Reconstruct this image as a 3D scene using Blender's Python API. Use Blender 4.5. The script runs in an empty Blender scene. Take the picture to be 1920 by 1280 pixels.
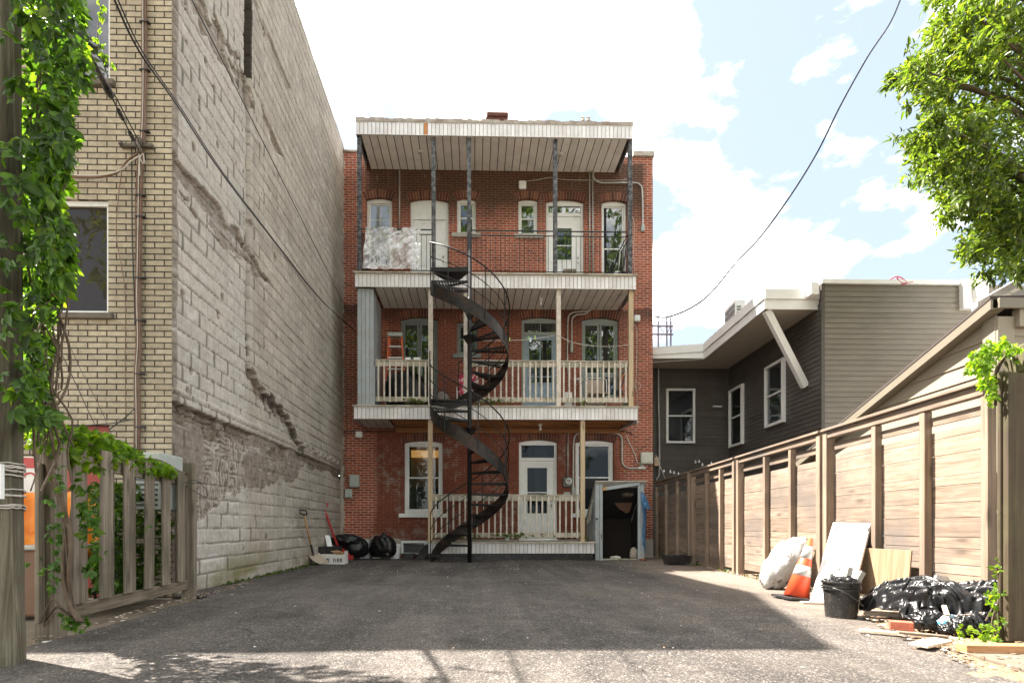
import bpy, bmesh, math, random
import numpy as np
from mathutils import Vector, Matrix
random.seed(7)
SC = bpy.context.scene
COL = SC.collection
R = math.radians

# ---------------------------------------------------------------- camera
F = 1000.0          # focal length in photo pixels (photo 1920 wide)
HC = 0.83           # camera height
CX, HV = 910.0, 988.0
AL = R(1.27)
cd = bpy.data.cameras.new("camera"); cam = bpy.data.objects.new("camera", cd); COL.objects.link(cam)
cd.sensor_width = 36.0; cd.sensor_fit = 'HORIZONTAL'; cd.lens = 36.0 * F / 1920.0
cd.shift_x = (960 - CX) / 1920.0
cd.shift_y = (HV - 640) / 1920.0
cd.clip_start = 0.05; cd.clip_end = 2000
cam.location = (0, 0, HC); cam.rotation_euler = (R(90), 0, -AL)
SC.camera = cam

# ---------------------------------------------------------------- world and sun
SUN_DIR = Vector((0.63, -0.30, -1.0)).normalized()     # light travels this way
SUN_EL = math.asin(-SUN_DIR.z)
w = bpy.data.worlds.new("World"); SC.world = w; w.use_nodes = True
wn, wl = w.node_tree.nodes, w.node_tree.links
bg = wn['Background']; bg.inputs['Strength'].default_value = 0.11
sky = wn.new('ShaderNodeTexSky'); sky.sky_type = 'NISHITA'; sky.sun_disc = False
sky.sun_elevation = SUN_EL
sky.sun_rotation = math.atan2(-SUN_DIR.x, -SUN_DIR.y)
sky.air_density = 1.0; sky.dust_density = 3.0; sky.ozone_density = 1.0
tc = wn.new('ShaderNodeTexCoord')
mp = wn.new('ShaderNodeMapping'); mp.inputs['Scale'].default_value = (1, 1, 1.9); mp.inputs['Location'].default_value = (0.35, 0.1, 0.55)
wl.new(tc.outputs['Generated'], mp.inputs['Vector'])
cn = wn.new('ShaderNodeTexNoise'); cn.inputs['Scale'].default_value = 2.1; cn.inputs['Detail'].default_value = 9; cn.inputs['Roughness'].default_value = 0.52; cn.inputs['Distortion'].default_value = 0.15
wl.new(mp.outputs[0], cn.inputs['Vector'])
cr = wn.new('ShaderNodeValToRGB'); cr.color_ramp.elements[0].position = 0.49; cr.color_ramp.elements[1].position = 0.595
wl.new(cn.outputs['Fac'], cr.inputs[0])
hz = wn.new('ShaderNodeMixRGB'); hz.inputs[0].default_value = 0.80; hz.inputs[2].default_value = (1.30, 1.50, 1.70, 1)
mx = wn.new('ShaderNodeMixRGB'); mx.inputs[2].default_value = (12.5, 11.9, 11.0, 1)
wl.new(cr.outputs[0], mx.inputs[0]); wl.new(sky.outputs[0], hz.inputs[1]); wl.new(hz.outputs[0], mx.inputs[1]); wl.new(mx.outputs[0], bg.inputs['Color'])
sl = bpy.data.lights.new("sun", 'SUN'); sl.energy = 5.0; sl.angle = R(0.55); sl.color = (1.0, 0.92, 0.82)
so = bpy.data.objects.new("sun", sl); COL.objects.link(so); so.location = (-20, 10, 30)
so.rotation_euler = SUN_DIR.to_track_quat('-Z', 'Y').to_euler()
SC.view_settings.view_transform = 'Standard'; SC.view_settings.look = 'None'; SC.view_settings.gamma = 1
SC.view_settings.exposure = 2.4
SC.render.engine = 'CYCLES'
SC.cycles.use_denoising = True
SC.cycles.max_bounces = 7; SC.cycles.diffuse_bounces = 4; SC.cycles.glossy_bounces = 3; SC.cycles.transparent_max_bounces = 12
SC.cycles.caustics_reflective = False; SC.cycles.caustics_refractive = False
SC.cycles.sample_clamp_indirect = 6

# ---------------------------------------------------------------- photo pixel -> point in the place
ca, sa = math.cos(AL), math.sin(AL)
def onY(u, v, Y):
    t = (u - CX) / F; X = Y * (sa + t * ca) / (ca - t * sa); zc = X * sa + Y * ca
    return Vector((X, Y, HC + (HV - v) * zc / F))
def onX(u, v, X):
    t = (u - CX) / F; Y = X * (ca - t * sa) / (sa + t * ca); zc = X * sa + Y * ca
    return Vector((X, Y, HC + (HV - v) * zc / F))
def onZ(u, v, Z=0.0):
    s = (v - HV) / F; zc = (HC - Z) / s; xc = (u - CX) / F * zc
    return Vector((xc * ca + zc * sa, -xc * sa + zc * ca, Z))

# ---------------------------------------------------------------- mesh builder
class MB:
    def __init__(s): s.v = []; s.f = []
    def add(s, vs, fs):
        n = len(s.v); s.v += [tuple(p) for p in vs]; s.f += [tuple(i + n for i in f) for f in fs]; return s
    def box(s, x0, x1, y0, y1, z0, z1):
        if x0 > x1: x0, x1 = x1, x0
        if y0 > y1: y0, y1 = y1, y0
        if z0 > z1: z0, z1 = z1, z0
        return s.add([(x0,y0,z0),(x1,y0,z0),(x1,y1,z0),(x0,y1,z0),(x0,y0,z1),(x1,y0,z1),(x1,y1,z1),(x0,y1,z1)],
                     [(0,3,2,1),(4,5,6,7),(0,1,5,4),(1,2,6,5),(2,3,7,6),(3,0,4,7)])
    def obox(s, o, a, b, c):
        """box from corner o along vectors a, b, c"""
        o, a, b, c = Vector(o), Vector(a), Vector(b), Vector(c)
        if a.cross(b).dot(c) < 0: a, b = b, a
        P = [o, o+a, o+a+b, o+b, o+c, o+a+c, o+a+b+c, o+b+c]
        return s.add(P, [(0,3,2,1),(4,5,6,7),(0,1,5,4),(1,2,6,5),(2,3,7,6),(3,0,4,7)])
    def bar(s, p, q, w, d, up=(0, 0, 1)):
        """rectangular bar from p to q, width w (sideways) and depth d"""
        p, q = Vector(p), Vector(q); t = (q - p).normalized(); upv = Vector(up)
        if abs(t.dot(upv)) > 0.97: upv = Vector((0, 1, 0))
        sd = t.cross(upv).normalized(); n = sd.cross(t).normalized()
        return s.obox(p - sd*w/2 - n*d/2, q - p, sd*w, n*d)
    def tube(s, pts, r, n=8, cap=True):
        pts = [Vector(p) for p in pts]; m = len(pts); rs = r if isinstance(r, (list, tuple)) else [r]*m
        t0 = (pts[1]-pts[0]).normalized(); ref = Vector((0,0,1)) if abs(t0.z) < 0.9 else Vector((1,0,0))
        sd = t0.cross(ref).normalized(); vs = []
        for i, p in enumerate(pts):
            t = (pts[min(i+1,m-1)] - pts[max(i-1,0)]).normalized()
            sd = (sd - t*sd.dot(t)).normalized(); up = t.cross(sd)
            for k in range(n):
                a = 2*math.pi*k/n; vs.append(p + (sd*math.cos(a) + up*math.sin(a))*rs[i])
        fs = [(i*n+k, i*n+(k+1)%n, (i+1)*n+(k+1)%n, (i+1)*n+k) for i in range(m-1) for k in range(n)]
        if cap: fs += [tuple(range(n))[::-1], tuple((m-1)*n+k for k in range(n))]
        return s.add(vs, fs)
    def prism(s, poly, vec):
        """extrude polygon (list of 3D points) by vec"""
        poly = [Vector(p) for p in poly]; vec = Vector(vec); n = len(poly)
        nr = Vector((0,0,0))
        for i in range(n): nr += poly[i].cross(poly[(i+1)%n])
        if nr.dot(vec) > 0: poly = poly[::-1]
        vs = poly + [p+vec for p in poly]
        fs = [tuple(range(n)), tuple(range(n, 2*n))[::-1]] + [((i+1)%n, i, i+n, (i+1)%n+n) for i in range(n)]
        return s.add(vs, fs)
    def lathe(s, prof, c=(0,0,0), n=24, axis=None):
        """profile of (r, z) round a vertical axis at c"""
        c = Vector(c); vs = []; m = len(prof)
        for r, z in prof:
            for k in range(n):
                a = 2*math.pi*k/n; p = Vector((r*math.cos(a), r*math.sin(a), z))
                if axis is not None: p = axis @ p
                vs.append(c + p)
        fs = [(i*n+k, i*n+(k+1)%n, (i+1)*n+(k+1)%n, (i+1)*n+k) for i in range(m-1) for k in range(n)]
        fs += [tuple(range(n))[::-1], tuple((m-1)*n+k for k in range(n))]
        return s.add(vs, fs)
    def build(s, name, mat, parent=None, bevel=0, smooth=False, origin=None):
        me = bpy.data.meshes.new(name)
        off = Vector((0,0,0))
        if parent is not None: off = PW[parent.name]
        elif origin is not None: off = Vector(origin)
        elif s.v:
            a = np.array(s.v); off = Vector(((a[:,0].min()+a[:,0].max())/2, (a[:,1].min()+a[:,1].max())/2, a[:,2].min()))
        me.from_pydata([(p[0]-off.x, p[1]-off.y, p[2]-off.z) for p in s.v], [], s.f)
        if smooth: me.polygons.foreach_set('use_smooth', [True]*len(me.polygons))
        me.update()
        o = bpy.data.objects.new(name, me); COL.objects.link(o)
        if mat: me.materials.append(mat)
        if parent is not None: o.parent = parent; PW[o.name] = off
        else: o.location = off; PW[o.name] = off
        if bevel:
            b = o.modifiers.new('b', 'BEVEL'); b.width = bevel; b.segments = 2; b.limit_method = 'ANGLE'; b.angle_limit = R(40)
        return o
PW = {}     # where each object's mesh origin stands in the world
def thing(name, label, cat, loc=(0,0,0), group=None):
    o = bpy.data.objects.new(name, None); COL.objects.link(o); o.location = loc; o.empty_display_size = .2
    PW[o.name] = Vector(loc); o['label'] = label; o['category'] = cat
    if group: o['group'] = group
    return o
def tag(o, label, cat, group=None):
    o['label'] = label; o['category'] = cat
    if group: o['group'] = group
    return o
def struct(o, label=None):
    o['kind'] = 'structure'
    if label: o['label'] = label
    return o
def copy_tree(o, parent=None):
    c = o.copy(); COL.objects.link(c); c.parent = parent; PW[c.name] = PW.get(o.name, Vector())
    for ch in [x for x in SC.objects if x.parent == o]: copy_tree(ch, c)
    return c
def catenary(p, q, sag, n=24):
    p, q = Vector(p), Vector(q)
    return [p.lerp(q, i/n) - Vector((0,0,1))*sag*4*(i/n)*(1-i/n) for i in range(n+1)]
def spline(pts, n=6):
    P = [Vector(p) for p in pts]; P = [P[0]*2-P[1]] + P + [P[-1]*2-P[-2]]; out = []
    for i in range(1, len(P)-2):
        for k in range(n):
            t = k/n; a, b, c, d = P[i-1], P[i], P[i+1], P[i+2]
            out.append(0.5*((2*b)+(c-a)*t+(2*a-5*b+4*c-d)*t*t+(3*b-a-3*c+d)*t**3))
    out.append(P[-2]); return out

# ---------------------------------------------------------------- noise for geometry
class VN:
    def __init__(s, seed, n=128): s.g = np.random.RandomState(seed).rand(n, n); s.n = n
    def __call__(s, x, y, oct=4, rough=0.5):
        x = np.asarray(x, float); y = np.asarray(y, float); tot = 0; amp = 1; sm = 0
        for k in range(oct):
            xi = np.floor(x).astype(int); yi = np.floor(y).astype(int); fx = x-xi; fy = y-yi
            fx = fx*fx*(3-2*fx); fy = fy*fy*(3-2*fy); n = s.n
            a = s.g[xi%n, yi%n]; b = s.g[(xi+1)%n, yi%n]; c = s.g[xi%n, (yi+1)%n]; d = s.g[(xi+1)%n, (yi+1)%n]
            tot = tot + amp*((a*(1-fx)+b*fx)*(1-fy)+(c*(1-fx)+d*fx)*fy); sm += amp; amp *= rough
            x = x*2.03+17.3; y = y*2.03+9.1
        return tot/sm

# ---------------------------------------------------------------- materials
class NT:
    def __init__(s, name):
        s.m = bpy.data.materials.new(name); s.m.use_nodes = True; s.n = s.m.node_tree.nodes; s.l = s.m.node_tree.links
        s.p = s.n['Principled BSDF']; s.out = s.n['Material Output']
    def new(s, t, **kw):
        nd = s.n.new(t)
        for k, v in kw.items():
            if k in nd.inputs: nd.inputs[k].default_value = v
            else: setattr(nd, k, v)
        return nd
    def link(s, a, b): s.l.new(a, b)
    def math(s, op, a, b=None, clamp=False):
        nd = s.n.new('ShaderNodeMath'); nd.operation = op; nd.use_clamp = clamp
        for i, x in enumerate((a, b)):
            if x is None: continue
            if isinstance(x, (int, float)): nd.inputs[i].default_value = x
            else: s.l.new(x, nd.inputs[i])
        return nd.outputs[0]
    def coords(s, plane='xyz', scale=(1,1,1), island=0.0):
        """object coordinates; plane 'xz' puts X,Z into the texture's x,y"""
        tcn = s.n.new('ShaderNodeTexCoord'); v = tcn.outputs['Object']
        if plane != 'xyz':
            sp = s.n.new('ShaderNodeSeparateXYZ'); s.l.new(v, sp.inputs[0]); cb = s.n.new('ShaderNodeCombineXYZ')
            for i, ch in enumerate(plane): s.l.new(sp.outputs['xyz'.index(ch)], cb.inputs[i])
            v = cb.outputs[0]
        mpn = s.n.new('ShaderNodeMapping'); mpn.inputs['Scale'].default_value = scale; s.l.new(v, mpn.inputs['Vector']); v = mpn.outputs[0]
        if island:
            g = s.n.new('ShaderNodeNewGeometry'); m = s.math('MULTIPLY', g.outputs['Random Per Island'], island)
            va = s.n.new('ShaderNodeVectorMath'); va.operation = 'ADD'; s.l.new(v, va.inputs[0]); s.l.new(m, va.inputs[1]); v = va.outputs[0]
        return v
    def noise(s, v, scale, detail=4, rough=0.55, dist=0.0):
        nd = s.new('ShaderNodeTexNoise', Scale=scale, Detail=detail, Roughness=rough, Distortion=dist); s.l.new(v, nd.inputs['Vector']); return nd.outputs['Fac']
    def ramp(s, fac, stops):
        nd = s.n.new('ShaderNodeValToRGB'); e = nd.color_ramp.elements
        while len(e) < len(stops): e.new(0.5)
        for i, (p, c) in enumerate(stops):
            e[i].position = p; e[i].color = (c, c, c, 1) if isinstance(c, (int, float)) else (*c, 1)
        s.l.new(fac, nd.inputs[0]); return nd.outputs[0]
    def mix(s, fac, a, b, mode='MIX'):
        nd = s.n.new('ShaderNodeMixRGB'); nd.blend_type = mode
        for i, x in enumerate((fac, a, b)):
            if isinstance(x, (int, float)): nd.inputs[i].default_value = x if i == 0 else (x, x, x, 1)
            elif isinstance(x, tuple): nd.inputs[i].default_value = (*x, 1)
            else: s.l.new(x, nd.inputs[i])
        return nd.outputs[0]
    def bump(s, h, strength=0.3, dist=0.01, prev=None):
        nd = s.new('ShaderNodeBump', Strength=strength, Distance=dist); s.l.new(h, nd.inputs['Height'])
        if prev is not None: s.l.new(prev, nd.inputs['Normal'])
        s.l.new(nd.outputs[0], s.p.inputs['Normal']); return nd.outputs[0]
    def done(s, col=None, rough=0.7, metal=0.0, spec=0.5):
        if col is not None:
            if isinstance(col, tuple): s.p.inputs['Base Color'].default_value = (*col, 1)
            else: s.l.new(col, s.p.inputs['Base Color'])
        if isinstance(rough, (int, float)): s.p.inputs['Roughness'].default_value = rough
        else: s.l.new(rough, s.p.inputs['Roughness'])
        s.p.inputs['Metallic'].default_value = metal; s.p.inputs['Specular IOR Level'].default_value = spec
        return s.m
def mul(c, k): return tuple(min(1, x*k) for x in c)
def pmat(name, c, var=0.15, scale=6, rough=0.65, bump=0.15, bscale=40, metal=0.0, stretch=(1,1,1), isl=0.0, dirt=None, dirt_amt=0.5, dirt_scale=2.0, spec=0.5, bdist=0.005):
    t = NT(name); v = t.coords('xyz', stretch, 37.0 if isl else 0)
    n = t.noise(v, scale, 5)
    col = t.ramp(n, [(0.25, mul(c, 1-var)), (0.75, mul(c, 1+var))])
    if isl:
        g = t.n.new('ShaderNodeNewGeometry'); k = t.ramp(g.outputs['Random Per Island'], [(0, 1-isl), (1, 1+isl*0.6)]); col = t.mix(1.0, col, k, 'MULTIPLY')
    if dirt:
        d = t.noise(t.coords(), dirt_scale, 8, 0.7); dr = t.ramp(d, [(0.5-0.1*dirt_amt, 0.0), (0.72, 1.0)]); dm = t.math('MULTIPLY', dr, dirt_amt)
        col = t.mix(dm, col, dirt)
    if bump: t.bump(t.noise(v, bscale, 6, 0.6), bump, bdist)
    return t.done(col, rough, metal, spec)
def wood(name, c1, c2, axis='z', knots=True, rough=0.75, isl=0.25, stain=None, stain_amt=0.0, gscale=1.0):
    """grain runs along axis"""
    st = {'x': (1.6, 42, 42), 'y': (42, 1.6, 42), 'z': (42, 42, 1.6)}[axis]
    t = NT(name); v = t.coords('xyz', tuple(a*gscale for a in st), 43.0)
    n = t.noise(v, 1.0, 6, 0.6, 0.6)
    n2 = t.noise(t.coords('xyz', tuple(a*0.28 for a in st), 19.0), 1.0, 4, 0.6, 1.5)
    nm = t.mix(0.45, n, n2)
    col = t.ramp(nm, [(0.28, mul(c1, .75)), (0.42, c1), (0.64, c2)])
    if knots:
        kv = t.coords('xyz', {'x': (1.6, 5, 5), 'y': (5, 1.6, 5), 'z': (5, 5, 1.6)}[axis], 11.0)
        vo = t.new('ShaderNodeTexVoronoi', Scale=1.0); t.link(kv, vo.inputs['Vector'])
        k = t.ramp(vo.outputs['Distance'], [(0.07, 1.0), (0.12, 0.5), (0.22, 0.0)]); col = t.mix(t.math('MULTIPLY', k, 0.75), col, mul(c1, .35))
    g = t.n.new('ShaderNodeNewGeometry'); k = t.ramp(g.outputs['Random Per Island'], [(0, 1-isl), (.5, 1.0), (1, 1+isl*0.6)]); col = t.mix(1.0, col, k, 'MULTIPLY')
    if stain:
        d = t.ramp(t.noise(t.coords(), 1.1, 7, 0.65), [(0.46, 0.0), (0.66, 1.0)]); col = t.mix(t.math('MULTIPLY', d, stain_amt), col, stain)
    t.bump(nm, 0.35, 0.006)
    return t.done(col, rough)
def leafmat(name, c, trans=0.5, var=0.3):
    t = NT(name); g = t.n.new('ShaderNodeNewGeometry')
    col = t.ramp(g.outputs['Random Per Island'], [(0.0, mul(c, 1-var)), (0.5, c), (0.85, mul((c[0]*1.25, c[1]*1.15, c[2]), 1+var*.5)), (1.0, (c[0]*2.1, c[1]*1.45, c[2]*1.1))])
    t.done(col, 0.42, spec=0.4)
    tr = t.n.new('ShaderNodeBsdfTranslucent'); c2 = t.mix(1.0, col, (1.9, 2.0, 0.6), 'MULTIPLY'); t.link(c2, tr.inputs['Color'])
    ms = t.n.new('ShaderNodeMixShader'); ms.inputs[0].default_value = trans; t.link(t.p.outputs[0], ms.inputs[1]); t.link(tr.outputs[0], ms.inputs[2]); t.link(ms.outputs[0], t.out.inputs['Surface'])
    return t.m
def glassmat(name, see=0.35, tint=(0.02,0.025,0.03), ior=1.9):
    """window pane: part see-through, part dark, with a clear reflection"""
    t = NT(name); fr = t.new('ShaderNodeFresnel', IOR=ior)
    gl = t.n.new('ShaderNodeBsdfGlossy'); gl.inputs['Roughness'].default_value = 0.015; gl.inputs['Color'].default_value = (.95,.97,1,1)
    v = t.coords(); nb = t.new('ShaderNodeBump', Strength=0.06, Distance=0.02); t.link(t.noise(v, 2.2, 2), nb.inputs['Height']); t.link(nb.outputs[0], gl.inputs['Normal'])
    tp = t.n.new('ShaderNodeBsdfTransparent'); tp.inputs['Color'].default_value = (.85,.9,.88,1)
    df = t.n.new('ShaderNodeBsdfDiffuse'); df.inputs['Color'].default_value = (*tint, 1)
    m1 = t.n.new('ShaderNodeMixShader'); m1.inputs[0].default_value = see; t.link(df.outputs[0], m1.inputs[1]); t.link(tp.outputs[0], m1.inputs[2])
    m2 = t.n.new('ShaderNodeMixShader'); t.link(t.math('MINIMUM', t.math('MULTIPLY', fr.outputs[0], 1.6), 1.0), m2.inputs[0]); t.link(m1.outputs[0], m2.inputs[1]); t.link(gl.outputs[0], m2.inputs[2]); t.link(m2.outputs[0], t.out.inputs['Surface'])
    return t.m

def brickmat(name, plane, c1, c2, mortar, bw, bh, mw, stains=(), rough=0.8, bias=0.0, bumpd=0.008, noise_mortar=0.0, paint=None):
    t = NT(name); v = t.coords(plane)
    wob = t.new('ShaderNodeTexNoise', Scale=9.0, Detail=2.0); t.link(v, wob.inputs['Vector'])
    va = t.n.new('ShaderNodeVectorMath'); va.operation = 'MULTIPLY_ADD'; t.link(wob.outputs['Color'], va.inputs[0]); va.inputs[1].default_value = (0.006,)*3; t.link(v, va.inputs[2])
    b = t.n.new('ShaderNodeTexBrick'); b.inputs['Scale'].default_value = 1.0
    b.inputs['Brick Width'].default_value = bw; b.inputs['Row Height'].default_value = bh; b.inputs['Mortar Size'].default_value = mw; b.inputs['Mortar Smooth'].default_value = 0.25; b.inputs['Bias'].default_value = bias
    b.inputs['Color1'].default_value = (*c1, 1); b.inputs['Color2'].default_value = (*c2, 1); b.inputs['Mortar'].default_value = (*mortar, 1)
    t.link(va.outputs[0], b.inputs['Vector'])
    n = t.noise(v, 14, 6, 0.65); col = t.mix(1.0, b.outputs['Color'], t.ramp(n, [(0.25, 0.72), (0.75, 1.22)]), 'MULTIPLY')
    n3 = t.noise(v, 0.9, 6, 0.6); col = t.mix(1.0, col, t.ramp(n3, [(0.3, 0.72), (0.7, 1.2)]), 'MULTIPLY')
    for (c, sc, lo, hi, amt) in stains:
        d = t.ramp(t.noise(v, sc, 9, 0.72), [(lo, 0.0), (hi, 1.0)]); col = t.mix(t.math('MULTIPLY', d, amt), col, c)
    h = t.math('SUBTRACT', 1.0, b.outputs['Fac']); h2 = t.math('ADD', h, t.math('MULTIPLY', t.noise(v, 45, 5), 0.35))
    t.bump(h2, 0.55, bumpd)
    t.V = v; t.C = col; t.n_b = b
    t.done(col, rough, spec=0.3); return t
# ---------------------------------------------------------------- shared materials
M = {}
M['white_metal'] = pmat('white_metal', (.74,.74,.75), .06, 5, .45, .05, 30, dirt=(.30,.25,.19), dirt_amt=.35, dirt_scale=3)
M['fascia'] = pmat('fascia_white', (.78,.77,.79), .07, 5, .5, .05, 30, isl=.12, dirt=(.30,.20,.12), dirt_amt=.35, dirt_scale=2.2, stretch=(3,3,.6))
M['fascia_rust'] = pmat('fascia_rust', (.50,.20,.06), .3, 9, .7, .1, 30)
M['soffit'] = pmat('soffit_grey', (.76,.74,.71), .06, 4, .6, .05, 30, isl=.08, dirt=(.2,.18,.15), dirt_amt=.25)
M['soffit_white'] = pmat('soffit_white', (.55,.53,.50), .05, 4, .5, .04, 30, isl=.06)
M['white_paint'] = pmat('white_paint', (.78,.80,.80), .05, 8, .45, .1, 60, dirt=(.35,.31,.26), dirt_amt=.22, dirt_scale=5)
M['grey_paint'] = pmat('grey_green_paint', (.17,.20,.20), .12, 8, .55, .15, 60, dirt=(.3,.3,.28), dirt_amt=.3, dirt_scale=6)
M['sage_paint'] = pmat('sage_paint', (.25,.30,.29), .12, 8, .55, .15, 60, dirt=(.4,.4,.38), dirt_amt=.3, dirt_scale=6)
M['blue_paint'] = pmat('blue_grey_paint', (.24,.33,.42), .15, 9, .55, .2, 60, dirt=(.42,.40,.36), dirt_amt=.3, dirt_scale=5)
M['pale_blue_wood'] = pmat('pale_blue_boards', (.37,.42,.45), .14, 7, .65, .3, 40, stretch=(9,9,.9), isl=.12, dirt=(.30,.26,.21), dirt_amt=.6, dirt_scale=4)
M['cream_wood'] = pmat('cream_painted_wood', (.66,.60,.53), .12, 6, .65, .25, 40, stretch=(7,7,1), isl=.12, dirt=(.24,.20,.14), dirt_amt=.65, dirt_scale=6)
M['mossy_wood'] = pmat('mossy_cream_wood', (.58,.52,.45), .15, 6, .75, .3, 40, stretch=(2,7,7), isl=.05, dirt=(.10,.13,.04), dirt_amt=.95, dirt_scale=2.6)
M['new_post'] = wood('pale_lumber', (.50,.38,.24), (.66,.53,.36), 'z')
M['black_iron'] = pmat('black_iron', (.010,.011,.012), .3, 12, .5, .1, 50, dirt=(.05,.03,.02), dirt_amt=.3, dirt_scale=7, spec=.3)
M['black_peel'] = pmat('peeling_black_post', (.018,.02,.025), .3, 12, .6, .35, 40, dirt=(.45,.45,.45), dirt_amt=.55, dirt_scale=9, stretch=(4,4,1))
M['green_stringer'] = pmat('dark_green_stringer', (.008,.010,.010), .3, 5, .45, .1, 30, dirt=(.085,.042,.022), dirt_amt=.7, dirt_scale=6, spec=.3)
M['conduit'] = pmat('galvanised_conduit', (.42,.41,.38), .15, 12, .4, .05, 50, metal=.35, dirt=(.2,.17,.12), dirt_amt=.4, dirt_scale=8)
M['box_grey'] = pmat('grey_box', (.36,.40,.38), .08, 10, .45, .05, 40, dirt=(.25,.22,.17), dirt_amt=.3, dirt_scale=9)
M['box_beige'] = pmat('beige_box', (.52,.52,.45), .06, 10, .45, .05, 40, dirt=(.3,.27,.2), dirt_amt=.3, dirt_scale=9)
M['cable_black'] = pmat('black_cable', (.022,.022,.024), .2, 10, .5, 0)
M['cable_brown'] = pmat('brown_cable', (.19,.11,.075), .25, 10, .6, 0, isl=.5)
M['cable_white'] = pmat('white_cable', (.5,.47,.42), .15, 10, .6, 0)
M['plank_weather'] = wood('weathered_grey_plank', (.14,.115,.085), (.34,.29,.225), 'z', stain=(.045,.042,.022), stain_amt=.6)
M['plank_weather_y'] = wood('weathered_grey_rail', (.13,.105,.075), (.30,.255,.19), 'y', stain=(.07,.05,.025), stain_amt=.5)
M['cedar_y'] = wood('cedar_board', (.185,.132,.095), (.31,.235,.178), 'y', isl=.30, stain=(.115,.10,.09), stain_amt=.85)
M['cedar_z'] = wood('cedar_upright', (.21,.150,.108), (.33,.25,.185), 'z', isl=.15, stain=(.08,.065,.052), stain_amt=.5)
M['old_post'] = wood('old_cedar_post', (.045,.031,.016), (.095,.07,.038), 'z', isl=.25, stain=(.11,.12,.04), stain_amt=.5)
M['joist'] = wood('exposed_joist', (.30,.13,.05), (.55,.28,.12), 'x', isl=.2)
M['plywood'] = wood('plywood_sheet', (.20,.13,.075), (.30,.205,.125), 'z', isl=.05, gscale=.35, knots=False)
M['stone'] = pmat('stone_sill', (.42,.40,.36), .15, 9, .8, .4, 50, dirt=(.16,.14,.11), dirt_amt=.5, dirt_scale=6)
M['dark_sill'] = pmat('dark_stone_sill', (.13,.11,.09), .25, 9, .85, .5, 40)
M['concrete'] = pmat('concrete', (.40,.37,.32), .15, 5, .85, .4, 50, dirt=(.18,.15,.11), dirt_amt=.5, dirt_scale=2.5)
M['roof_felt'] = pmat('roof_felt', (.045,.042,.04), .2, 8, .9, .3, 60)
M['coping'] = pmat('rusty_coping', (.40,.36,.31), .25, 7, .6, .3, 30, dirt=(.16,.085,.045), dirt_amt=.85, dirt_scale=3.2)
M['dark_room'] = pmat('dark_room', (.05,.045,.042), .2, 3, .9, 0)
M['curtain'] = pmat('curtain', (.45,.43,.40), .15, 3, .9, .3, 8, stretch=(14,1,.3))
M['tar'] = pmat('black_plastic', (.02,.02,.022), .2, 8, .35, .1, 40, dirt=(.16,.14,.12), dirt_amt=.3, dirt_scale=7)
M['bag_black'] = None
M['glass'] = glassmat('window_glass', .25, ior=1.75)
M['glass_low'] = glassmat('window_glass_low', .45, ior=1.28)
M['glass_clear'] = glassmat('window_glass_clear', .8, ior=1.22)
M['glass_blind'] = glassmat('window_glass_blind', .12, (.30,.33,.38))
t = NT('black_bag_plastic'); v = t.coords('xyz', (1,1,1)); 
n = t.noise(v, 4.5, 3, .55, 2.2); n2 = t.noise(t.coords('xyz', (3, 9, 14)), 1.0, 2, .5, 2.5)
h = t.math('ADD', t.math('ABSOLUTE', t.math('SUBTRACT', n, .5)), t.math('MULTIPLY', t.math('ABSOLUTE', t.math('SUBTRACT', n2, .5)), .8)); t.bump(h, .22, .03); M['bag_black'] = t.done((.006,.006,.007), .33, spec=.42)
t = NT('white_bag_plastic'); v = t.coords(); t.bump(t.noise(v, 8, 7, .65, 1.0), .7, .03)
marks = t.ramp(t.noise(t.coords('xyz', (1,1,1)), 11, 3, .5), [(.61, 0.0), (.63, 1.0)]); M['bag_white'] = t.done(t.mix(t.math('MULTIPLY', marks, .8), (.40,.40,.39), (.08,.03,.045)), .35)
t = NT('clear_plastic_sheet'); mp_ = t.new('ShaderNodeMapping'); mp_.vector_type = 'TEXTURE'; mp_.inputs['Rotation'].default_value = (0, R(-33), 0); mp_.inputs['Scale'].default_value = (.9, 1, .24); t.link(t.coords(), mp_.inputs[0]); v = mp_.outputs[0]; nb = t.noise(v, 1.6, 9, .68, .7); t.bump(nb, 1.0, .08); t.done((.80,.82,.85), .22, spec=.8)
tp = t.n.new('ShaderNodeBsdfTransparent'); msn = t.n.new('ShaderNodeMixShader'); rp = t.ramp(nb, [(.36, .30), (.50, .62), (.57, .97)]); t.link(rp, msn.inputs[0]); t.link(tp.outputs[0], msn.inputs[1]); t.link(t.p.outputs[0], msn.inputs[2]); t.link(msn.outputs[0], t.out.inputs['Surface']); M['clear_sheet'] = t.m
def flat(name, c, rough=.5, metal=0): return pmat(name, c, .08, 9, rough, .05, 40, metal=metal)
# ---------------------------------------------------------------- ground
YF, YP, YR = 14.6, 13.3, 13.42       # brick face, deck front edge, railing line
t = NT('soil'); v = t.coords(); col = t.ramp(t.noise(v, 2.5, 8, .65), [(.3, (.10,.075,.05)), (.7, (.22,.18,.13))]); t.bump(t.noise(v, 25, 6), .6, .03); m = t.done(col, .95)
g = MB(); g.add([(-400,-400,-.03),(400,-400,-.03),(400,400,-.03),(-400,400,-.03)], [(0,1,2,3)])
struct(g.build('ground', m, origin=(0,0,0)))
t = NT('asphalt'); v = t.coords()
vo = t.new('ShaderNodeTexVoronoi', Scale=95.0); t.link(v, vo.inputs['Vector'])
big = t.noise(v, .55, 6, .6); mid = t.noise(v, 5, 6, .7); fine = t.noise(v, 150, 3, .7)
col = t.ramp(vo.outputs['Color'], [(.1, (.026,.023,.022)), (.55, (.060,.054,.050)), (.85, (.135,.118,.105)), (.97, (.30,.265,.235))])
col = t.mix(1.0, col, t.ramp(big, [(.3, .72), (.7, 1.35)]), 'MULTIPLY')
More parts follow.
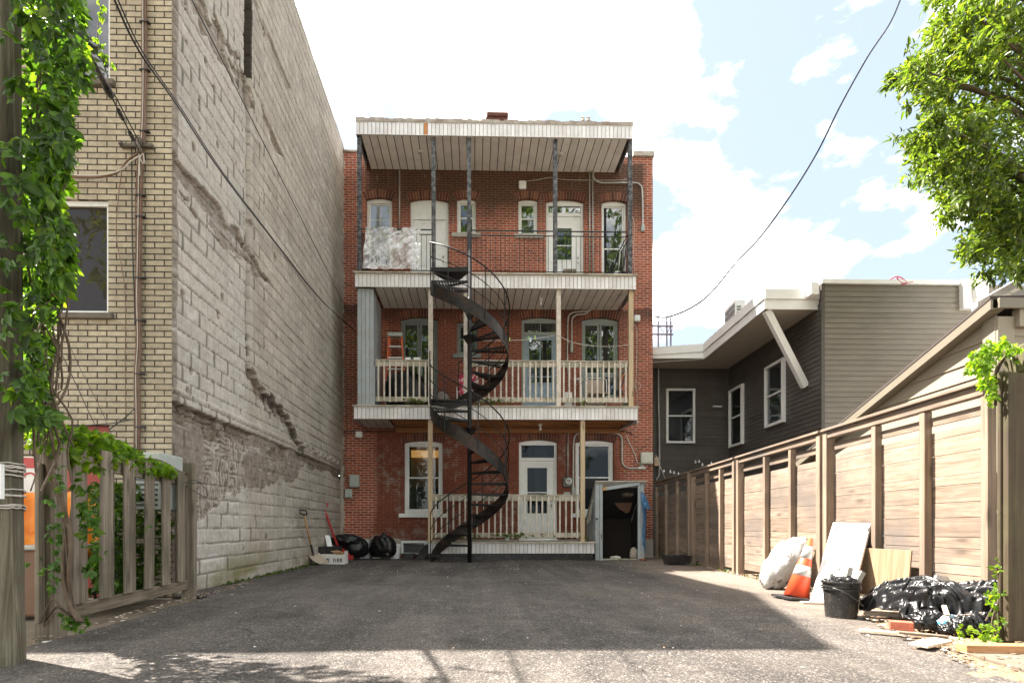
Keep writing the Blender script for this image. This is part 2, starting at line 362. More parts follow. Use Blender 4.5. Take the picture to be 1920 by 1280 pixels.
col = t.mix(1.0, col, t.ramp(mid, [(.3, .68), (.7, 1.38)]), 'MULTIPLY')
dust = t.ramp(t.noise(t.coords('xyz', (.6, .35, 1)), 1.3, 8, .68, .8), [(.45, 0.0), (.75, 1.0)]); col = t.mix(t.math('MULTIPLY', dust, .50), col, (.175,.15,.127))
ck = t.new('ShaderNodeTexVoronoi', Scale=.42); ck.feature = 'DISTANCE_TO_EDGE'; wv = t.new('ShaderNodeTexNoise', Scale=2.5, Detail=5.0); t.link(v, wv.inputs['Vector']); wa = t.n.new('ShaderNodeVectorMath'); wa.operation = 'MULTIPLY_ADD'; t.link(wv.outputs['Color'], wa.inputs[0]); wa.inputs[1].default_value = (.5,)*3; t.link(v, wa.inputs[2]); t.link(wa.outputs[0], ck.inputs['Vector'])
ckm = t.math('MULTIPLY', t.ramp(ck.outputs['Distance'], [(.0, 1.0), (.006, 0.0)]), t.ramp(big, [(.48, 0.0), (.58, .8)])); col = t.mix(ckm, col, (.018,.016,.015))
oil = t.ramp(t.noise(t.coords('xyz', (1, .8, 1)), .9, 3, .5), [(.60, 0.0), (.68, .55)]); col = t.mix(oil, col, (.026,.024,.023))
# tyre-polished lengthwise streaks and dusty strip toward the right edge
st = t.ramp(t.noise(t.coords('xyz', (2.2, .12, 1)), 1.2, 4, .6), [(.4, .85), (.65, 1.18)]); col = t.mix(1.0, col, st, 'MULTIPLY')
sp = t.n.new('ShaderNodeSeparateXYZ'); t.link(v, sp.inputs[0]); edge = t.math('ADD', sp.outputs['X'], t.math('MULTIPLY', big, 1.2)); er = t.ramp(t.math('MULTIPLY', edge, .2), [(.70, 0.0), (1.0, 1.0)]); col = t.mix(t.math('MULTIPLY', er, .55), col, (.26,.205,.16))
hh = t.math('ADD', t.math('MULTIPLY', vo.outputs['Distance'], -1.0), t.math('MULTIPLY', fine, .6)); t.bump(hh, .8, .007); m_as = t.done(col, .88, spec=.35)
EY = [-2, 3.2, 3.9, 4.6, 5.3, 6.2, 7.5, 14.5]; EX = [1.9, 3.02, 3.25, 3.52, 3.95, 4.30, 4.45, 5.0]
x = np.linspace(-9, 9, 301); y = np.concatenate([np.linspace(-14, 1.5, 30), np.linspace(1.6, 16, 240)]); vn = VN(3)
X, Y = np.meshgrid(x, y); Z = (vn(X*.5+9, Y*.5+20, 3)-.5)*.03 + (vn(X*2.5+9, Y*2.5+50, 3)-.5)*.008
nx, ny = len(x), len(y); vs = [(float(a), float(b), float(c)) for a, b, c in zip(X.ravel(), Y.ravel(), Z.ravel())]
fs = [(j*nx+i, j*nx+i+1, (j+1)*nx+i+1, (j+1)*nx+i) for j in range(ny-1) for i in range(nx-1)
      if not (x[i] > float(np.interp(y[j], EY, EX)) + .04*math.sin(y[j]*3.7) and y[j] < 14.5) and not (x[i] < -3.02-.03*y[j] and 3.2 < y[j] < 6.45)]
g = MB(); g.add(vs, fs); struct(g.build('asphalt_pavement', m_as, smooth=True, origin=(0,0,0)))
# light concrete pad in the lower right corner and strip of earth along the fence
g = MB(); g.box(2.98, 9, -3, 3.30, -.2, .02); g.build('concrete_path', pmat('old_concrete', (.125,.105,.08), .2, 4, .9, .5, 60, dirt=(.10,.075,.05), dirt_amt=.7, dirt_scale=3), bevel=.01)
SC.objects['concrete_path']['kind'] = 'structure'
SC.objects['concrete_path'].rotation_euler.z = R(-4)
# earth strip
xs = np.linspace(0, 1, 40); ys = np.linspace(2.5, 14.4, 240); U, V = np.meshgrid(xs, ys)
Xw = np.interp(V, EY, EX) - .16 + U*1.6; Zw = .018*np.clip(U*4, 0, 1) + (vn(Xw*6, V*6, 4)-.5)*.05 - .012
g = MB(); g.add([(float(a),float(b),float(c)) for a,b,c in zip(Xw.ravel(), V.ravel(), Zw.ravel())], [(j*40+i, j*40+i+1, (j+1)*40+i+1, (j+1)*40+i) for j in range(239) for i in range(39)])
t = NT('earth_litter'); v = t.coords(); col = t.ramp(t.noise(v, 30, 8, .75), [(.3, (.09,.055,.035)), (.5, (.24,.16,.10)), (.72, (.30,.225,.155))]); t.bump(t.noise(v, 60, 6, .7), .8, .02)
struct(g.build('earth_strip_path', t.done(col, .95), smooth=True, origin=(0,0,0)))
# small litter: chips, twigs, seeds and paper scraps
def litter(name, n, area, cols, label, smin=.006, smax=.022):
    g = MB(); rr = random.Random(len(name)+n)
    for i in range(n):
        px, py = area(rr); s = rr.uniform(smin, smax); a = rr.uniform(0, 6.28); zz = .012 + rr.uniform(0, .012); l = s*rr.uniform(1, 3.2)
        c, d = math.cos(a), math.sin(a)
        pts = []
        for k in range(5):
            th = k*1.2566; ex = math.cos(th)*l*rr.uniform(.6,1); ey = math.sin(th)*s*rr.uniform(.6,1); pts.append((px+ex*c-ey*d, py+ex*d+ey*c, zz + rr.uniform(0, .006)))
        g.prism(pts, (0,0,.003))
    o = g.build(name, cols, origin=(0,0,0)); o['kind'] = 'stuff'; o['label'] = label; return o
t = NT('litter'); gg = t.n.new('ShaderNodeNewGeometry'); col = t.ramp(gg.outputs['Random Per Island'], [(0, (.12,.08,.05)), (.45, (.24,.17,.11)), (.8, (.36,.31,.25)), (1, (.60,.58,.54))]); m_lit = t.done(col, .9)
def area_far(r):
    y_ = r.uniform(9.5, 13.2) if r.random() < .75 else r.uniform(3, 12); return r.uniform(-3.4, 4.2 if y_ > 5 else 3.0), y_
litter('scattered_litter', 1500, area_far, m_lit, 'pale chips, seeds and paper scraps scattered over the asphalt', .002, .009)
def area_edge(r): y_ = r.uniform(3.0, 13.5); return float(np.interp(y_, EY, EX))-.08 + abs(r.gauss(0, .22)), y_
litter('fallen_leaves', 1800, area_edge, m_lit, 'dry leaves and splinters along the foot of the cedar fence', .004, .015)
def area_left(r): y_ = r.uniform(3.2, 8); return -3.25-.04*(y_-4) + abs(r.gauss(0, .14)), y_
litter('leaf_litter', 300, area_left, m_lit, 'dry leaf litter along the foot of the grey slatted fence', .005, .014)
# ---------------------------------------------------------------- red brick building with three porches
def FX(u, v=900, Y=YF): return onY(u, v, Y).x
def FZ(v, u=900, Y=YF): return onY(u, v, Y).z
RB = brickmat('red_brick', 'xzy', (.40,.095,.042), (.23,.052,.026), (.50,.43,.37), .21, .067, .0075, bumpd=.012)
def red_zones(t):
    """bright bare brick up high, sooty band under the canopy, dull painted brick round the ground floor, grey worn patches, white drips"""
    v, col = t.V, t.C; sp = t.n.new('ShaderNodeSeparateXYZ'); t.link(v, sp.inputs[0]); x, z = sp.outputs['X'], sp.outputs['Y']
    n1 = t.noise(v, 1.1, 6, .65); n2 = t.noise(v, 5, 8, .72)
    def band(c, a0, a1, b1, b0, wob=.5):
        q = t.math('ADD', c, t.math('MULTIPLY', t.math('SUBTRACT', n1, .5), wob*2)); up = t.n.new('ShaderNodeMapRange'); up.inputs[1].default_value = a0; up.inputs[2].default_value = a1; t.link(q, up.inputs[0])
        dn = t.n.new('ShaderNodeMapRange'); dn.inputs[1].default_value = b0; dn.inputs[2].default_value = b1; t.link(q, dn.inputs[0]); return t.math('MULTIPLY', up.outputs[0], dn.outputs[0])
    # dull brown-red masonry paint, ground floor between the side strips
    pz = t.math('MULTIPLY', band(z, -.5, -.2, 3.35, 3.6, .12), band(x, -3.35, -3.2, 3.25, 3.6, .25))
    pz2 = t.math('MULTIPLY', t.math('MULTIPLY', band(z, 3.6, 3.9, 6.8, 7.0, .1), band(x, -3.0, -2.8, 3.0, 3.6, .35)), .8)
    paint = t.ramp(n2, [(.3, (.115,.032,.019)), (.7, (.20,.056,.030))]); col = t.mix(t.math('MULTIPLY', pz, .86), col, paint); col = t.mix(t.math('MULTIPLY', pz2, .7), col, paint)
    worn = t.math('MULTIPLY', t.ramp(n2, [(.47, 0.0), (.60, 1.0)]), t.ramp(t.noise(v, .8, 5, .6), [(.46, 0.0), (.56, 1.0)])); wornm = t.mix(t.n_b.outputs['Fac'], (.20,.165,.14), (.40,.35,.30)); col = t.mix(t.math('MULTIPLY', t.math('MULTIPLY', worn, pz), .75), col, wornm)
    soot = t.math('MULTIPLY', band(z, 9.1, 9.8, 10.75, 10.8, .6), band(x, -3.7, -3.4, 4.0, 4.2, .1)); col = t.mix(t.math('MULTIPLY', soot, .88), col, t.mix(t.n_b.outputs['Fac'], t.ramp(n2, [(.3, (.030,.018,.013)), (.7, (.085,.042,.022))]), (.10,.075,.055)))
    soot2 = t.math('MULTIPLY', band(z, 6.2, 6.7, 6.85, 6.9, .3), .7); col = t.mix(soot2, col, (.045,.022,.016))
    dr = t.n.new('ShaderNodeMapping'); dr.inputs['Scale'].default_value = (9, .8, 1); t.link(v, dr.inputs[0]); drp = t.ramp(t.noise(dr.outputs[0], 1.4, 6, .75), [(.62, 0.0), (.68, 1.0)]); col = t.mix(t.math('MULTIPLY', drp, .6), col, (.46,.40,.36))
    t.link(col, t.p.inputs['Base Color'])
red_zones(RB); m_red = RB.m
t = NT('soldier_brick'); gg = t.n.new('ShaderNodeNewGeometry'); col = t.ramp(gg.outputs['Random Per Island'], [(0, (.06,.022,.015)), (.5, (.13,.036,.02)), (1, (.20,.075,.04))])
v = t.coords(); col = t.mix(1.0, col, t.ramp(t.noise(v, 14, 6, .7), [(.3, .6), (.7, 1.3)]), 'MULTIPLY'); t.bump(t.noise(v, 50, 5), .4, .006); m_sold = t.done(col, .85)
m_mort = pmat('mortar', (.30,.25,.21), .2, 20, .9, .4, 60)
B = thing('red_brick_building', 'three storey red brick building with three stacked rear porches across the middle', 'building', (0.6, YF, 0))
xl, xr = FX(638), onY(1224, 700, YF).x
ZT = FZ(290)
# storey levels
Z1, Z2, Z3 = .46, 3.84, 7.16          # deck tops
wins = {}   # key: (x0,x1,z0,z1)
def W(key, u0, u1, v0, v1=None, z0=None, z1=None):
    u = (u0+u1)/2; wins[key] = (onY(u0, v0, YF).x, onY(u1, v0, YF).x, z0 if z0 is not None else FZ(v1, u), z1 if z1 is not None else FZ(v0, u))
W('w3a', 687, 735, 370, z0=7.95); W('d3a', 769, 841, 372, z0=Z3+.02); W('w3b', 857, 892, 371, 438); W('w3c', 972, 1008, 372, 440); W('d3b', 1024, 1095, 373, z0=Z3+.02); W('w3d', 1128, 1175, 375, z0=Z3+.12)
W('w2a', 751, 821, 594, z0=Z2+.1); W('w2b', 857, 896, 602, 664); W('d2', 978, 1050, 594, z0=Z2+.02); W('w2c', 1091, 1160, 595, z0=Z2+.55)
W('w1a', 758, 830, 826, 962); W('d1', 973, 1045, 824, z0=Z1+.02); W('w1b', 1079, 1151, 825, 962); W('bw', 752, 800, 1012, z0=.09, z1=.47)
# wall front with openings
def wall_front(g, Y, x0, x1, z0, z1, holes, dep):
    xs = sorted({x0, x1, *[h[0] for h in holes], *[h[1] for h in holes]}); zs = sorted({z0, z1, *[h[2] for h in holes], *[h[3] for h in holes]})
    for i in range(len(xs)-1):
        for j in range(len(zs)-1):
            cx_, cz_ = (xs[i]+xs[i+1])/2, (zs[j]+zs[j+1])/2
            if any(h[0] < cx_ < h[1] and h[2] < cz_ < h[3] for h in holes): continue
            g.add([(xs[i],Y,zs[j]),(xs[i+1],Y,zs[j]),(xs[i+1],Y,zs[j+1]),(xs[i],Y,zs[j+1])], [(0,1,2,3)])
    for a, b, c, d in holes:
        g.add([(a,Y,c),(b,Y,c),(b,Y,d),(a,Y,d),(a,Y+dep,c),(b,Y+dep,c),(b,Y+dep,d),(a,Y+dep,d)], [(0,4,5,1),(1,5,6,2),(2,6,7,3),(3,7,4,0)])
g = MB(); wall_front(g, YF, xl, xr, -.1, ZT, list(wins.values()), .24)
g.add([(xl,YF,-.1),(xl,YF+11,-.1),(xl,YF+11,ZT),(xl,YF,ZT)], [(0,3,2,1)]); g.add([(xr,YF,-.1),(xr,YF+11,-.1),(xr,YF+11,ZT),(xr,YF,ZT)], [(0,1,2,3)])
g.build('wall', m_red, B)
g = MB(); g.box(xl+.05, xr-.05, YF+.3, YF+11, ZT-.5, ZT-.42); g.build('roof', M['roof_felt'], B)
# dark rooms behind the windows
g = MB()
for z0, z1 in ((.3, 3.5), (3.86, 6.9), (7.18, 10.3)):
    x0, x1 = xl+.3, xr-.3; y0, y1 = YF+.241, YF+3.5
    g.add([(x0,y1,z0),(x1,y1,z0),(x1,y1,z1),(x0,y1,z1),(x0,y0,z0),(x1,y0,z0),(x1,y0,z1),(x0,y0,z1)], [(0,3,2,1),(4,5,1,0),(3,2,6,7),(0,3,7,4),(1,5,6,2)])
g.build('interior_room', M['dark_room'], B)
# foundation and parapet copings
g = MB(); g.box(xl, wins['bw'][0]-.005, YF-.035, YF, -.1, .52); g.box(wins['bw'][1]+.005, xr, YF-.035, YF, -.1, .50); g.build('foundation', M['concrete'], B, bevel=.008)
g = MB(); g.box(xl-.02, FX(672), YF-.05, YF+.25, ZT, ZT+.05); g.box(FX(1186), xr+.03, YF-.06, YF+.28, ZT, ZT+.13); g.build('coping', M['coping'], B, bevel=.006)
p = onY(931, 225, 15.5)
g = MB(); g.box(p.x-.32, p.x+.32, 15.3, 15.8, ZT-.4, p.z-.06); g.box(p.x-.29, p.x+.33, 15.28, 15.83, p.z-.058, p.z+.07); g.build('chimney', pmat('sooty_brick', (.10,.035,.025), .35, 9, .9, .4, 40), B, bevel=.02)

def arc_z(x, x0, x1, zt, rise):
    c = (x0+x1)/2; hw = (x1-x0)/2; return zt - rise*((x-c)/hw)**2
def arch(win, x0, x1, zt, rise=.07, h=.21, over=.06):
    g = MB(); n = max(7, int((x1-x0+2*over)/.075)); xa, xb = x0-over, x1+over; cz = zt - ((x1-x0)/2)**2/(2*rise); cxm = (x0+x1)/2; rad = zt-cz
    a0 = math.atan2(xa-cxm, rad); a1 = math.atan2(xb-cxm, rad)
    def pt(a, r, y): return (cxm+math.sin(a)*r, y, cz+math.cos(a)*r)
    for i in range(n):
        s, e = a0+(a1-a0)*(i+.07)/n, a0+(a1-a0)*(i+.93)/n
        k = random.uniform(-.003, .003); g.prism([pt(s, rad, YF-.010+k), pt(e, rad, YF-.010+k), pt(e, rad+h+k, YF-.010+k), pt(s, rad+h+k, YF-.010+k)], (0, .10, 0))
    b = MB(); m_ = 12; P = [pt(a0+(a1-a0)*i/m_, rad+.002, YF-.004) for i in range(m_+1)] + [pt(a1-(a1-a0)*i/m_, rad+h-.004, YF-.004) for i in range(m_+1)]
    nn = m_+1
    vs = P + [(q[0], q[1]+.1, q[2]) for q in P]; fs = []
    for i in range(m_): fs += [(i, i+1, 2*nn-2-i, 2*nn-1-i), (i+2*nn, i+1+2*nn, i+1, i)]
    b.add(vs, fs); g.build('brick_arch', m_sold, win); b.build('arch_mortar', m_mort, win)

def window(key, style='hung', fm='white_paint', gm='glass', rise=.06, sill=None, name='window', fw=.06, label=None, split=.5, archtop=True):
    x0, x1, z0, z1 = wins[key]; Y = YF+.09
    g = MB(); d = .09
    zs = z1-rise
    g.box(x0, x0+fw, Y, Y+d, z0, zs); g.box(x1-fw, x1, Y, Y+d, z0, zs); g.box(x0+fw, x1-fw, Y+.002, Y+d, z0, z0+fw)
    hd = .07 if style != 'transom_panel' else .30
    n = 10; P = [(x0+(x1-x0)*i/n, Y-.002, arc_z(x0+(x1-x0)*i/n, x0, x1, z1, rise)) for i in range(n+1)]
    zt = zs-hd+.02
    g.prism([(x0, Y-.002, zt), (x1, Y-.002, zt)] + P[::-1], (0, d+.002, 0))
    ix0, ix1, iz0, iz1 = x0+fw, x1-fw, z0+fw, zt
    sub = MB(); gl = MB(); s = .035
    def sash(a, b, c, e, y, grid=(1, 1), bar=.014, s=s):
        sub.box(a, a+s, y, y+.035, c, e); sub.box(b-s, b, y, y+.035, c, e); sub.box(a+s, b-s, y+.001, y+.034, c, c+s); sub.box(a+s, b-s, y+.001, y+.034, e-s, e)
        for i in range(1, grid[0]): xx = a+s+(b-a-2*s)*i/grid[0]; sub.box(xx-bar/2, xx+bar/2, y+.004, y+.03, c+s, e-s)
        for j in range(1, grid[1]): zz = c+s+(e-c-2*s)*j/grid[1]; sub.box(a+s, b-s, y+.006, y+.028, zz-bar/2, zz+bar/2)
        gl.box(a+s-.003, b-s+.003, y+.013, y+.019, c+s-.003, e-s+.003)
    if style in ('hung', 'hung_grid'):
        zm = iz0+(iz1-iz0)*(1-split); gr = (2, 2) if style == 'hung_grid' else (1, 1)
        sash(ix0, ix1, zm-.015, iz1, Y+.045, gr); sash(ix0, ix1, iz0, zm+.02, Y+.008, gr)
    elif style == 'french':
        zm = iz0+(iz1-iz0)*.30; xm = (ix0+ix1)/2
        sash(ix0, xm-.008, zm, iz1, Y+.02, (1,1), s=.055); sash(xm+.008, ix1, zm, iz1, Y+.02, (1,1), s=.055)
        sash(ix0, xm-.008, iz0, zm-.01, Y+.02, (1,1), s=.055); sash(xm+.008, ix1, iz0, zm-.01, Y+.02, (1,1), s=.055)
    o = g.build(name, M[fm], B, bevel=.004)
    if label: o['label'] = label
    if sub.v: sub.build('sash', M[fm], o, bevel=.002)
    if gl.v: gl.build('pane', M[gm], o)
    if archtop: arch(o, x0, x1, z1, max(rise, .03))
    if sill:
        q = MB(); a, b = sill[0], sill[1]; q.box(a, b, YF-.06, YF+.1, z0-.11, z0-.002); q.build('window_sill', M[sill[2]], o, bevel=.006)
    return o, (ix0, ix1, iz0, iz1, Y)
window('w3a', 'hung_grid', gm='glass_blind', sill=None)
window('w3b', 'hung', sill=(FX(847), FX(901), 'stone'), rise=.04)
window('w3c', 'hung', sill=(FX(965), FX(1018), 'stone'), rise=.04)
window('w3d', 'hung', split=.5, fm='white_paint')
window('w2a', 'french', 'grey_paint', rise=.08, label='grey-green french window behind the ladder')
window('w2b', 'hung', 'grey_paint', sill=(FX(849), FX(902), 'grey_paint'), rise=.04)
window('w2c', 'french', 'sage_paint', rise=.08)
o1, q1 = window('w1a', 'hung', gm='glass_clear', sill=(FX(748), FX(838), 'white_paint'), fw=.085)
window('w1b', 'hung', gm='glass_low', sill=(FX(1070), FX(1158), 'white_paint'), fw=.085)
# things seen inside the ground floor window: brown wall, board made to glow like a reflection
g = MB(); a = onY(771, 856, YF+.6); b = onY(821, 847, YF+.6); g.box(a.x, b.x+.1, YF+.6, YF+.63, a.z-.02, b.z+.05); t = NT('glow_strip'); t.done((.8,.45,.15), .6); t.p.inputs['Emission Color'].default_value = (1, .48, .14, 1); t.p.inputs['Emission Strength'].default_value = .14; g.build('glowing_board', t.m, B)
g = MB(); g.box(q1[0], q1[1], YF+.9, YF+.95, 1.9, 3.2); g.build('interior_wall', flat('brown_inside', (.42,.25,.15), .9), B)
g = MB(); g.box(q1[0]-.05, q1[1]+.05, YF+.3, YF+.31, .9, 1.95); g.build('interior_screen', flat('dark_inside', (.07,.06,.05), .9), B)
# pale curtains behind a few panes
g = MB()
for key, f0, f1, zz in (('d1', .45, .75, 0), ('w2a', .1, .5, 0), ('w2a', .6, .9, 0), ('w3d', .1, .35, 0)):
    x0, x1, z0, z1 = wins[key]; g.box(x0+(x1-x0)*f0, x0+(x1-x0)*f1, YF+.33, YF+.34, z0+.9, z1-.2)
g.build('curtain', M['curtain'], B)
# doors
def door(key, kind, fm, lm, rise=.07, tr=.26, label=None, gm='glass'):
    x0, x1, z0, z1 = wins[key]; Y = YF+.09; fw = .075; zs = z1-rise; g = MB()
    g.box(x0, x0+fw, Y, Y+.1, z0, zs); g.box(x1-fw, x1, Y, Y+.1, z0, zs)
    n = 10; P = [(x0+(x1-x0)*i/n, Y-.002, arc_z(x0+(x1-x0)*i/n, x0, x1, z1, rise)) for i in range(n+1)]
    if kind == 'panel': zt = z1-.52
    else: zt = zs-.07
    g.prism([(x0, Y-.002, zt), (x1, Y-.002, zt)] + P[::-1], (0, .1, 0))
    lt = zt
    gl = MB()
    if kind != 'panel':
        g.box(x0+fw, x1-fw, Y+.003, Y+.09, zt-tr-.09, zt-tr); gl.box(x0+fw, x1-fw, Y+.04, Y+.046, zt-tr, zt); lt = zt-tr-.09
        if kind == 'french': g.box((x0+x1)/2-.012, (x0+x1)/2+.012, Y+.01, Y+.08, zt-tr, zt)
    o = g.build('door_frame', M[fm], B, bevel=.004)
    if gl.v: gl.build('transom_pane', M[gm], o)
    a, b, c, d = x0+fw+.004, x1-fw-.004, z0+.01, lt-.004; L = MB(); y = Y+.03; w_ = b-a; h_ = d-c
    gl = MB()
    if kind == 'panel':
        L.box(a, b, y+.012, y+.045, c, d)
        ys = (y, y+.0121)
        cols = [(a, a+.12), (a+w_/2-.06, a+w_/2+.06), (b-.12, b)]
        for p_ in cols: L.box(p_[0], p_[1], *ys, c, d)
        for zz, hh in ((0, .2), (.40, .12), (.72, .1), (.95, .05)):
            for i in range(2): L.box(cols[i][1], cols[i+1][0], y+.001, y+.0122, c+h_*zz, min(c+h_*zz+hh, d))
        for i in range(2):
            for z_a, z_b in ((.2/h_+.03, .37), (.49, .69), (.79, .92)): L.box(cols[i][1]+.05, cols[i+1][0]-.05, y+.003, y+.0123, c+h_*z_a, c+h_*z_b)
    else:
        la, lb = {'half': (.36, .70), 'big': (.17, .80), 'french': (.14, .86)}[kind]
        gz0, gz1 = {'half': (.46, .86), 'big': (.33, .92), 'french': (.42, .95)}[kind]
        if kind == 'half': la, lb = .26, .74
        gx0, gx1 = a+w_*la, a+w_*lb; z_0, z_1 = c+h_*gz0, c+h_*gz1
        L.box(a, gx0, y, y+.045, c, d); L.box(gx1, b, y, y+.045, c, d); L.box(gx0, gx1, y+.0005, y+.0445, c, z_0); L.box(gx0, gx1, y+.0005, y+.0445, z_1, d)
        for e in ((gx0-.02, gx0+.012, z_0-.02, z_1+.02), (gx1-.012, gx1+.02, z_0-.02, z_1+.02)): L.box(e[0], e[1], y-.012, y+.002, e[2], e[3])
        for e in ((z_0-.02, z_0+.012), (z_1-.012, z_1+.02)): L.box(gx0+.012, gx1-.012, y-.0115, y+.0025, e[0], e[1])
        zm = z_0+(z_1-z_0)*(.46 if kind != 'french' else .15); L.box(gx0, gx1, y+.006, y+.03, zm-.013, zm+.013)
        if kind == 'french': L.box((gx0+gx1)/2-.012, (gx0+gx1)/2+.012, y+.006, y+.03, z_0, z_1)
        gl.box(gx0, gx1, y+.018, y+.024, z_0, z_1)
        if kind in ('half', 'french'):
            for i in (0, 1): L.box(a+w_*(.13+.40*i), a+w_*(.13+.40*i+.30), y-.006, y+.001, c+.15, c+h_*.34)
    lo = L.build('door', M[lm], B, bevel=.003)
    if label: lo['label'] = label
    if gl.v: gl.build('door_pane', M[gm], lo)
    kx = b-.07
    for zz in (c+.95, c+1.08): k = MB(); k.tube([(kx, y-.05, zz), (kx, y+.002, zz)], [.022, .014], 10); k.build('door_knob' if zz < c+1 else 'deadbolt', M['conduit'], lo, smooth=True)
    arch(o, x0, x1, z1, max(rise, .05))
door('d3a', 'panel', 'white_paint', 'white_paint'); door('d3b', 'half', 'white_paint', 'white_paint', tr=.19)
door('d2', 'french', 'sage_paint', 'blue_paint', tr=.24, label='blue-grey half glazed door'); door('d1', 'big', 'white_paint', 'white_paint', tr=.34, gm='glass_low')
# basement hopper window
x0, x1, z0, z1 = wins['bw']; g = MB(); Y = YF+.02
for bx in ((x0,x0+.06,z0,z1),(x1-.06,x1,z0,z1)): g.box(bx[0], bx[1], Y-.03, Y+.06, bx[2], bx[3])
g.box(x0+.06, x1-.06, Y-.028, Y+.06, z1-.07, z1); g.box(x0+.06, x1-.06, Y-.028, Y+.06, z0, z0+.05)
o = g.build('basement_window', M['white_paint'], B, bevel=.004)
g = MB(); g.box(x0+.06, x1-.06, Y+.03, Y+.036, z0+.05, z1-.07); g.build('pane', M['glass'], o)

# ---- porches -----------------------------------------------------------------
def fascia(name, u0, u1, v0, v1, Y=YP, rusty=False, label=None):
    a = onY(u0, (v0+v1)/2, Y); b = onY(u1, (v0+v1)/2, Y); z1 = onY((u0+u1)/2, v0, Y).z; z0 = onY((u0+u1)/2, v1, Y).z
    gb = MB(); gb.box(a.x+.01, b.x-.01, Y+.0128, Y+.03, z0+.001, z1-.001); gb.build('fascia_backing', M['stone'], B); g = MB(); n = int((b.x-a.x)/.098); w_ = (b.x-a.x)/n; r = MB()
    for i in range(n):
        mb = r if rusty and i in (17,) else g
        mb.box(a.x+i*w_+.008, a.x+(i+1)*w_-.008, Y, Y+.0125, z0+.012, z1-.012)
    g.box(a.x, b.x, Y-.006, Y+.02, z0, z0+.012); g.box(a.x, b.x, Y-.006, Y+.02, z1-.012, z1)
    for xx, s in ((a.x, 1), (b.x, -1)):     # returns on both ends
        g.box(xx, xx+s*.012, Y+.031, YF-.01, z0+.003, z1-.003)
    o = g.build(name, M['fascia'], B, bevel=.003)
    if r.v: r.build('rust_streak', M['fascia_rust'], o)
    return a.x, b.x, z0, z1
def soffit(name, x0, x1, z, mat, y0=YP+.032, y1=YF-.005, w_=.205):
    g = MB(); n = max(1, int(round((x1-x0)/w_))); w_ = (x1-x0)/n
    for i in range(n): g.box(x0+i*w_+.011, x0+(i+1)*w_-.011, y0, y1, z, z+.016)
    o = g.build(name, M[mat], B); g = MB(); g.box(x0, x1, y0, y1, z+.0165, z+.03); g.build('soffit_backing', M['dark_room'], B); return o
# canopy over the third floor
fa = fascia('canopy_fascia', 667, 1187, 232, 256, rusty=True); RX0, RX1, RZ0, RZ1 = fa
soffit('canopy_soffit', RX0+.12, RX1-.12, RZ0+.01, 'soffit')
g = MB(); n = 60
for i in range(n):
    xx = RX0-.0+(RX1-RX0)*i/n; hh = .085+random.uniform(-.02, .02); g.box(xx, xx+(RX1-RX0)/n-.0005, YP-.015+random.uniform(-.006, .004), YP+.12, RZ1+.001, RZ1+hh)
g.build('canopy_edging', M['coping'], B)
g = MB(); g.box(RX0, RX1, YP+.121, YF-.006, RZ1-.03, RZ1+.06); g.build('canopy_roof', M['roof_felt'], B)
g = MB()
for u_, v_ in ((1007, 216),): p = onY(u_, v_, 13.6); g.tube([(p.x+.02, 13.6, RZ1+.04), (p.x, 13.6, p.z-.12), (p.x-.02, 13.6, p.z)], .014, 6)
g.build('roof_vent', M['stone'], B)
for u_ in (1093, 1103): g = MB(); p = onY(u_, 224, 13.6); g.tube([(p.x, 13.6, RZ1+.04), (p.x, 13.6, p.z)], .012, 6); g.lathe([(.02, 0), (.055, .02), (.03, .06), (.05, .09), (.01, .13)], (p.x, 13.6, p.z-.06), 10); g.build('roof_insulator', M['stone'], B)
def deck(u0, u1, v0, v1, topmat='concrete', over=.03):
    x0, x1, z0, z1 = fascia('deck_fascia', u0, u1, v0+3, v1)
    g = MB(); nb = 9; dy = (YF-.01-(YP-.05))/nb
    for i in range(nb): g.box(x0-over, x1+over, YP-.05+i*dy+.003, YP-.05+(i+1)*dy-.003, z1+.001, z1+.035)
    g.build('deck_boards', M['mossy_wood'], B, bevel=.004)
    return x0, x1, z0, z1
d3 = deck(665, 1193, 512, 540); d2 = deck(663, 1196, 760, 786); d1 = deck(803, 1115, 1015, 1037)
s_ = soffit('porch_soffit', onY(702, 540, YP).x, d3[1]-.12, d3[2]+.006, 'soffit')
s_['label'] = 'grey ribbed soffit over the second floor porch'
soffit('porch_soffit', d2[0]+.06, onY(741, 804, 14.55).x, d2[2]+.006, 'soffit_white')
# exposed joists under the second floor deck
g = MB(); xa = onY(741, 804, 14.55).x+.02
for k in range(5): yy = YP+.16+k*.26; g.box(xa, d2[1]-.1, yy, yy+.045, d2[2]+.02+.004*k, d2[3]-.03)
x_ = xa+.3
g.box(xa, d2[1]-.1, YF-.09, YF-.012, d2[2]-.12, d2[2]+.015)
g.build('joist', M['joist'], B, bevel=.004)
g = MB(); g.bar(onY(1196, 790, YP+.1), (onY(1163, 806, YF-.1)), .06, .03); g.build('soffit_trim', M['white_metal'], B)
# black sheet painting in the shade of the void below the lowest deck
g = MB(); g.box(d1[0]+.03, d1[1]-.03, YP+.12, YP+.15, -.05, d1[2]+.02); g.build('void_shade_sheet', M['tar'], B)
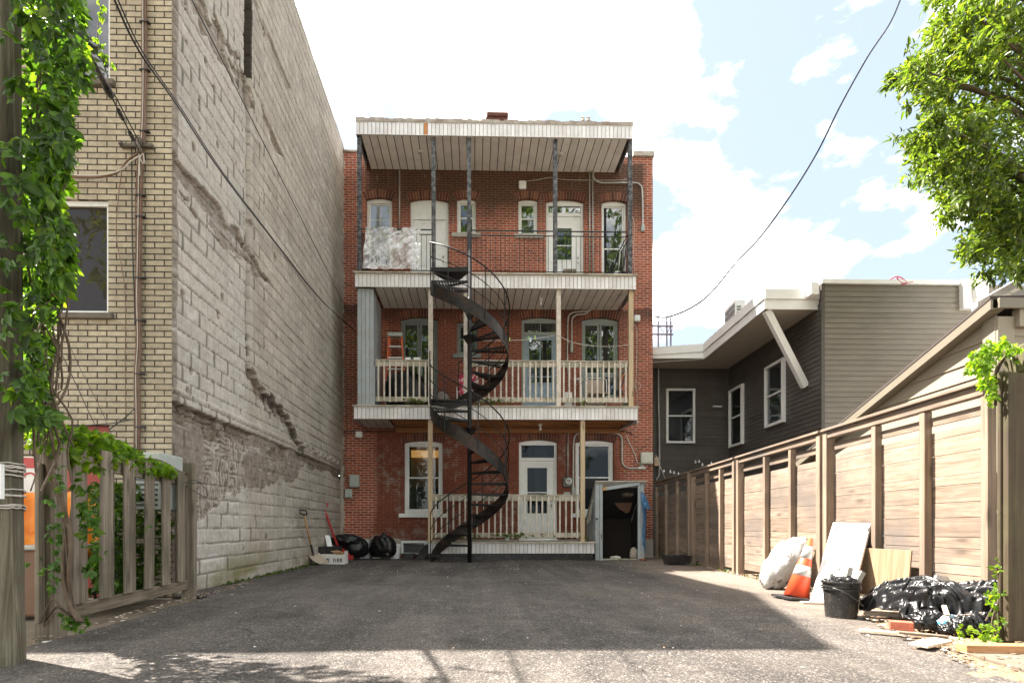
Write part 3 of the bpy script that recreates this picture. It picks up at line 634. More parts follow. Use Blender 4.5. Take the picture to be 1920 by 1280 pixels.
# posts
def post(u, va, vb, wpx, mat, Y=YR, z0=None, z1=None):
    a = onY(u, va, Y); b = onY(u, vb, Y); hw = wpx/F*Y/2; g = MB(); g.box(a.x-hw, a.x+hw, Y-hw, Y+hw, b.z if z0 is None else z0, a.z if z1 is None else z1); return g.build('porch_post', M[mat], B, bevel=.006)
for u in (674, 813, 879.5, 1041, 1181): post(u, 0, 0, 7.6, 'black_peel', z0=d3[3]+.036, z1=RZ0+.004)
for u in (807.5, 873.5, 1047, 1182.5): post(u, 0, 0, 8.4, 'new_post' if u > 1100 else 'cream_wood', z0=d2[3]+.036, z1=d3[2]+.004)
for u in (807, 1092): post(u, 0, 0, 8.4, 'new_post', z0=d1[3]+.036, z1=d2[2]+.004)
# pale blue tongue and groove corner closet on the second floor
x0, x1 = onY(670.5, 650, YR).x, onY(701, 650, YR).x; xi = onY(720, 650, YF).x; g = MB(); z0, z1 = d2[3]+.036, d3[2]-.002
n = 4; w_ = (x1-x0)/n
for i in range(n): g.box(x0+i*w_+.003, x0+(i+1)*w_-.003, YR-.03, YR, z0, z1-.002*i)
g.box(x0-.03, x1+.04, YR-.06, YR+.03, z0-.001, z0+.03)
g.build('screen_panel', M['pale_blue_wood'], B, bevel=.003)
g = MB(); n = 6
for i in range(n): yy = YR+.005+(YF-YR-.02)*i/n; g.box(x1-.04, x1-.015, yy, yy+(YF-YR-.02)/n-.005, z0, z1)
g.box(x1-.012, x1+.03, YR-.045, YR-.005, z0+.032, z0+1.0)
g.build('screen_panel', M['pale_blue_wood'], B, bevel=.003)['label'] = 'side panel of the pale blue porch screen'
# iron railing on the third floor
def iron_rail(segs):
    for (ua, ub, side) in segs:
        g = MB(); zt, z2, zb = onY(900, 432, YR).z, onY(900, 441, YR).z, onY(900, 508.5, YR).z
        if side is None:
            xa, xb = onY(ua, 470, YR).x, onY(ub, 470, YR).x; y = YR-.0
            P = lambda f, z: (xa+(xb-xa)*f, y, z); L = xb-xa
        else:
            xx = onY(ua, 470, YR).x; P = lambda f, z: (xx, YR+.06+(YF-.02-YR-.06)*f, z); L = YF-YR
        g.bar(P(0, zt), P(1, zt), .018, .026)
        rl = g.build('iron_railing', M['black_iron'], B); n = max(3, int(L/.117))
        for z in (z2, zb): g = MB(); g.bar(P(0, z), P(1, z), .018, .018); g.build('rail', M['black_iron'], rl)
        for i in range(1, n):
            b = MB(); b.bar(P(i/n, zb), P(i/n, z2), .011, .011, up=(0,1,0)); b.build('baluster', M['black_iron'], rl)
iron_rail([(678, 809, None), (884, 1037, None), (1045, 1177, None), (676, 0, 1), (1179.5, 0, 1)])
# cream wooden railings
def wood_rail(ua, ub, va, vb, Y=YR, mat='cream_wood', sp=.1465, off=.0):
    xa, xb = onY(ua, 700, Y).x, onY(ub, 700, Y).x; zt, zb = onY(900, va, Y).z, onY(900, vb, Y).z
    g = MB(); g.box(xa, xb, Y-.005, Y+.045, zt-.14, zt-.005); g.box(xa, xb, Y-.035, Y+.06, zt-.004, zt+.022); rl = g.build('wooden_railing', M['mossy_wood'] , B, bevel=.005); g = MB(); g.box(xa, xb, Y-.0, Y+.042, zb, zb+.12); g.build('bottom_rail', M['mossy_wood'], rl, bevel=.005)
    n = int(round((xb-xa)/sp)); sp = (xb-xa)/n
    for i in range(n):
        x_ = xa+(i+.5)*sp+random.uniform(-.006, .006); b = MB(); b.box(x_-.02, x_+.02, Y-.043, Y-.006, zb-.015+random.uniform(-.01, .01), zt-.01-random.uniform(0, .01)); b.build('baluster', M[mat], rl, bevel=.003)
    return zt, zb
wood_rail(704, 803.5, 677, 753); wood_rail(878, 1043, 677, 753); wood_rail(1051.5, 1178, 677, 753); wood_rail(811.5, 1088, 928, 1007)
g = MB(); xx = onY(1181, 700, YR).x
g.box(xx-.02, xx+.02, YR+.06, YF-.01, onY(900,677,YR).z-.1, onY(900,677,YR).z); g.build('wooden_railing', M['mossy_wood'], B, bevel=.005); g = MB(); g.box(xx-.02, xx+.02, YR+.06, YF-.01, onY(900,753,YR).z, onY(900,753,YR).z+.1)
g.build('wooden_railing', M['mossy_wood'], B, bevel=.005)

# ---- things fixed to the brick ------------------------------------------------
def pipe(name, label, cat, pix, r, mat, Y=YF-.045, group=None, n=8, k=6):
    pts = [onY(u, v, Y) for u, v in pix]; P = spline(pts, k) if len(pts) > 2 else pts
    g = MB(); g.tube(P, r, n); o = g.build(name, M[mat], smooth=True); tag(o, label, cat, group); return o
pipe('conduit', 'straight pale conduit pipe between the third floor left window and door', 'pipe', [(749, 318), (749, 431)], .022, 'conduit')
pipe('conduit', 'left one of the twin grey conduit pipes beside the third floor right door', 'pipe', [(1105, 322), (1106, 514)], .020, 'conduit')
pipe('conduit', 'right one of the twin grey conduit pipes beside the third floor right door', 'pipe', [(1111, 322), (1112, 514)], .020, 'conduit')
pipe('conduit', 'grey conduit running along under the canopy and bending down at the right brick edge', 'pipe', [(1112, 322), (1113, 333), (1122, 341.5), (1140, 343), (1188, 343), (1200, 347), (1204, 358), (1205, 400), (1205, 424)], .024, 'conduit')
g = MB(); p = onY(1205, 428, YF-.05); g.box(p.x-.05, p.x+.05, YF-.09, YF-.01, p.z-.09, p.z+.08); tag(g.build('pipe_fitting', M['box_grey'], bevel=.015), 'small grey fitting at the lower end of the high conduit', 'electrical fitting')
pipe('conduit', 'outer curved conduit beside the second floor french window on the right', 'pipe', [(1111, 578), (1104, 583), (1088, 584), (1072, 587), (1065, 598), (1064, 640), (1064, 700)], .022, 'conduit')
pipe('conduit', 'inner curved conduit ending in a small box beside the second floor french window', 'pipe', [(1107, 579), (1098, 588), (1082, 590), (1073, 597), (1072, 615), (1072, 642)], .022, 'conduit')
g = MB(); p = onY(1072, 652, YF-.05); g.box(p.x-.035, p.x+.035, YF-.09, YF-.01, p.z-.13, p.z+.13); tag(g.build('junction_box', M['box_grey'], bevel=.012), 'narrow grey box at the end of the inner second floor conduit', 'electrical box')
pipe('conduit', 'conduit running from the meter over the ground floor right window to the beige box', 'pipe', [(1074.5, 925), (1075, 880), (1075.5, 832), (1079, 816), (1090, 811), (1120, 811), (1152, 812), (1164, 818), (1166.5, 832), (1166.5, 862), (1170, 872), (1180, 877.5), (1204, 877)], .026, 'conduit')
pipe('conduit', 'straight conduit rising from the electricity meter to the joists', 'pipe', [(1065, 800), (1064.5, 895)], .022, 'conduit')
E = thing('electric_meter', 'round faced electricity meter on a dark grey box beside the ground floor door', 'electric meter', onY(1065, 925, YF-.02))
p = onY(1065, 903, YF-.07); g = MB(); g.box(p.x-.13, p.x+.12, YF-.09, YF-.01, p.z-.14, p.z+.14); g.build('meter_box', flat('meter_box_dark', (.10,.11,.10), .5), E, bevel=.02)
ax = Matrix.Rotation(R(90), 3, 'X'); g = MB(); g.lathe([(.092, 0), (.092, .05), (.085, .06)], (p.x+.01, YF-.09, p.z+.01), 24, ax); g.build('meter_dome', flat('meter_dome', (.52,.52,.50), .2), E, smooth=False)
g = MB(); 
for a_, b_, c_ in ((-.05, .04, .022), (-.045, -.02, -.012), (.0, .045, -.012), (-.02, .02, -.05)): g.box(p.x+.01+a_, p.x+.01+b_, YF-.1515, YF-.1495, p.z+.01+c_, p.z+.01+c_+.02)
g.build('meter_dials', M['tar'], E)
q = onY(1063, 924, YF-.06); g = MB(); g.box(q.x-.09, q.x+.1, YF-.08, YF-.01, q.z-.035, q.z+.03); q = onY(1075, 920, YF-.06); g.box(q.x-.045, q.x+.045, YF-.1, YF-.012, q.z-.09, q.z+.10); g.build('fuse_box', M['box_grey'], E, bevel=.012)
def wbox(name, label, cat, u0, u1, v0, v1, dep, mat, lip=True):
    a, b = onY(u0, v1, YF-dep), onY(u1, v0, YF-dep); T_ = thing(name, label, cat, ((a.x+b.x)/2, YF-dep/2, a.z)); g = MB(); g.box(a.x, b.x, YF-dep, YF-.005, a.z, b.z); g.build('box_body', M[mat], T_, bevel=min(.025, (b.x-a.x)*.15))
    if lip: g = MB(); k = (b.x-a.x)*.12; g.box(a.x+k, b.x-k, YF-dep-.012, YF-dep+.002, a.z+k, b.z-k); g.build('box_cover', M[mat], T_, bevel=.006)
    return T_
wbox('utility_box', 'beige utility box at the right edge of the brick wall above the lean-to', 'utility box', 1202, 1225, 847, 869, .14, 'box_beige')
wbox('phone_box', 'rounded grey green utility box low on the brick wall left of the window', 'utility box', 654.5, 673, 889.5, 913, .12, 'box_grey')
wbox('outlet_box', 'small grey outlet box below the rounded grey green one', 'utility box', 646, 659.5, 916, 933, .1, 'box_grey')
wbox('wall_lamp', 'small square white wall fixture under the second floor porch corner', 'wall lamp', 666, 679, 808, 820, .09, 'white_paint')
wbox('alarm_box', 'small white box on the brick under the canopy between the narrow windows', 'wall box', 973, 987, 338, 353, .08, 'white_paint')
wbox('wall_lamp', 'small square white fixture at the right edge of the brick beside the second floor post', 'wall lamp', 1189.5, 1201, 590, 602, .1, 'white_paint')
q = MB(); p = onY(1197, 877, YF-.06); q.box(p.x-.02, p.x+.2, YF-.1, YF-.02, p.z-.035, p.z+.035); q.tube([(p.x+.1, YF-.06, p.z), (p.x+.12, YF-.06, p.z+.08)], .04, 10); tag(q.build('conduit_fitting', M['conduit'], bevel=.01), 'grey conduit fitting just below the beige utility box', 'electrical fitting')
pipe('phone_cable', 'pair of thin brown cables running down the brick left of the porches', 'cable', [(667, 641), (655, 641), (648, 650), (648, 720), (650, 800), (647, 870), (650, 905)], .012, 'cable_brown', n=5)
pipe('phone_cable', 'looped white cable hanging at the right brick edge below the second floor fixture', 'cable', [(1190, 607), (1194, 625), (1193, 700), (1190, 722), (1195, 730), (1201, 724), (1197, 716), (1192, 724), (1195, 740), (1195, 800), (1180, 808)], .008, 'cable_white', n=5)
pipe('phone_cable', 'thick white cable drooping from the joists to the conduit fitting', 'cable', [(1174, 815), (1180, 830), (1190, 850), (1195, 866), (1206, 872)], .013, 'cable_white', n=6)
pipe('phone_cable', 'thin white cable along the top of the brick under the canopy', 'cable', [(987, 340), (1010, 337), (1033, 333), (1060, 337), (1110, 338), (1160, 338), (1178, 336)], .007, 'cable_white', n=5)
pipe('phone_cable', 'thin cable running down beside the far right third floor post', 'cable', [(1183, 400), (1189, 420), (1188, 470), (1190, 512)], .007, 'cable_white', n=5)
pipe('phone_cable', 'dark cable strung along the brick above the ground floor windows', 'cable', [(646, 812), (652, 808), (700, 809), (800, 808), (900, 809), (1000, 807), (1100, 809), (1170, 808), (1186, 815)], .014, 'cable_black', n=6)
# lamps under the soffits
for (u, v, Y, z, lab) in ((788, 283, 13.9, RZ0+.008, 'round ceiling lamp in the canopy soffit on the left'), (1050, 288, 13.9, RZ0+.008, 'round ceiling lamp in the canopy soffit on the right')):
    p = onY(u, v, Y); T_ = thing('ceiling_lamp', lab, 'lamp', (p.x, Y, z)); g = MB(); g.lathe([(.075, 0), (.075, -.02), (.06, -.03)], (p.x, Y, z), 20); g.build('lamp_ring', M['white_metal'], T_, smooth=False); g = MB(); g.lathe([(.05, -.028), (.045, -.045), (.02, -.055)], (p.x, Y, z), 16); g.build('lamp_lens', M['stone'], T_, smooth=True)
for (u, v, Y, z, lab) in ((1014, 562, 13.9, d3[2]+.005, 'bare bulb lamp holder under the second floor soffit'), (1013, 798, 13.9, d2[2]+.01, 'bare bulb hanging from the joists above the ground floor door')):
    p = onY(u, v, Y); T_ = thing('bulb_lamp', lab, 'lamp', (p.x, Y, z)); g = MB(); g.lathe([(.06, 0), (.06, -.02), (.03, -.05), (.025, -.08)], (p.x, Y, z), 16); g.build('lamp_holder', M['white_paint'], T_); g = MB(); g.lathe([(.016, -.08), (.035, -.12), (.035, -.15), (.01, -.175)], (p.x, Y, z), 14); g.build('bulb', M['white_paint'], T_, smooth=True)
# ---------------------------------------------------------------- spiral staircase
SX, SY, SR = onY(880.5, 900, 12.5).x, 12.48, .90
S = thing('spiral_staircase', 'black iron spiral staircase winding up in front of the brick porches', 'staircase', (SX, SY, 0))
def sp(th, r, z): a = R(th); return Vector((SX - r*math.cos(a), SY + r*math.sin(a), z))
def z1f(th): return .02 + th*(3.62/360)
def z2f(th): return 3.84 + (th-62)*(2.62/298)
g = MB(); g.tube([(SX, SY, -.02), (SX, SY, onY(880, 437, SY).z)], .052, 16); g.build('centre_pole', M['black_iron'], S, smooth=True)
def stringer(zf, a, b, h0, h1):
    g = MB(); n = int(abs(b-a)/5); vs = []
    for i in range(n+1):
        th = a+(b-a)*i/n; z = zf(th)
        zl = max(z+h0, .0)
        for r, zz in ((SR+.012, zl), (SR+.012, z+h1), (SR, z+h1), (SR, zl)): vs.append(sp(th, r, zz))
    fs = [(i*4+k, i*4+(k+1)%4, (i+1)*4+(k+1)%4, (i+1)*4+k) for i in range(n) for k in range(4)] + [(3,2,1,0), (n*4, n*4+1, n*4+2, n*4+3)]
    g.add(vs, fs)
    # rolled flange along both edges
    g.tube([sp(a+(b-a)*i/n, SR+.006, zf(a+(b-a)*i/n)+h1) for i in range(n+1)], .012, 6)
    return g.build('stringer', M['green_stringer'], S, smooth=False)
stringer(z1f, 4, 364, -.20, .10); stringer(z2f, 68, 368, -.20, .10)
def tread(thc, z, span=30, lip=True):
    g = MB(); n = 5; a0, a1 = thc-span/2, thc+span/2
    top = [sp(a0+(a1-a0)*i/n, SR-.005, z) for i in range(n+1)] + [sp(a1, .06, z), sp(a0, .06, z)]
    g.prism([sp(a0+(a1-a0)*i/n, SR-.005, z) for i in range(n+1)] + [sp(a1-(a1-a0)*i/n, SR-.05, z) for i in range(n+1)], (0, 0, -.008))
    for th in (a0, a1):
        e = (sp(th, SR-.01, z-.006) - sp(th, .05, z-.006)); o_ = sp(th, .05, z-.05)
        sd = e.normalized().cross(Vector((0,0,1)))*.006; g.obox(o_, e, sd, Vector((0,0,.044)))
    for k in range(0, 12):          # open bar grating
        r = .07+(SR-.13)*k/12; g.prism([sp(a0+(a1-a0)*i/n, r, z) for i in range(n+1)] + [sp(a1-(a1-a0)*i/n, r+.034, z) for i in range(n+1)], (0, 0, -.008))
    return g.build('tread', M['black_iron'], S)
for i in range(15):
    th = 14+i*24; tread(th, z1f(th)+.02, 25)
for i in range(12):
    th = 82+i*26.5; tread(th, z2f(th)+.02, 26)
for (a, b, z) in ((352, 425, 3.80), (372, 430, 6.93)):
    g = MB(); n = 12; P = [sp(a+(b-a)*i/n, SR, z) for i in range(n+1)] + [Vector((SX, SY+.2, z)), Vector((SX, SY, z))]
    P = [Vector((p.x, min(p.y, YP-.06), p.z)) for p in P]; g.prism(P, (0, 0, -.03)); 
    g.obox(sp(0, SR, z-.13), sp(0, .05, z-.13)-sp(0, SR, z-.13), (0, .012, 0), (0, 0, .1)); g.build('landing', M['black_iron'], S)
def rail(zf, a, b, hs, r=SR+.03, rad=.016):
    for k, h in enumerate(hs):
        n = int(abs(b-a)/6); g = MB(); g.tube([sp(a+(b-a)*i/n, r-.015*(k > 0), zf(a+(b-a)*i/n)+h) for i in range(n+1)], rad if k == 0 else .010, 8); g.build('handrail' if k == 0 else 'guard_rail', M['black_iron'], S, smooth=True)
rail(z1f, 6, 366, (1.06, .70, .38)); rail(z2f, 70, 368, (1.02, .68, .36))
for zf, ths, h in ((z1f, (6, 55, 110, 160, 210, 258, 306, 345), 1.06), (z2f, (72, 120, 168, 212, 248, 300, 332, 366), 1.02)):
    for th in ths: g = MB(); g.bar(sp(th, SR+.025, max(0, zf(th)-.12)), sp(th, SR+.03, zf(th)+h), .024, .010, up=(0, 1, 0)); g.build('rail_post', M['black_iron'], S)
g = MB(); g.bar(sp(0, SR+.03, 3.7), sp(0, SR+.03, 4.95), .024, .012, up=(0,1,0)); g.build('rail_post', M['black_iron'], S)
for th, z in ((268, 3.2), (235, 5.35)):
    g = MB(); p = sp(th, .0, z); g.lathe([(.02, -.02), (.05, 0), (.16, .16), (.18, .17)], (SX, SY, z-.25), 16); g.build('pole_collar', M['black_iron'], S)
# ---------------------------------------------------------------- cream brick building with bare block side wall
XL, YN = -3.6, 6.45
m_cream = brickmat('cream_brick', 'xzy', (.47,.41,.31), (.38,.33,.25), (.05,.04,.03), .225, .0705, .0085, stains=[((.20,.16,.115), 1.3, .52, .78, .6), ((.14,.115,.085), 4.0, .60, .74, .5), ((.60,.56,.48), 2.0, .62, .75, .4)], bumpd=.009, bias=-.2).m
t = NT('block_wall'); v = t.coords('yzx')
at = t.n.new('ShaderNodeAttribute'); at.attribute_name = 'zone'; spc = t.n.new('ShaderNodeSeparateColor'); t.link(at.outputs['Color'], spc.inputs[0])
b = t.n.new('ShaderNodeTexBrick'); b.inputs['Scale'].default_value = 1; b.inputs['Brick Width'].default_value = .405; b.inputs['Row Height'].default_value = .203; b.inputs['Mortar Size'].default_value = .006; b.inputs['Mortar Smooth'].default_value = .3
b.inputs['Color1'].default_value = (.42,.385,.33,1); b.inputs['Color2'].default_value = (.355,.325,.278,1); b.inputs['Mortar'].default_value = (.26,.235,.20,1); t.link(v, b.inputs['Vector'])
n1 = t.noise(v, 1.2, 8, .65); n2 = t.noise(v, 9, 7, .7); n3 = t.noise(v, 40, 5, .7)
col = t.mix(1.0, b.outputs['Color'], t.ramp(n1, [(.3, .80), (.7, 1.15)]), 'MULTIPLY'); col = t.mix(1.0, col, t.ramp(n2, [(.3, .82), (.7, 1.14)]), 'MULTIPLY')
spy = t.n.new('ShaderNodeSeparateXYZ'); t.link(v, spy.inputs[0]); nearm = t.ramp(t.math('ADD', t.math('MULTIPLY', spy.outputs['X'], .25), t.math('MULTIPLY', t.math('SUBTRACT', n1, .5), .12)), [(.50, 1.0), (.56, 0.0)])
col = t.mix(t.math('MULTIPLY', nearm, .38), col, t.mix(t.ramp(n2, [(.35, 0.0), (.65, 1.0)]), (.40,.385,.36), (.60,.59,.57)))
bare = t.ramp(n2, [(.35, (.125,.10,.08)), (.62, (.25,.21,.175)), (.78, (.44,.40,.35))])
col = t.mix(spc.outputs[0], col, bare)                        # bare mortar zones
peel = t.ramp(t.noise(t.coords('yzx', (.8, 2.0, 1)), 2.2, 9, .75), [(.56, 0.0), (.64, 1.0)]); col = t.mix(t.math('MULTIPLY', peel, .5), col, (.58,.57,.55))
dk = t.ramp(t.noise(t.coords('yzx', (1, .35, 1)), 1.6, 8, .7), [(.55, 0.0), (.78, 1.0)]); col = t.mix(t.math('MULTIPLY', dk, .45), col, (.17,.15,.12))
col = t.mix(spc.outputs[1], col, (.16,.15,.06))               # moss
col = t.mix(spc.outputs[2], col, (.045,.038,.03))             # dark painted in for the shade inside the slot and cracks
hb = t.math('ADD', t.math('MULTIPLY', t.math('SUBTRACT', 1.0, b.outputs['Fac']), .8), t.math('ADD', t.math('MULTIPLY', n3, .5), t.math('MULTIPLY', n2, .6))); t.bump(hb, .6, .012)
m_block = t.done(col, .9, spec=.2)
L = thing('cream_brick_building', 'tall building with cream brick front and long peeling whitewashed block side wall', 'building', (-6.5, YN, 0))
def LX(u): return onY(u, 500, YN).x
def LZ(v): return onY(250, v, YN).z
lw = {'lo': (LX(84), LX(203), LZ(588), LZ(375)), 'up': (LX(84), LX(206), LZ(153), LZ(-90)), 'door': (LX(60), LX(205), .0, LZ(797))}
XW = -11.0
g = MB(); wall_front(g, YN, XW, XL-.001, -.1, 9.0, list(lw.values()), .14)
# unseen near roofline slopes down, shaped to bend the shadow edge on the ground
g.build('front_wall', m_cream, L)
g = MB()
for key in ('lo', 'up'):
    x0, x1, z0, z1 = lw[key]; f = MB(); fw = .05; y = YN+.05
    f.box(x0, x0+fw, y, y+.06, z0, z1); f.box(x1-fw, x1, y, y+.06, z0, z1); f.box(x0+fw, x1-fw, y+.001, y+.059, z0, z0+fw); f.box(x0+fw, x1-fw, y+.001, y+.059, z1-fw, z1)
    if key == 'lo': f.box(x0, x1, y-.012, y+.02, z1+.001-.06, z1)
    o = f.build('window', M['white_paint'], L, bevel=.004)
    q = MB(); q.box(x0+fw-.002, x1-fw+.002, y+.025, y+.03, z0+fw-.002, z1-fw+.002); q.build('pane', glassmat('dark_upper_glass', .1, (.02,.02,.022), 1.5) if key == 'up' else glassmat('brown_reflecting_glass', .1, (.045,.037,.032), 1.3), o)
    if key == 'lo': q = MB(); zz = (z0+z1)/2+.1; q.box(x0+fw, x1-fw, y+.033, y+.05, zz-.012, zz+.012); q.build('sash', M['white_paint'], o)
    q = MB(); q.box(x0-.08, x1+.07, YN-.05, YN+.05, z0-.075, z0-.003); q.build('window_sill', M['dark_sill'], o, bevel=.012)
x0, x1, z0, z1 = lw['door']
f = MB(); f.box(x0, x1, YN+.05, YN+.1, z0, z1-.002); f.build('door', flat('dull_red_door', (.33,.045,.03), .5), L)
g = MB(); g.box(XW, XL-.2, YN+.15, YN+.2, -.1, 9); g.build('interior_room', M['dark_room'], L)
# side wall as a real relief: block joints, proud upper skin, parging ledge, bare mortar zones, open slot
ny_, nz_ = 545, 560
ys = np.linspace(YN, YF, ny_); zs = np.linspace(-.05, 11.25, nz_); YY, ZZ = np.meshgrid(ys, zs)
N1, N2, N3, N4 = VN(11), VN(12), VN(13), VN(14)
j = (N1(YY*2.2, ZZ*2.2, 4)-.5)
top = 9.55 + np.clip((YY-YN)/3.6, 0, 1)*1.70  # near end lowered out of view to shape the ground shadow
ZW = ZZ*1.0
ZW = ZZ/11.25*top
rel = np.zeros_like(YY); bare = np.zeros_like(YY); moss = np.zeros_like(YY); slot = np.zeros_like(YY)
Zr = ZW
def dil(m): return m | np.roll(m, 1, axis=1)  # spreads the painted dark onto the flank of a recess
# block pattern recess with irregular chips
row = np.floor(Zr/.203); fy = np.mod(YY + (np.mod(row, 2))*.2025, .405); fz = np.mod(Zr, .203)
dj = np.minimum(np.minimum(fy, .405-fy), np.minimum(fz, .203-fz)); chip = N2(YY*6, Zr*6, 4)
rel -= .010*(dj < .008+.022*np.clip(chip-.48, 0, 1)*3)
vj = np.minimum(fy, .405-fy); deepv = (vj < .011) & (N3(YY*1.4, row*.7, 2) > .55) & (YY < 9.2); rel -= .02*deepv; slot = np.maximum(slot, .55*dil(deepv))
hj = np.minimum(fz, .203-fz); deeph = (hj < .009) & (N3(YY*.9+30, row*1.7, 3) > .53); rel -= .014*deeph; slot = np.maximum(slot, .35*deeph)
rel += (N1(YY*5, Zr*5, 5)-.5)*.010
# proud skin to the right of the seam and above the stepped break
brk = np.interp(YY, [8.3, 8.55, 9.28, 10.0, 10.5, 11.0, 14.6], [9, 3.30, 3.13, 2.96, 2.78, 2.50, 2.5]) + j*.18 + (np.floor(YY/.2)%2)*.06
skin = (YY > 8.55 + j*.05) & (Zr > brk); rel += .055*skin
edge = (~skin) & (YY > 8.35) & (Zr > brk-.20-.2*(chip-.5)) & (YY < 11.3) & (Zr < brk+.02); rel -= .045*edge; bare = np.maximum(bare, edge*.95)
# parging ledge
lz = 2.42 + (YY-YN)*.004; led = (np.abs(Zr-lz) < .085 + .02*(chip-.5)); rel += .030*led; bare = np.where(led, .12, bare)
# torn band just under the ledge
ub = (Zr < lz-.08) & (Zr > lz-.28-.35*(N4(YY*1.5, Zr*0, 3)-.35)); rel -= .05*ub*np.clip(chip*1.6, 0, 1); bare = np.maximum(bare, ub*1.0)
# rough uncovered masonry left below the ledge
lowb = np.interp(YY, [6.4, 7.2, 7.9, 8.6, 9.6, 10.6, 11.6, 12.4], [.8, 1.0, 1.25, 1.5, 1.62, 1.85, 2.2, 2.5]) + j*.5
rz = (Zr < lz-.1) & (Zr > lowb); drips = np.abs(np.sin(YY*44 + N2(YY*5, Zr*2, 4)*7)); drp2 = np.abs(np.sin(Zr*46 + N3(YY*2.5, Zr*5, 4)*7))
vert = N4(YY*1.3+5, Zr*1.8, 3) > .52
tex = np.where(vert, drips, drp2); rel += rz*((tex-.5)*.026 - .022 + (N1(YY*9, Zr*9, 4)-.5)*.05); bare = np.maximum(bare, rz*np.where(tex > .70, .40, .92)); slot = np.maximum(slot, rz*(tex < .15)*.3)
patch = rz & (N3(YY*1.6+3, Zr*1.6+7, 3) > .56); rel = np.where(patch, .015+(N1(YY*8, Zr*8, 3)-.5)*.012, rel); bare = np.where(patch, .85, bare)
# torn horizontal bands higher up
for zc, hw, y1, dep in ((5.12, .24, 9.4, .055), (7.72, .26, 10.2, .05), (9.3, .10, 12.0, .02)):
    f = np.clip((y1-YY)*.9, 0, 1); ctr = zc + (N4(YY*1.1, YY*0+zc, 3)-.5)*.35; bb = (np.abs(Zr-ctr) < hw*(.35+chip*1.1)*f) & (N2(YY*2.4+zc, Zr*5, 4) > np.interp(YY, [YN, 9, 14.6], [.36, .44, .52]))
    rel -= bb*dep*np.clip(.4+(N1(YY*10, Zr*10, 4)), 0, 1); bare = np.maximum(bare, bb*(.45+.5*chip))
# dark open slot beside the seam and seam groove
sl_ = (np.abs(YY-8.52-(N4(Zr*2, Zr*0, 3)-.5)*.08) < .055) & (Zr > 7.95) & (Zr < 9.6); rel = np.where(sl_, -.12, rel); slot = np.maximum(slot, dil(dil(dil(dil(sl_))))*1.0)
sm = (np.abs(YY-8.53) < .012) & (Zr > 3.4); rel = np.where(sm, rel-.015, rel); slot = np.maximum(slot, sm*.35)
# holes and chips
rr = random.Random(5)
for k in range(46):
    cy, cz, s = rr.uniform(6.6, 9.8), rr.uniform(.4, 7.5), rr.uniform(.02, .055); hole = ((YY-cy)/s)**2 + ((Zr-cz)/(s*1.3))**2 < .6+chip; rel -= hole*.03; bare = np.maximum(bare, hole*.9)
rel -= np.clip((YN+.09-YY)/.09, 0, 1)*(.03+.03*(chip-.4)); bare = np.maximum(bare, (YY < YN+.12+.1*j)*.8)
moss = np.clip((.62 - Zr)/.5, 0, 1)*np.clip((N2(YY*1.2+8, Zr*2.5, 5)-.42)*5, 0, 1)*np.interp(YY, [6.5, 8.0, 9.5, 12, 14.6], [.35, .9, 1.0, .6, .4])
slot = np.maximum(slot, .30*((dj < .006) & (chip > .5)))
slot = np.maximum(slot, dil(edge & (N2(YY*7, Zr*7, 3) > .5))*.7)
XX = XL + rel
me = bpy.data.meshes.new('side_wall'); o0 = PW[L.name]
co = np.stack([XX-o0.x, YY-o0.y, ZW-o0.z], -1).reshape(-1, 3).astype(np.float32)
I = (np.arange(nz_-1)[:, None]*ny_ + np.arange(ny_-1)[None, :]).ravel(); Q = np.stack([I, I+1, I+ny_+1, I+ny_], -1).astype(np.int32)
me.vertices.add(len(co)); me.vertices.foreach_set('co', co.ravel()); me.loops.add(Q.size); me.loops.foreach_set('vertex_index', Q.ravel()); me.polygons.add(len(Q)); me.polygons.foreach_set('loop_start', np.arange(0, Q.size, 4, dtype=np.int32)); me.polygons.foreach_set('loop_total', np.full(len(Q), 4, dtype=np.int32)); me.update(calc_edges=True)
ca_ = me.color_attributes.new('zone', 'FLOAT_COLOR', 'POINT'); cc = np.stack([bare, moss, slot, np.ones_like(bare)], -1).reshape(-1).astype(np.float32); ca_.data.foreach_set('color', cc)
ow = bpy.data.objects.new('side_wall', me); COL.objects.link(ow); ow.parent = L; me.materials.append(m_block); PW[ow.name] = o0
# metal cap on top of the side wall, roof and back
g = MB(); tp_ = [(YN, 9.55), (YN+3.6, 11.25), (YF+8, 11.25)]  # sloped near end is invented for the shadow edge
for (ya, za), (yb, zb) in zip(tp_, tp_[1:]): g.add([(XL+.03,ya,za),(XL+.03,yb,zb),(XL-.25,yb,zb),(XL-.25,ya,za),(XL+.03,ya,za+.05),(XL+.03,yb,zb+.05),(XL-.25,yb,zb+.05),(XL-.25,ya,za+.05)], [(0,3,2,1),(4,5,6,7),(0,1,5,4),(1,2,6,5),(2,3,7,6),(3,0,4,7)])
g.build('parapet_cap', M['coping'], L)
g = MB(); g.add([(XL-.05,YF,-.1),(XL-.05,YF+8,-.1),(XL-.05,YF+8,11.2),(XL-.05,YF,11.2)], [(0,1,2,3)]); g.add([(XL-.1,YN+.2,-.1),(XL-.1,YF,-.1),(XL-.1,YF,11.1),(XL-.1,YN+3.6,11.1),(XL-.1,YN+.2,9.4)], [(0,1,2,3,4)])
g.add([(XW,YN,9.0),(XL-.001,YN,9.0),(XL-.001,YN,9.53),(XW,YN,9.53)], [(0,1,2,3)])
g.add([(XW,YN+.01,9.5),(XL,YN+.01,9.5),(XL-.02,YN+3.6,11.2),(XW,YN+3.6,11.2)], [(0,1,2,3)]); g.add([(XW,YN+3.6,11.2),(XL-.02,YN+3.6,11.2),(XL-.02,YF+8,11.2),(XW,YF+8,11.2)], [(0,1,2,3)])
g.build('roof', M['roof_felt'], L)
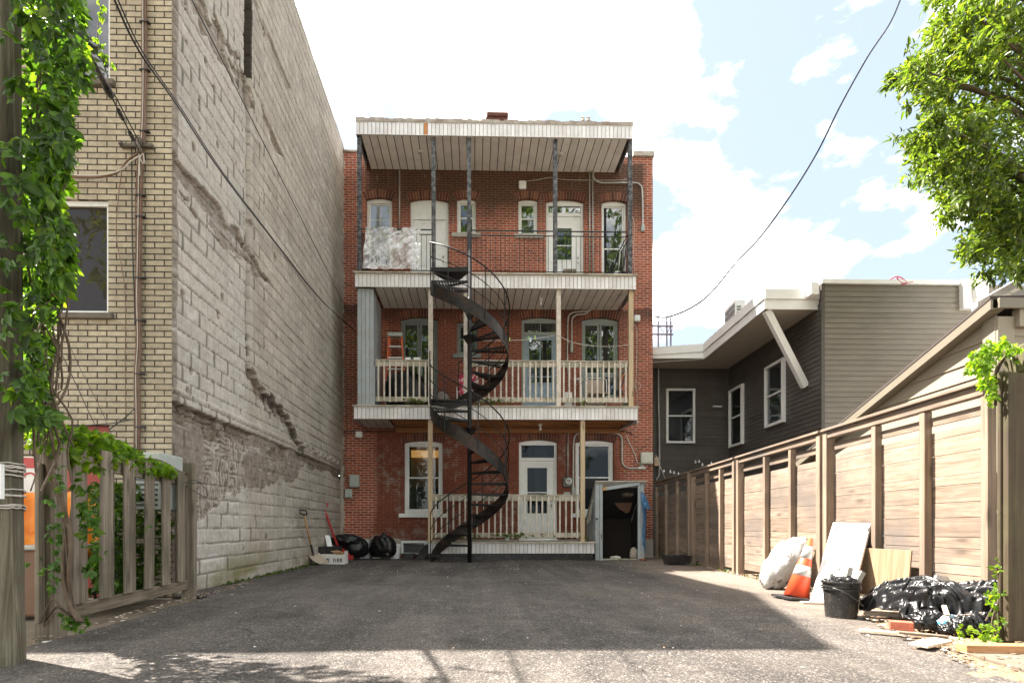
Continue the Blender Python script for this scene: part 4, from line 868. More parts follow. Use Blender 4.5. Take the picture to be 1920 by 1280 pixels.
# rough mortar seam strip between the two buildings
g = MB(); rr = random.Random(2); zz = 0.0
while zz < 10.9:
    h_ = rr.uniform(.03, .12); xx = rr.uniform(-.02, .02); g.box(XL-.02, XL+.075+xx, YF-.05+rr.uniform(-.02, .01), YF+.01, zz, zz+h_-.004); zz += h_
g.build('mortar_seam', M['concrete'], L, bevel=.008)

# ---------------------------------------------------------------- utility pole, near left
P0 = Vector((-2.955, 3.3, 0)); t = NT('pole_wood'); v = t.coords('xyz', (16, 16, .8)); n = t.noise(v, 1, 7, .68, .8); cr_ = t.noise(t.coords('xyz', (40, 40, .9)), 1, 4, .7, .5)
col = t.ramp(n, [(.3, (.028,.024,.015)), (.5, (.095,.083,.055)), (.66, (.215,.195,.14))]); col = t.mix(t.ramp(cr_, [(.33, 1.0), (.40, 0.0)]), col, (.035,.03,.022)); vo = t.new('ShaderNodeTexVoronoi', Scale=1.0); t.link(t.coords('xyz', (5, 5, 3.0)), vo.inputs['Vector']); col = t.mix(t.ramp(vo.outputs['Distance'], [(.06, .8), (.14, 0.0)]), col, (.12,.09,.06))
gr = t.ramp(t.noise(t.coords(), 2.2, 6, .7), [(.5, 0.0), (.7, .5)]); col = t.mix(gr, col, (.06,.06,.028))
t.bump(t.math('ADD', n, cr_), .7, .012); m_pole = t.done(col, .9)
U = thing('utility_pole', 'thick weathered wooden utility pole close by at the left edge', 'utility pole', P0)
g = MB(); prof = [(.185, -.05), (.178, .3), (.172, 1.2), (.168, 2.4), (.16, 4.5), (.15, 7.5), (.15, 7.52)]; n = 40; vn = VN(21); vs = []
zz_ = np.linspace(-.05, 8, 120)
for z in zz_:
    r0 = np.interp(z, [p[1] for p in prof], [p[0] for p in prof])
    for k in range(n): a = 2*math.pi*k/n; r = r0 + (float(vn(k*.9, z*.6, 3))-.5)*.012; vs.append((P0.x+r*math.cos(a), P0.y+r*math.sin(a), z))
g.add(vs, [(i*n+k, i*n+(k+1)%n, (i+1)*n+(k+1)%n, (i+1)*n+k) for i in range(119) for k in range(n)]); g.build('pole_shaft', m_pole, U, smooth=True)
g = MB(); rr = random.Random(3)
for z, c in ((onY(20, 882, 3.15).z, 7), (onY(20, 925, 3.15).z, 4), (onY(20, 957, 3.15).z, 3)):
    for q in range(c): tl = rr.uniform(-.03, .03); g.tube([(P0.x+(.181+rr.uniform(0, .004))*math.cos(a), P0.y+.181*math.sin(a), z+tl*math.cos(a)+rr.uniform(-.004, .004)+q*.007) for a in [2*math.pi*i/40 for i in range(41)]], .0045, 5)
g.build('string_wrap', M['cable_white'], U)
g = MB(); a, b = onY(-14, 935, 3.1), onY(8.5, 870, 3.1)
g.box(a.x, a.x+.012, 3.075, 3.1, a.z, b.z); g.box(b.x-.012, b.x, 3.075, 3.1, a.z, b.z); g.box(a.x+.012, b.x-.012, 3.0752, 3.0998, a.z, a.z+.012); g.box(a.x+.012, b.x-.012, 3.0752, 3.0998, b.z-.012, b.z); g.box(a.x+.012, b.x-.012, 3.09, 3.096, a.z+.012, b.z-.012)
g.build('notice_frame', M['white_paint'], U)

# ---------------------------------------------------------------- grey slatted fence, left
FA = Vector((-3.22, 4.1, 0)); Bq = Vector((-3.40, 6.42, 0)); FDV = (Bq-FA).normalized(); FNV = Vector((FDV.y, -FDV.x, 0)); LN = (Bq-FA).length     # FNV points to the yard (+x)
FN = thing('slatted_fence', 'weathered grey picket fence with vines between the pole and block wall', 'fence', FA)
def fobox(mb, s0, s1, o0, o1, z0, z1): return mb.obox(FA+FDV*s0+FNV*o0+Vector((0,0,z0)), FDV*(s1-s0), FNV*(o1-o0), Vector((0,0,z1-z0)))
for s0, s1, z1 in ((-.06, .10, 1.60), (LN-.05, LN+.06, 1.60)): g = MB(); fobox(g, s0, s1, -.05, .085, -.05, z1); g.build('fence_post', M['plank_weather'], FN, bevel=.012)
for z in (1.32, ): g = MB(); fobox(g, .071, LN-.051, -.015, .025, z, z+.11); g.build('top_rail', M['plank_weather_y'], FN, bevel=.006)
g = MB(); fobox(g, .071, LN-.051, -.02, .035, .10, .21); g.build('bottom_rail', M['plank_weather_y'], FN, bevel=.008)
g = MB(); fobox(g, -.13, -.061, .0, .03, .12, 1.30); g.build('fence_board', M['plank_weather'], FN, bevel=.006)
rr = random.Random(8)
for i, (s, tilt) in enumerate(((.20, 0), (.56, .01), (.92, -.01), (1.27, .02), (1.62, .0), (1.97, -.015))):
    g = MB(); z1 = 1.47 + rr.uniform(-.02, .03); p0 = FA+FDV*s+FNV*.04+Vector((0,0,.21)); g.obox(p0, FDV*.165, FNV*.022, Vector((0,0,z1-.21))+FDV*tilt); g.build('picket', M['plank_weather'], FN, bevel=.006)
for i, s in enumerate((.36, .74, 1.10, 1.45, 1.80, 2.1)):
    g = MB(); z1 = 1.42 + rr.uniform(-.03, .03); p0 = FA+FDV*s-FNV*.045+Vector((0,0,.16)); g.obox(p0, FDV*.165, FNV*.022, Vector((0,0,z1-.16))+FDV*rr.uniform(-.02, .02)); g.build('picket', M['plank_weather'], FN, bevel=.006)

# ---------------------------------------------------------------- behind the fence
g = MB(); a, b = onY(265, 930, 6.0), onY(316, 851, 6.0)
T_ = thing('air_conditioner', 'pale grey boxy outdoor unit behind the end of the slatted fence', 'air conditioner', ((a.x+b.x)/2, 6.1, 0))
g.box(a.x, b.x, 5.85, 6.3, 1.02, b.z); g.build('unit_casing', M['box_grey'], T_, bevel=.015)
g = MB()
for i in range(6): g.box(a.x+.03, b.x-.03, 5.843, 5.852, 1.06+i*.055, 1.085+i*.055)
g.build('unit_grille', M['tar'], T_)
t = NT('orange_sheet'); v = t.coords(); nn_ = t.noise(v, 3, 5, .6, 1); col = t.ramp(nn_, [(.3, (.75,.18,.02)), (.6, (.85,.33,.03))]); t.bump(nn_, .5, .05); m_or = t.done(col, .45)
T_ = thing('orange_barrier', 'bright orange plastic sheeting showing between the fence pickets', 'plastic sheet', (-4.6, 5.6, .9))
g = MB(); nx_ = 40; vn = VN(31); vs = []
for jz in range(12):
    for i in range(nx_): xx = -5.1+i*.032; z = .52+jz*.062; vs.append((xx, 5.7+.06*math.sin(i*.6)+.03*float(vn(i*.3, jz*.4, 2)), z))
fs_ = [(q*nx_+i, q*nx_+i+1, (q+1)*nx_+i+1, (q+1)*nx_+i) for q in range(11) for i in range(nx_-1)]; g.add(vs, fs_); o = g.build('plastic_sheet', m_or, T_, smooth=True); md = o.modifiers.new('s', 'SOLIDIFY'); md.thickness = .004
g = MB(); g.box(-5.2, -3.75, 5.78, 5.82, .46, .515); g.box(-5.15, -5.1, 5.78, 5.82, 0, .46); g.box(-3.9, -3.85, 5.78, 5.82, 0, .46); g.build('barrier_frame', M['plank_weather'], T_)
T_ = thing('sign_board', 'red and white sign board behind the vines right of the pole', 'sign', (-4.6, 5.9, 1.1))
a, b = onY(38, 945, 5.9), onY(72, 856, 5.9); m_redp = flat('sign_red', (.42,.03,.025), .4); m_whp = flat('sign_white', (.70,.70,.68), .4)
g = MB(); g.box(a.x, b.x, 5.9, 5.93, 0, b.z); g.build('sign_panel', m_whp, T_)
g = MB(); q = onY(50, 877, 5.9).z; g.box(a.x, b.x, 5.894, 5.8995, q, b.z-.01); q2 = onY(50, 886, 5.9)
for i in range(14): 
    a0, a1 = math.pi*i/14, math.pi*(i+1)/14; c_ = Vector((onY(56, 895, 5.9).x, 5.895, onY(56, 895, 5.9).z)); g.prism([c_+Vector((math.cos(x_)*r_, 0, math.sin(x_)*r_*.8)) for x_, r_ in ((a0, .075), (a1, .075), (a1, .05), (a0, .05))], (0, .003, 0))
g.build('sign_print', m_redp, T_)
T_ = thing('bin', 'brown bin standing behind the dark gap beside the pole', 'bin', (-4.2, 5.0, 0)); g = MB(); g.box(-4.32, -3.9, 5.0, 5.5, 0, .62); g.build('bin_body', flat('brown_bin', (.17,.09,.05), .6), T_, bevel=.03); g = MB(); g.box(-4.35, -3.87, 4.97, 5.53, .621, .66); g.build('bin_lid', M['stone'], T_, bevel=.01)
# ---------------------------------------------------------------- dark sided house on the right
m_sd = pmat('shaded_siding', (.074,.064,.056), .12, 3, .5, .15, 30, isl=.12, dirt=(.13,.12,.10), dirt_amt=.35, dirt_scale=2.5, stretch=(1,1,3))  # darker copy of the siding tone, painted for the shaded walls
m_sg = pmat('lit_siding', (.165,.148,.12), .12, 3, .5, .15, 30, isl=.10, dirt=(.10,.095,.08), dirt_amt=.4, dirt_scale=2.0, stretch=(1,1,3))  # lighter copy of the siding, painted for the wall catching more sky
m_trim = pmat('pale_trim', (.74,.74,.73), .04, 6, .4, .04, 30)
H = thing('siding_house', 'low modern house clad in dark taupe siding with pale angular roof overhang', 'house', (7, 13, 0))
def siding(mb, a, b, z0, z1, exp=.105, lean=.014):
    """lap siding on the wall from a to b (plan points, seen from the side where cross points), real wedge courses"""
    a, b = Vector((a[0], a[1], 0)), Vector((b[0], b[1], 0)); d = (b-a).normalized(); n = Vector((d.y, -d.x, 0)); z = z0
    while z < z1-.001:
        zt = min(z+exp, z1); Z = lambda q: Vector((0,0,q))
        p = [a+n*lean+Z(z), b+n*lean+Z(z), b+n*.002+Z(zt), a+n*.002+Z(zt), a+Z(z), b+Z(z)]; mb.add(p, [(0,1,2,3), (0,4,5,1)]); z = zt
yb, yn = 15.7, 11.2
cF = onY(1365, 800, yb); cN = onY(1540, 800, yn); ZS = 5.51
g = MB(); siding(g, (4.7, yb), (cF.x, yb), -.1, ZS+.1); siding(g, (cF.x, yb), (cN.x, yn), -.1, ZS+.1); g.build('shaded_wall', m_sd, H)
xe = onY(1834, 600, yn).x+2.5; g = MB(); siding(g, (cN.x, yn-.05), (xe, yn-.05), -.1, 6.0, .112); g.build('lit_wall', m_sg, H)
g = MB(); g.box(cN.x-.045, cN.x+.03, yn-.075, yn-.03, -.1, 5.99); g.build('corner_trim', m_sd, H, bevel=.004); g = MB(); g.box(cF.x-.04, cF.x+.02, yb-.05, yb-.015, -.1, ZS); g.build('corner_trim', m_sd, H, bevel=.004)
g = MB(); xg = onY(1817, 530, yn).x; g.box(cN.x-.05, xg, yn-.11, yn+.2, 5.98, 6.07); g.build('roof_flashing', m_trim, H, bevel=.004)
g = MB(); g.add([(cN.x,yn,5.95),(xe,yn,5.95),(xe,yn+12,5.95),(cN.x,yn+12,5.95)], [(0,1,2,3)]); g.build('roof', M['roof_felt'], H)
# overhanging roof slab: plan outline
A0 = onY(1222, 668, 14.75); A1 = onY(1320, 672, 14.75); A2 = onY(1434, 575, 11.33); A3 = onY(1534, 575, 11.33)
pl = [(A0.x-.4, A0.y+.45), (A1.x, A1.y), (A2.x, A2.y), (A3.x, A2.y)]
pb = [(A3.x+.0, yn+.001), (cN.x-.0, yn+.001), (cF.x, yb), (A0.x-.4, yb)]
ZT2, ZM = ZS+.43, ZS+.21
for nm, z0, z1, off in (('fascia_lower', ZS, ZM, .0), ('fascia_upper', ZM+.002, ZT2, .03)):
    g = MB()
    for (x0, y0), (x1, y1) in zip(pl, pl[1:]):
        d = Vector((x1-x0, y1-y0, 0)).normalized(); n = Vector((d.y, -d.x, 0)); g.obox(Vector((x0, y0, z0))+n*(-.02)-d*.012, (Vector((x1-x0, y1-y0, 0)))+d*.024, n*(.035+off), (0,0,z1-z0))
    g.build(nm, m_trim, H, bevel=.004)
g = MB()    # ribbed soffit, boards run left to right
x_all = [p[0] for p in pl+pb]; y = yn+.1
y_lo, y_hi = A2.y+.02, yb
def xr_out(y):   # outer edge x at depth y
    if y <= A1.y: f = (y-A2.y)/(A1.y-A2.y); return A2.x+(A1.x-A2.x)*f+.03
    return A0.x-.4
def xr_in(y): f = (y-yn)/(yb-yn); return cN.x+(cF.x-cN.x)*f+.05
y = y_lo
while y < y_hi: y2 = min(y+.088, y_hi); g.add([(xr_out(y),y,ZS+.02),(xr_in(y),y,ZS+.02),(xr_in(y2-.012),y2-.012,ZS+.02),(xr_out(y2-.012),y2-.012,ZS+.02)], [(0,3,2,1)]); g.add([(xr_out(y),y2-.012,ZS+.03),(xr_in(y),y2-.012,ZS+.03),(xr_in(y2),y2,ZS+.02),(xr_out(y2),y2,ZS+.02)], [(0,3,2,1)]); y = y2
g.build('soffit', pmat('soffit_taupe', (.52,.49,.43), .05, 5, .6, .04, 30), H)
g = MB(); g.add([(A0.x-.4,A0.y+.45,ZT2-.03),(A1.x,A1.y,ZT2-.03),(A2.x,A2.y,ZT2-.03),(A3.x,A2.y,ZT2-.03),(cN.x+.3,yn,ZT2-.03),(cN.x+.3,yb+8,ZT2-.03),(A0.x-.4,yb+8,ZT2-.03)], [(0,1,2,3,4,5,6)])
g.build('roof', M['roof_felt'], H)
g = MB(); c = onY(1535, 545, yn-.15); g.box(c.x-.14, c.x+.03, yn-.12, yn+.1, ZM+.02, ZT2+.045); g.build('roof_flashing', m_trim, H, bevel=.004)
g = MB(); p = onY(1437, 580, 11.42); q = onY(1522, 722, 11.72); q.x = cN.x+(cF.x-cN.x)*(q.y-yn)/(yb-yn)-.04
g.bar(Vector((p.x, p.y, ZS+.01)), Vector((q.x, q.y, onY(1522, 722, 11.6).z)), .15, .12, up=(0, 1, 0)); g.build('roof_brace', m_trim, H, bevel=.01)
g = MB(); a = onY(1817, 519, yn-.3); b = onY(1847, 573, yn-.3)
g.prism([(a.x, yn-.16, a.z+.02), (a.x+.02, yn-.16, b.z), (b.x-.12, yn-.16, b.z), (b.x-.10, yn-.16, a.z+.02)], (0, .35, 0)); g.prism([(b.x-.16, yn-.4, a.z+.04), (b.x-.12, yn-.4, b.z+.15), (b.x-.02, yn-.4, b.z+.15), (b.x+.0, yn-.4, a.z+.04)], (0, .24, 0)); g.build('gutter_scupper', m_trim, H, bevel=.006)
def siding_window(c0, c1, v0, v1, onwall, nm='window', blind=False):
    """c0/c1: plan points; z from v at those"""
    pass
def swin(pa, pb_, z0, z1, label=None, blind=False, proud=.04, split=.5):
    pa, pb_ = Vector((pa[0], pa[1], 0)), Vector((pb_[0], pb_[1], 0)); d = (pb_-pa); Lg = d.length; d.normalize(); n = Vector((d.y, -d.x, 0)); fw = .065
    def bx(mb, s0, s1, o0, o1, za, zb): mb.obox(pa+d*s0+n*o0+Vector((0,0,za)), d*(s1-s0), n*(o1-o0), Vector((0,0,zb-za)))
    g = MB(); bx(g, 0, fw, .0, proud+.03, z0, z1); bx(g, Lg-fw, Lg, .0, proud+.03, z0, z1); bx(g, fw, Lg-fw, .0, proud+.028, z0, z0+fw); bx(g, fw, Lg-fw, 0, proud+.028, z1-fw, z1)
    o = g.build('window', m_trim, H, bevel=.004)
    if label: o['label'] = label
    g = MB(); zm = z0+(z1-z0)*split; bx(g, fw, Lg-fw, .02, proud+.015, zm-.02, zm+.02); g.build('sash', m_trim, o)
    g = MB(); bx(g, fw, Lg-fw, .012, .02, z0+fw, z1-fw); g.build('backing', M['dark_room'], o)
    if blind:
        g = MB(); k = 0; z = z0+fw
        while z < z1-fw-.02: bx(g, fw+.1, Lg-fw, .0205+.003*(k%2), .024+.003*(k%2), z, min(z+.03, z1-fw)); z += .032; k += 1
        g.build('lace_curtain', M['curtain'], o)
    g = MB(); bx(g, fw, Lg-fw, .03, .034, z0+fw, z1-fw); g.build('pane', M['glass'] if not blind else M['glass_clear'], o)
a, b = onY(1248, 780, yb), onY(1302, 780, yb); swin((a.x, yb), (b.x, yb), onY(1275, 831, yb).z, onY(1275, 729, yb).z)
def sidept(u):   # plan point on the slanted dark wall seen at photo column u
    t = (u-CX)/F; lo, hi = 0.0, 1.0
    for _ in range(40):
        m = (lo+hi)/2; X = cN.x+(cF.x-cN.x)*m; Y = yn+(yb-yn)*m; uu = CX+F*(X*ca-Y*sa)/(X*sa+Y*ca)
        if uu > u: lo = m
        else: hi = m
    return Vector((X, Y, 0))
for (u0, u1, vt, vb, bl) in ((1371, 1396, 726, 836, True), (1439, 1474, 680, 797, False)):
    p, q = sidept(u0), sidept(u1); um = (u0+u1)/2; mpt = (p+q)/2; swin(p, q, HC+(HV-vb)*(mpt.x*sa+mpt.y*ca)/F, HC+(HV-vt)*(mpt.x*sa+mpt.y*ca)/F, blind=bl, label='window with patterned curtain' if bl else None, proud=.06)
# things on that house
T_ = thing('roof_air_conditioner', 'pale grey air conditioning unit standing on the roof of the dark sided house', 'air conditioner', onY(1378, 600, 14.0))
a = onY(1378, 605, 14.0); b = onY(1396, 562, 14.0); c = onY(1359, 590, 14.7); T0, T1 = ZT2-.02, b.z
Pq = [Vector((a.x, 14.0, T0)), Vector((b.x+.02, 14.0, T0)), Vector((c.x+.3, 14.7, T0)), Vector((c.x, 14.7, T0))]
g = MB(); g.prism(Pq, (0,0,T1-T0)); g.build('unit_casing', m_trim, T_, bevel=.01)
g = MB()
for i in range(8):
    z = T0+.22+i*.075
    g.box(a.x+.05, a.x+.16, 13.985, 13.998, z, z+.03)
for i in range(5):
    for k in range(6):
        f0, f1 = i/5+.02, (i+1)/5-.04; p, q = Pq[0].lerp(Pq[3], f0), Pq[0].lerp(Pq[3], f1); dz = (T1-T0-.1)/6; g.obox(p+Vector((-.012,0,.05+k*dz)), q-p, (.01,0,0), (0,0,dz*.75))
g.build('unit_grille', flat('grille_dark', (.12,.13,.13), .5), T_)
pp = onY(1234, 700, yb-.1)
def pipeY(name, label, cat, pix, r, mat, Y, k=6): return pipe(name, label, cat, pix, r, mat, Y=Y, k=k)
pipeY('downpipe', 'grey vertical pipe on the dark siding right beside the red brick corner', 'pipe', [(1234.5, 688), (1235, 760), (1236, 800), (1236.5, 850), (1236, 885), (1234.5, 893), (1230, 900)], .028, 'conduit', yb-.12)
pipeY('brace_rod', 'thin pale rod slanting down across the dark siding beside the grey pipe', 'rod', [(1229, 852), (1249, 901)], .012, 'cable_white', 15.0)
wb = MB(); p = onY(1230.5, 865, yb-.1); wb.box(p.x-.07, p.x+.06, yb-.14, yb-.02, p.z-.13, p.z+.13); tag(wb.build('meter_case', flat('pale_orange_box', (.62,.45,.30), .5), bevel=.01), 'small pale orange box squeezed between brick corner and grey pipe', 'wall box')
p = onY(1343, 763, yb); g = MB(); g.box(p.x-.13, p.x+.13, yb-.09, yb-.016, p.z-.015, p.z+.02); tag(g.build('siding_vent', m_trim), 'short pale horizontal vent flap on the dark siding between two windows', 'vent')
# string lights over the fence
T_ = thing('string_lights', 'string of small clear bulbs hanging over the far end of the cedar fence', 'string lights', onY(1300, 880, 14.9))
g = MB(); pts = [onY(u, v, 14.9) for u, v in ((1232, 886), (1250, 878), (1262, 880), (1285, 886), (1300, 872), (1310, 863), (1325, 862), (1345, 868), (1365, 858))]; g.tube(spline(pts, 4), .006, 5); g.build('light_cord', M['cable_black'], T_)
for (u, v) in ((1245, 883), (1257, 884), (1264, 886), (1272, 888), (1283, 890), (1304, 866), (1311, 865), (1317, 871), (1329, 874), (1334, 868), (1357, 866)):
    p = onY(u, v, 14.9); g = MB(); g.lathe([(.012, .05), (.012, .02), (.028, 0), (.028, -.02), (.008, -.04)], p, 10); g.build('bulb', M['white_paint'], T_, smooth=True)
# far utility poles
T_ = thing('crossarm_poles', 'cluster of three distant utility poles joined by two crossarms with insulators', 'utility pole', (22, 70, 0)); m_far = flat('far_pole', (.10,.09,.12), .8)
for u in (1234, 1250, 1257.5): p = onY(u, 600, 70); g = MB(); g.tube([(p.x, 70, -.5), (p.x, 70, p.z-.2)], .13, 8); g.lathe([(.08, 0), (.14, .1), (.06, .3), (.13, .4), (.05, .75)], (p.x, 70, p.z-.3), 8); g.build('pole_shaft', m_far, T_)
for v in (611, 626.5): a, b = onY(1215, v, 69.8), onY(1262, v, 69.8); g = MB(); g.box(a.x, b.x, 69.7, 69.9, a.z-.09, a.z+.09); g.build('crossarm', m_far, T_)
g = MB()
for (u0, v0, u1, v1) in ((1236, 612, 1244, 622), (1244, 622, 1238, 637), (1262, 612, 1258, 626), (1256, 612, 1250, 628)): g.tube([onY(u0, v0, 69.5), onY(u1, v1, 69.5)], .05, 5)
g.build('pole_hardware', m_far, T_)

# ---------------------------------------------------------------- beige garage behind the fence
m_bg = pmat('beige_siding', (.27,.235,.18), .06, 5, .5, .05, 30, isl=.05)
G = thing('beige_garage', 'beige sided garage with sloping roof edge right behind the cedar fence', 'garage', (5.0, 5.0, 0))
gd = Vector((.067, 1, 0)).normalized(); gn = Vector((-gd.y, gd.x, 0))
def gpt(u):
    t = (u-CX)/F; lo, hi = 0., 9.
    for _ in range(40):
        m = (lo+hi)/2; q = Vector((4.98, 4.95, 0))+gd*m; uu = CX+F*(q.x*ca-q.y*sa)/(q.x*sa+q.y*ca)
        if uu > u: lo = m
        else: hi = m
    return q, m
def gz(u, v, off=0): q, m = gpt(u); return HC+(HV-v)*(q.x*sa+q.y*ca)/F
qa, ma = gpt(1880); qb, mb_ = gpt(1600); za, zb = gz(1880, 588), gz(1600, 803)
sl_g = (zb-za)/(mb_-ma)
def gtop(m): return za+sl_g*(m-ma)
g = MB(); z = .0; exp = .165
m1 = mb_+2.2
while z < gtop(0)+.1:
    zt = z+exp
    # clip course against the slope
    mm = lambda zz: min(m1, ma+(zz-za)/sl_g) if zz > gtop(m1) else m1
    ea, eb = max(0, mm(z)), max(0, mm(zt)); o_ = Vector((4.98, 4.95, 0))
    if ea <= .001: break
    g.add([o_+gn*.016+Vector((0,0,z)), o_+gd*ea+gn*.016+Vector((0,0,z)), o_+gd*eb+gn*.002+Vector((0,0,zt)), o_+gn*.002+Vector((0,0,zt)), o_+Vector((0,0,z)), o_+gd*ea+Vector((0,0,z))], [(0,3,2,1), (0,1,5,4)]); z = zt
g.build('side_wall', m_bg, G)
g = MB(); o_ = Vector((4.98, 4.95, 0)); g.obox(o_+gn*.0, gd*.14, gn*.03, (0,0,gtop(.0)-.02)); g.build('corner_trim', m_bg, G, bevel=.005); g = MB(); g.box(4.955, 5.12, 4.93, 4.952, 0, gtop(0)-.03); g.build('corner_trim', m_bg, G, bevel=.005)
g = MB(); siding(g, (5.12, 4.95), (9, 4.95), 0, gtop(0)+.05, .165); g.box(5.12, 9, 4.887, 4.96, gtop(0)-.14, gtop(0)+.03); g.build('front_wall', m_bg, G)
m_br = pmat('beige_rake', (.17,.15,.115), .06, 5, .5, .05, 30)
g = MB(); a_ = o_+gn*.10-gd*.06+Vector((0,0,gtop(-.06))); b_ = o_+gn*.10+gd*m1+Vector((0,0,gtop(m1))); g.obox(a_, b_-a_, gn*.025, (0,0,.095)); a2 = o_-gd*.06+Vector((0,0,gtop(-.06)+.001)); g.obox(a2, b_-a_, gn*.10, (0,0,.012)); g.build('rake_board', m_br, G, bevel=.004)
g = MB(); g.obox(a_+gn*.03+Vector((0,0,.096)), b_-a_, -gn*4, (0,0,.03)); g.build('roof', flat('roof_shingle', (.05,.04,.035), .9), G)
g = MB(); g.box(4.90, 9, 4.86, 4.885, gtop(-.06)-.0, gtop(-.06)+.095); g.build('front_fascia', m_br, G, bevel=.004)
# pale neighbouring house roof further right
T_ = thing('white_house', 'pale sided house whose roof slope shows behind the beige garage', 'house', (12, 9, 0))
a, b = onY(1846, 580, 9.5), onY(1990, 500, 9.5); g = MB(); g.prism([(a.x, 9.5, 0), (a.x+5, 9.5, 0), (a.x+5, 9.5, b.z+1.0), (b.x, 9.5, b.z), (a.x, 9.5, a.z)], (3.95, 4, 0)); g.build('gable_wall', pmat('pale_siding', (.50,.49,.47), .05, 5, .5, .04, 30), T_)
g = MB(); g.obox((a.x-.25, 9.38, a.z-.05), (b.x-a.x+3, 0, (b.z-a.z)*(b.x-a.x+3)/(b.x-a.x)), (0, .11, 0), (0,0,.14)); g.build('rake_trim', m_trim, T_)

# ---------------------------------------------------------------- cedar fence
fd = Vector((.0672, 1, 0)).normalized(); fn = Vector((-fd.y, fd.x, 0)); FO = Vector((4.40, 4.42, 0))     # fn points toward the yard
FE = thing('cedar_fence', 'long sunlit cedar board fence running down the right side of the lot', 'fence', FO)
def fm(u):
    lo, hi = 0., 14.
    for _ in range(40):
        m = (lo+hi)/2; q = FO+fd*m; uu = CX+F*(q.x*ca-q.y*sa)/(q.x*sa+q.y*ca)
        if uu > u: lo = m
        else: hi = m
    return m
def fb(mb, s0, s1, o0, o1, z0, z1, **k): return mb.obox(FO+fd*s0+fn*o0+Vector((0,0,z0)), fd*(s1-s0), fn*(o1-o0), Vector((0,0,z1-z0)))
FH = 2.04
ups = [1864, 1743, 1650, 1560, 1547, 1490, 1441, 1392, 1384, 1356, 1329, 1303, 1297, 1273, 1252, 1234]
ms = [fm(u) for u in ups]
for i, m in enumerate(ms):
    big = i in (3, 4, 7, 8, 11, 12); g = MB(); w_ = .085 if big else .07; fb(g, m-w_/2, m+w_/2, .0 if not big else -.01, .075 if not big else .095, -.02, FH-(.09 if not big else .01)); g.build('fence_post', M['cedar_z'], FE, bevel=.006)
pan = [(0, 3), (4, 7), (8, 11), (12, 15)]
rr = random.Random(4)
hs = [.17, .13, .20, .09, .15, .10, .18, .14, .16, .09, .20, .16]
for pi, (i0, i1) in enumerate(pan):
    m0, m1_ = ms[i0], ms[i1]
    g = MB(); fb(g, m0, m1_, .001, .085, FH-.088, FH-.0); g.build('top_rail', M['cedar_y'], FE, bevel=.006)
    g = MB(); fb(g, m0-.04, m1_+.04, -.05, .12, FH+.002, FH+.035); g.build('fence_cap', M['cedar_y'], FE, bevel=.006)
    g = MB(); fb(g, m0, m1_, -.012, .012, FH-.24, FH-.155); g.build('lattice_slat', M['cedar_y'], FE, bevel=.004)
    g = MB(); z = .06+rr.uniform(0, .04); k = rr.randrange(len(hs))
    while z < FH-.36:
        h_ = hs[k % len(hs)]; k += 1; zt = min(z+h_, FH-.30)
        o_ = rr.uniform(-.003, .003); tl = rr.uniform(-.003, .003)
        g.obox(FO+fd*m0+fn*(-.025+o_)+Vector((0,0,z)), fd*(m1_-m0)+Vector((0,0,tl)), fn*.022, (0,0,zt-z-.004)); z = zt
    g.build('fence_boards', M['cedar_y'], FE, bevel=.003)
# big end post and return panel near the camera
a = onY(1876, 1213, 3.72); zt = onY(1890, 692, 3.66).z
T_ = thing('gate_panel', 'tall dark weathered gate end facing the camera at the right edge', 'gate', (a.x, 3.66, 0))
xg0 = onY(1890, 1213, 3.66).x
for i in range(5): g = MB(); w_ = .13; g.box(xg0+.003+i*w_, xg0+(i+1)*w_-.003, 3.66+.004*(i%2), 3.70, .03, zt-.02-.01*(i%2)); g.build('gate_board', M['old_post'], T_, bevel=.005)
g = MB(); g.box(xg0-.012, xg0+.10, 3.702, 3.733, -.02, zt); g.build('gate_post', M['old_post'], T_, bevel=.012)
g = MB(); g.box(xg0+.101, xg0+.8, 3.64, 3.80, zt-.015, zt+.18); g.build('gate_beam', M['old_post'], T_, bevel=.01)
# ---------------------------------------------------------------- loose things
def blob(g, c, rx, ry, rz, seed, amp=.16, fr=3.0, flat=.0, nu=56, nv=36, pw=1.0, folds=0):
    """crumpled closed surface, flattened underneath"""
    vn = VN(seed); c = Vector(c); n0 = len(g.v); vs = []
    for j in range(nv+1):
        ph = math.pi*j/nv
        for i in range(nu):
            th = 2*math.pi*i/nu; x, y, z = math.sin(ph)*math.cos(th), math.sin(ph)*math.sin(th), math.cos(ph)
            nn = float(vn(x*fr+z*1.7+7, y*fr-z*1.3+9, 4)); n2 = float(vn(x*fr*2.7+3, z*fr*2.7+y*4+5, 3)); rdg = 1-abs(2*n2-1)
            k = 1+amp*(nn-.5)*2+amp*.7*(rdg-.5)
            if folds: k += .04*math.sin(th*folds+nn*6)*(.4+.6*abs(z))
            X, Y, Z = x*rx*k, y*ry*k, (abs(z)**pw*(1 if z > 0 else -1))*rz*k
            Z = max(Z, -rz*(1-flat))
            vs.append((c.x+X, c.y+Y, c.z+Z))
    fs = [(j*nu+i, (j+1)*nu+i, (j+1)*nu+(i+1)%nu, j*nu+(i+1)%nu) for j in range(nv) for i in range(nu)]
    g.add(vs, fs)
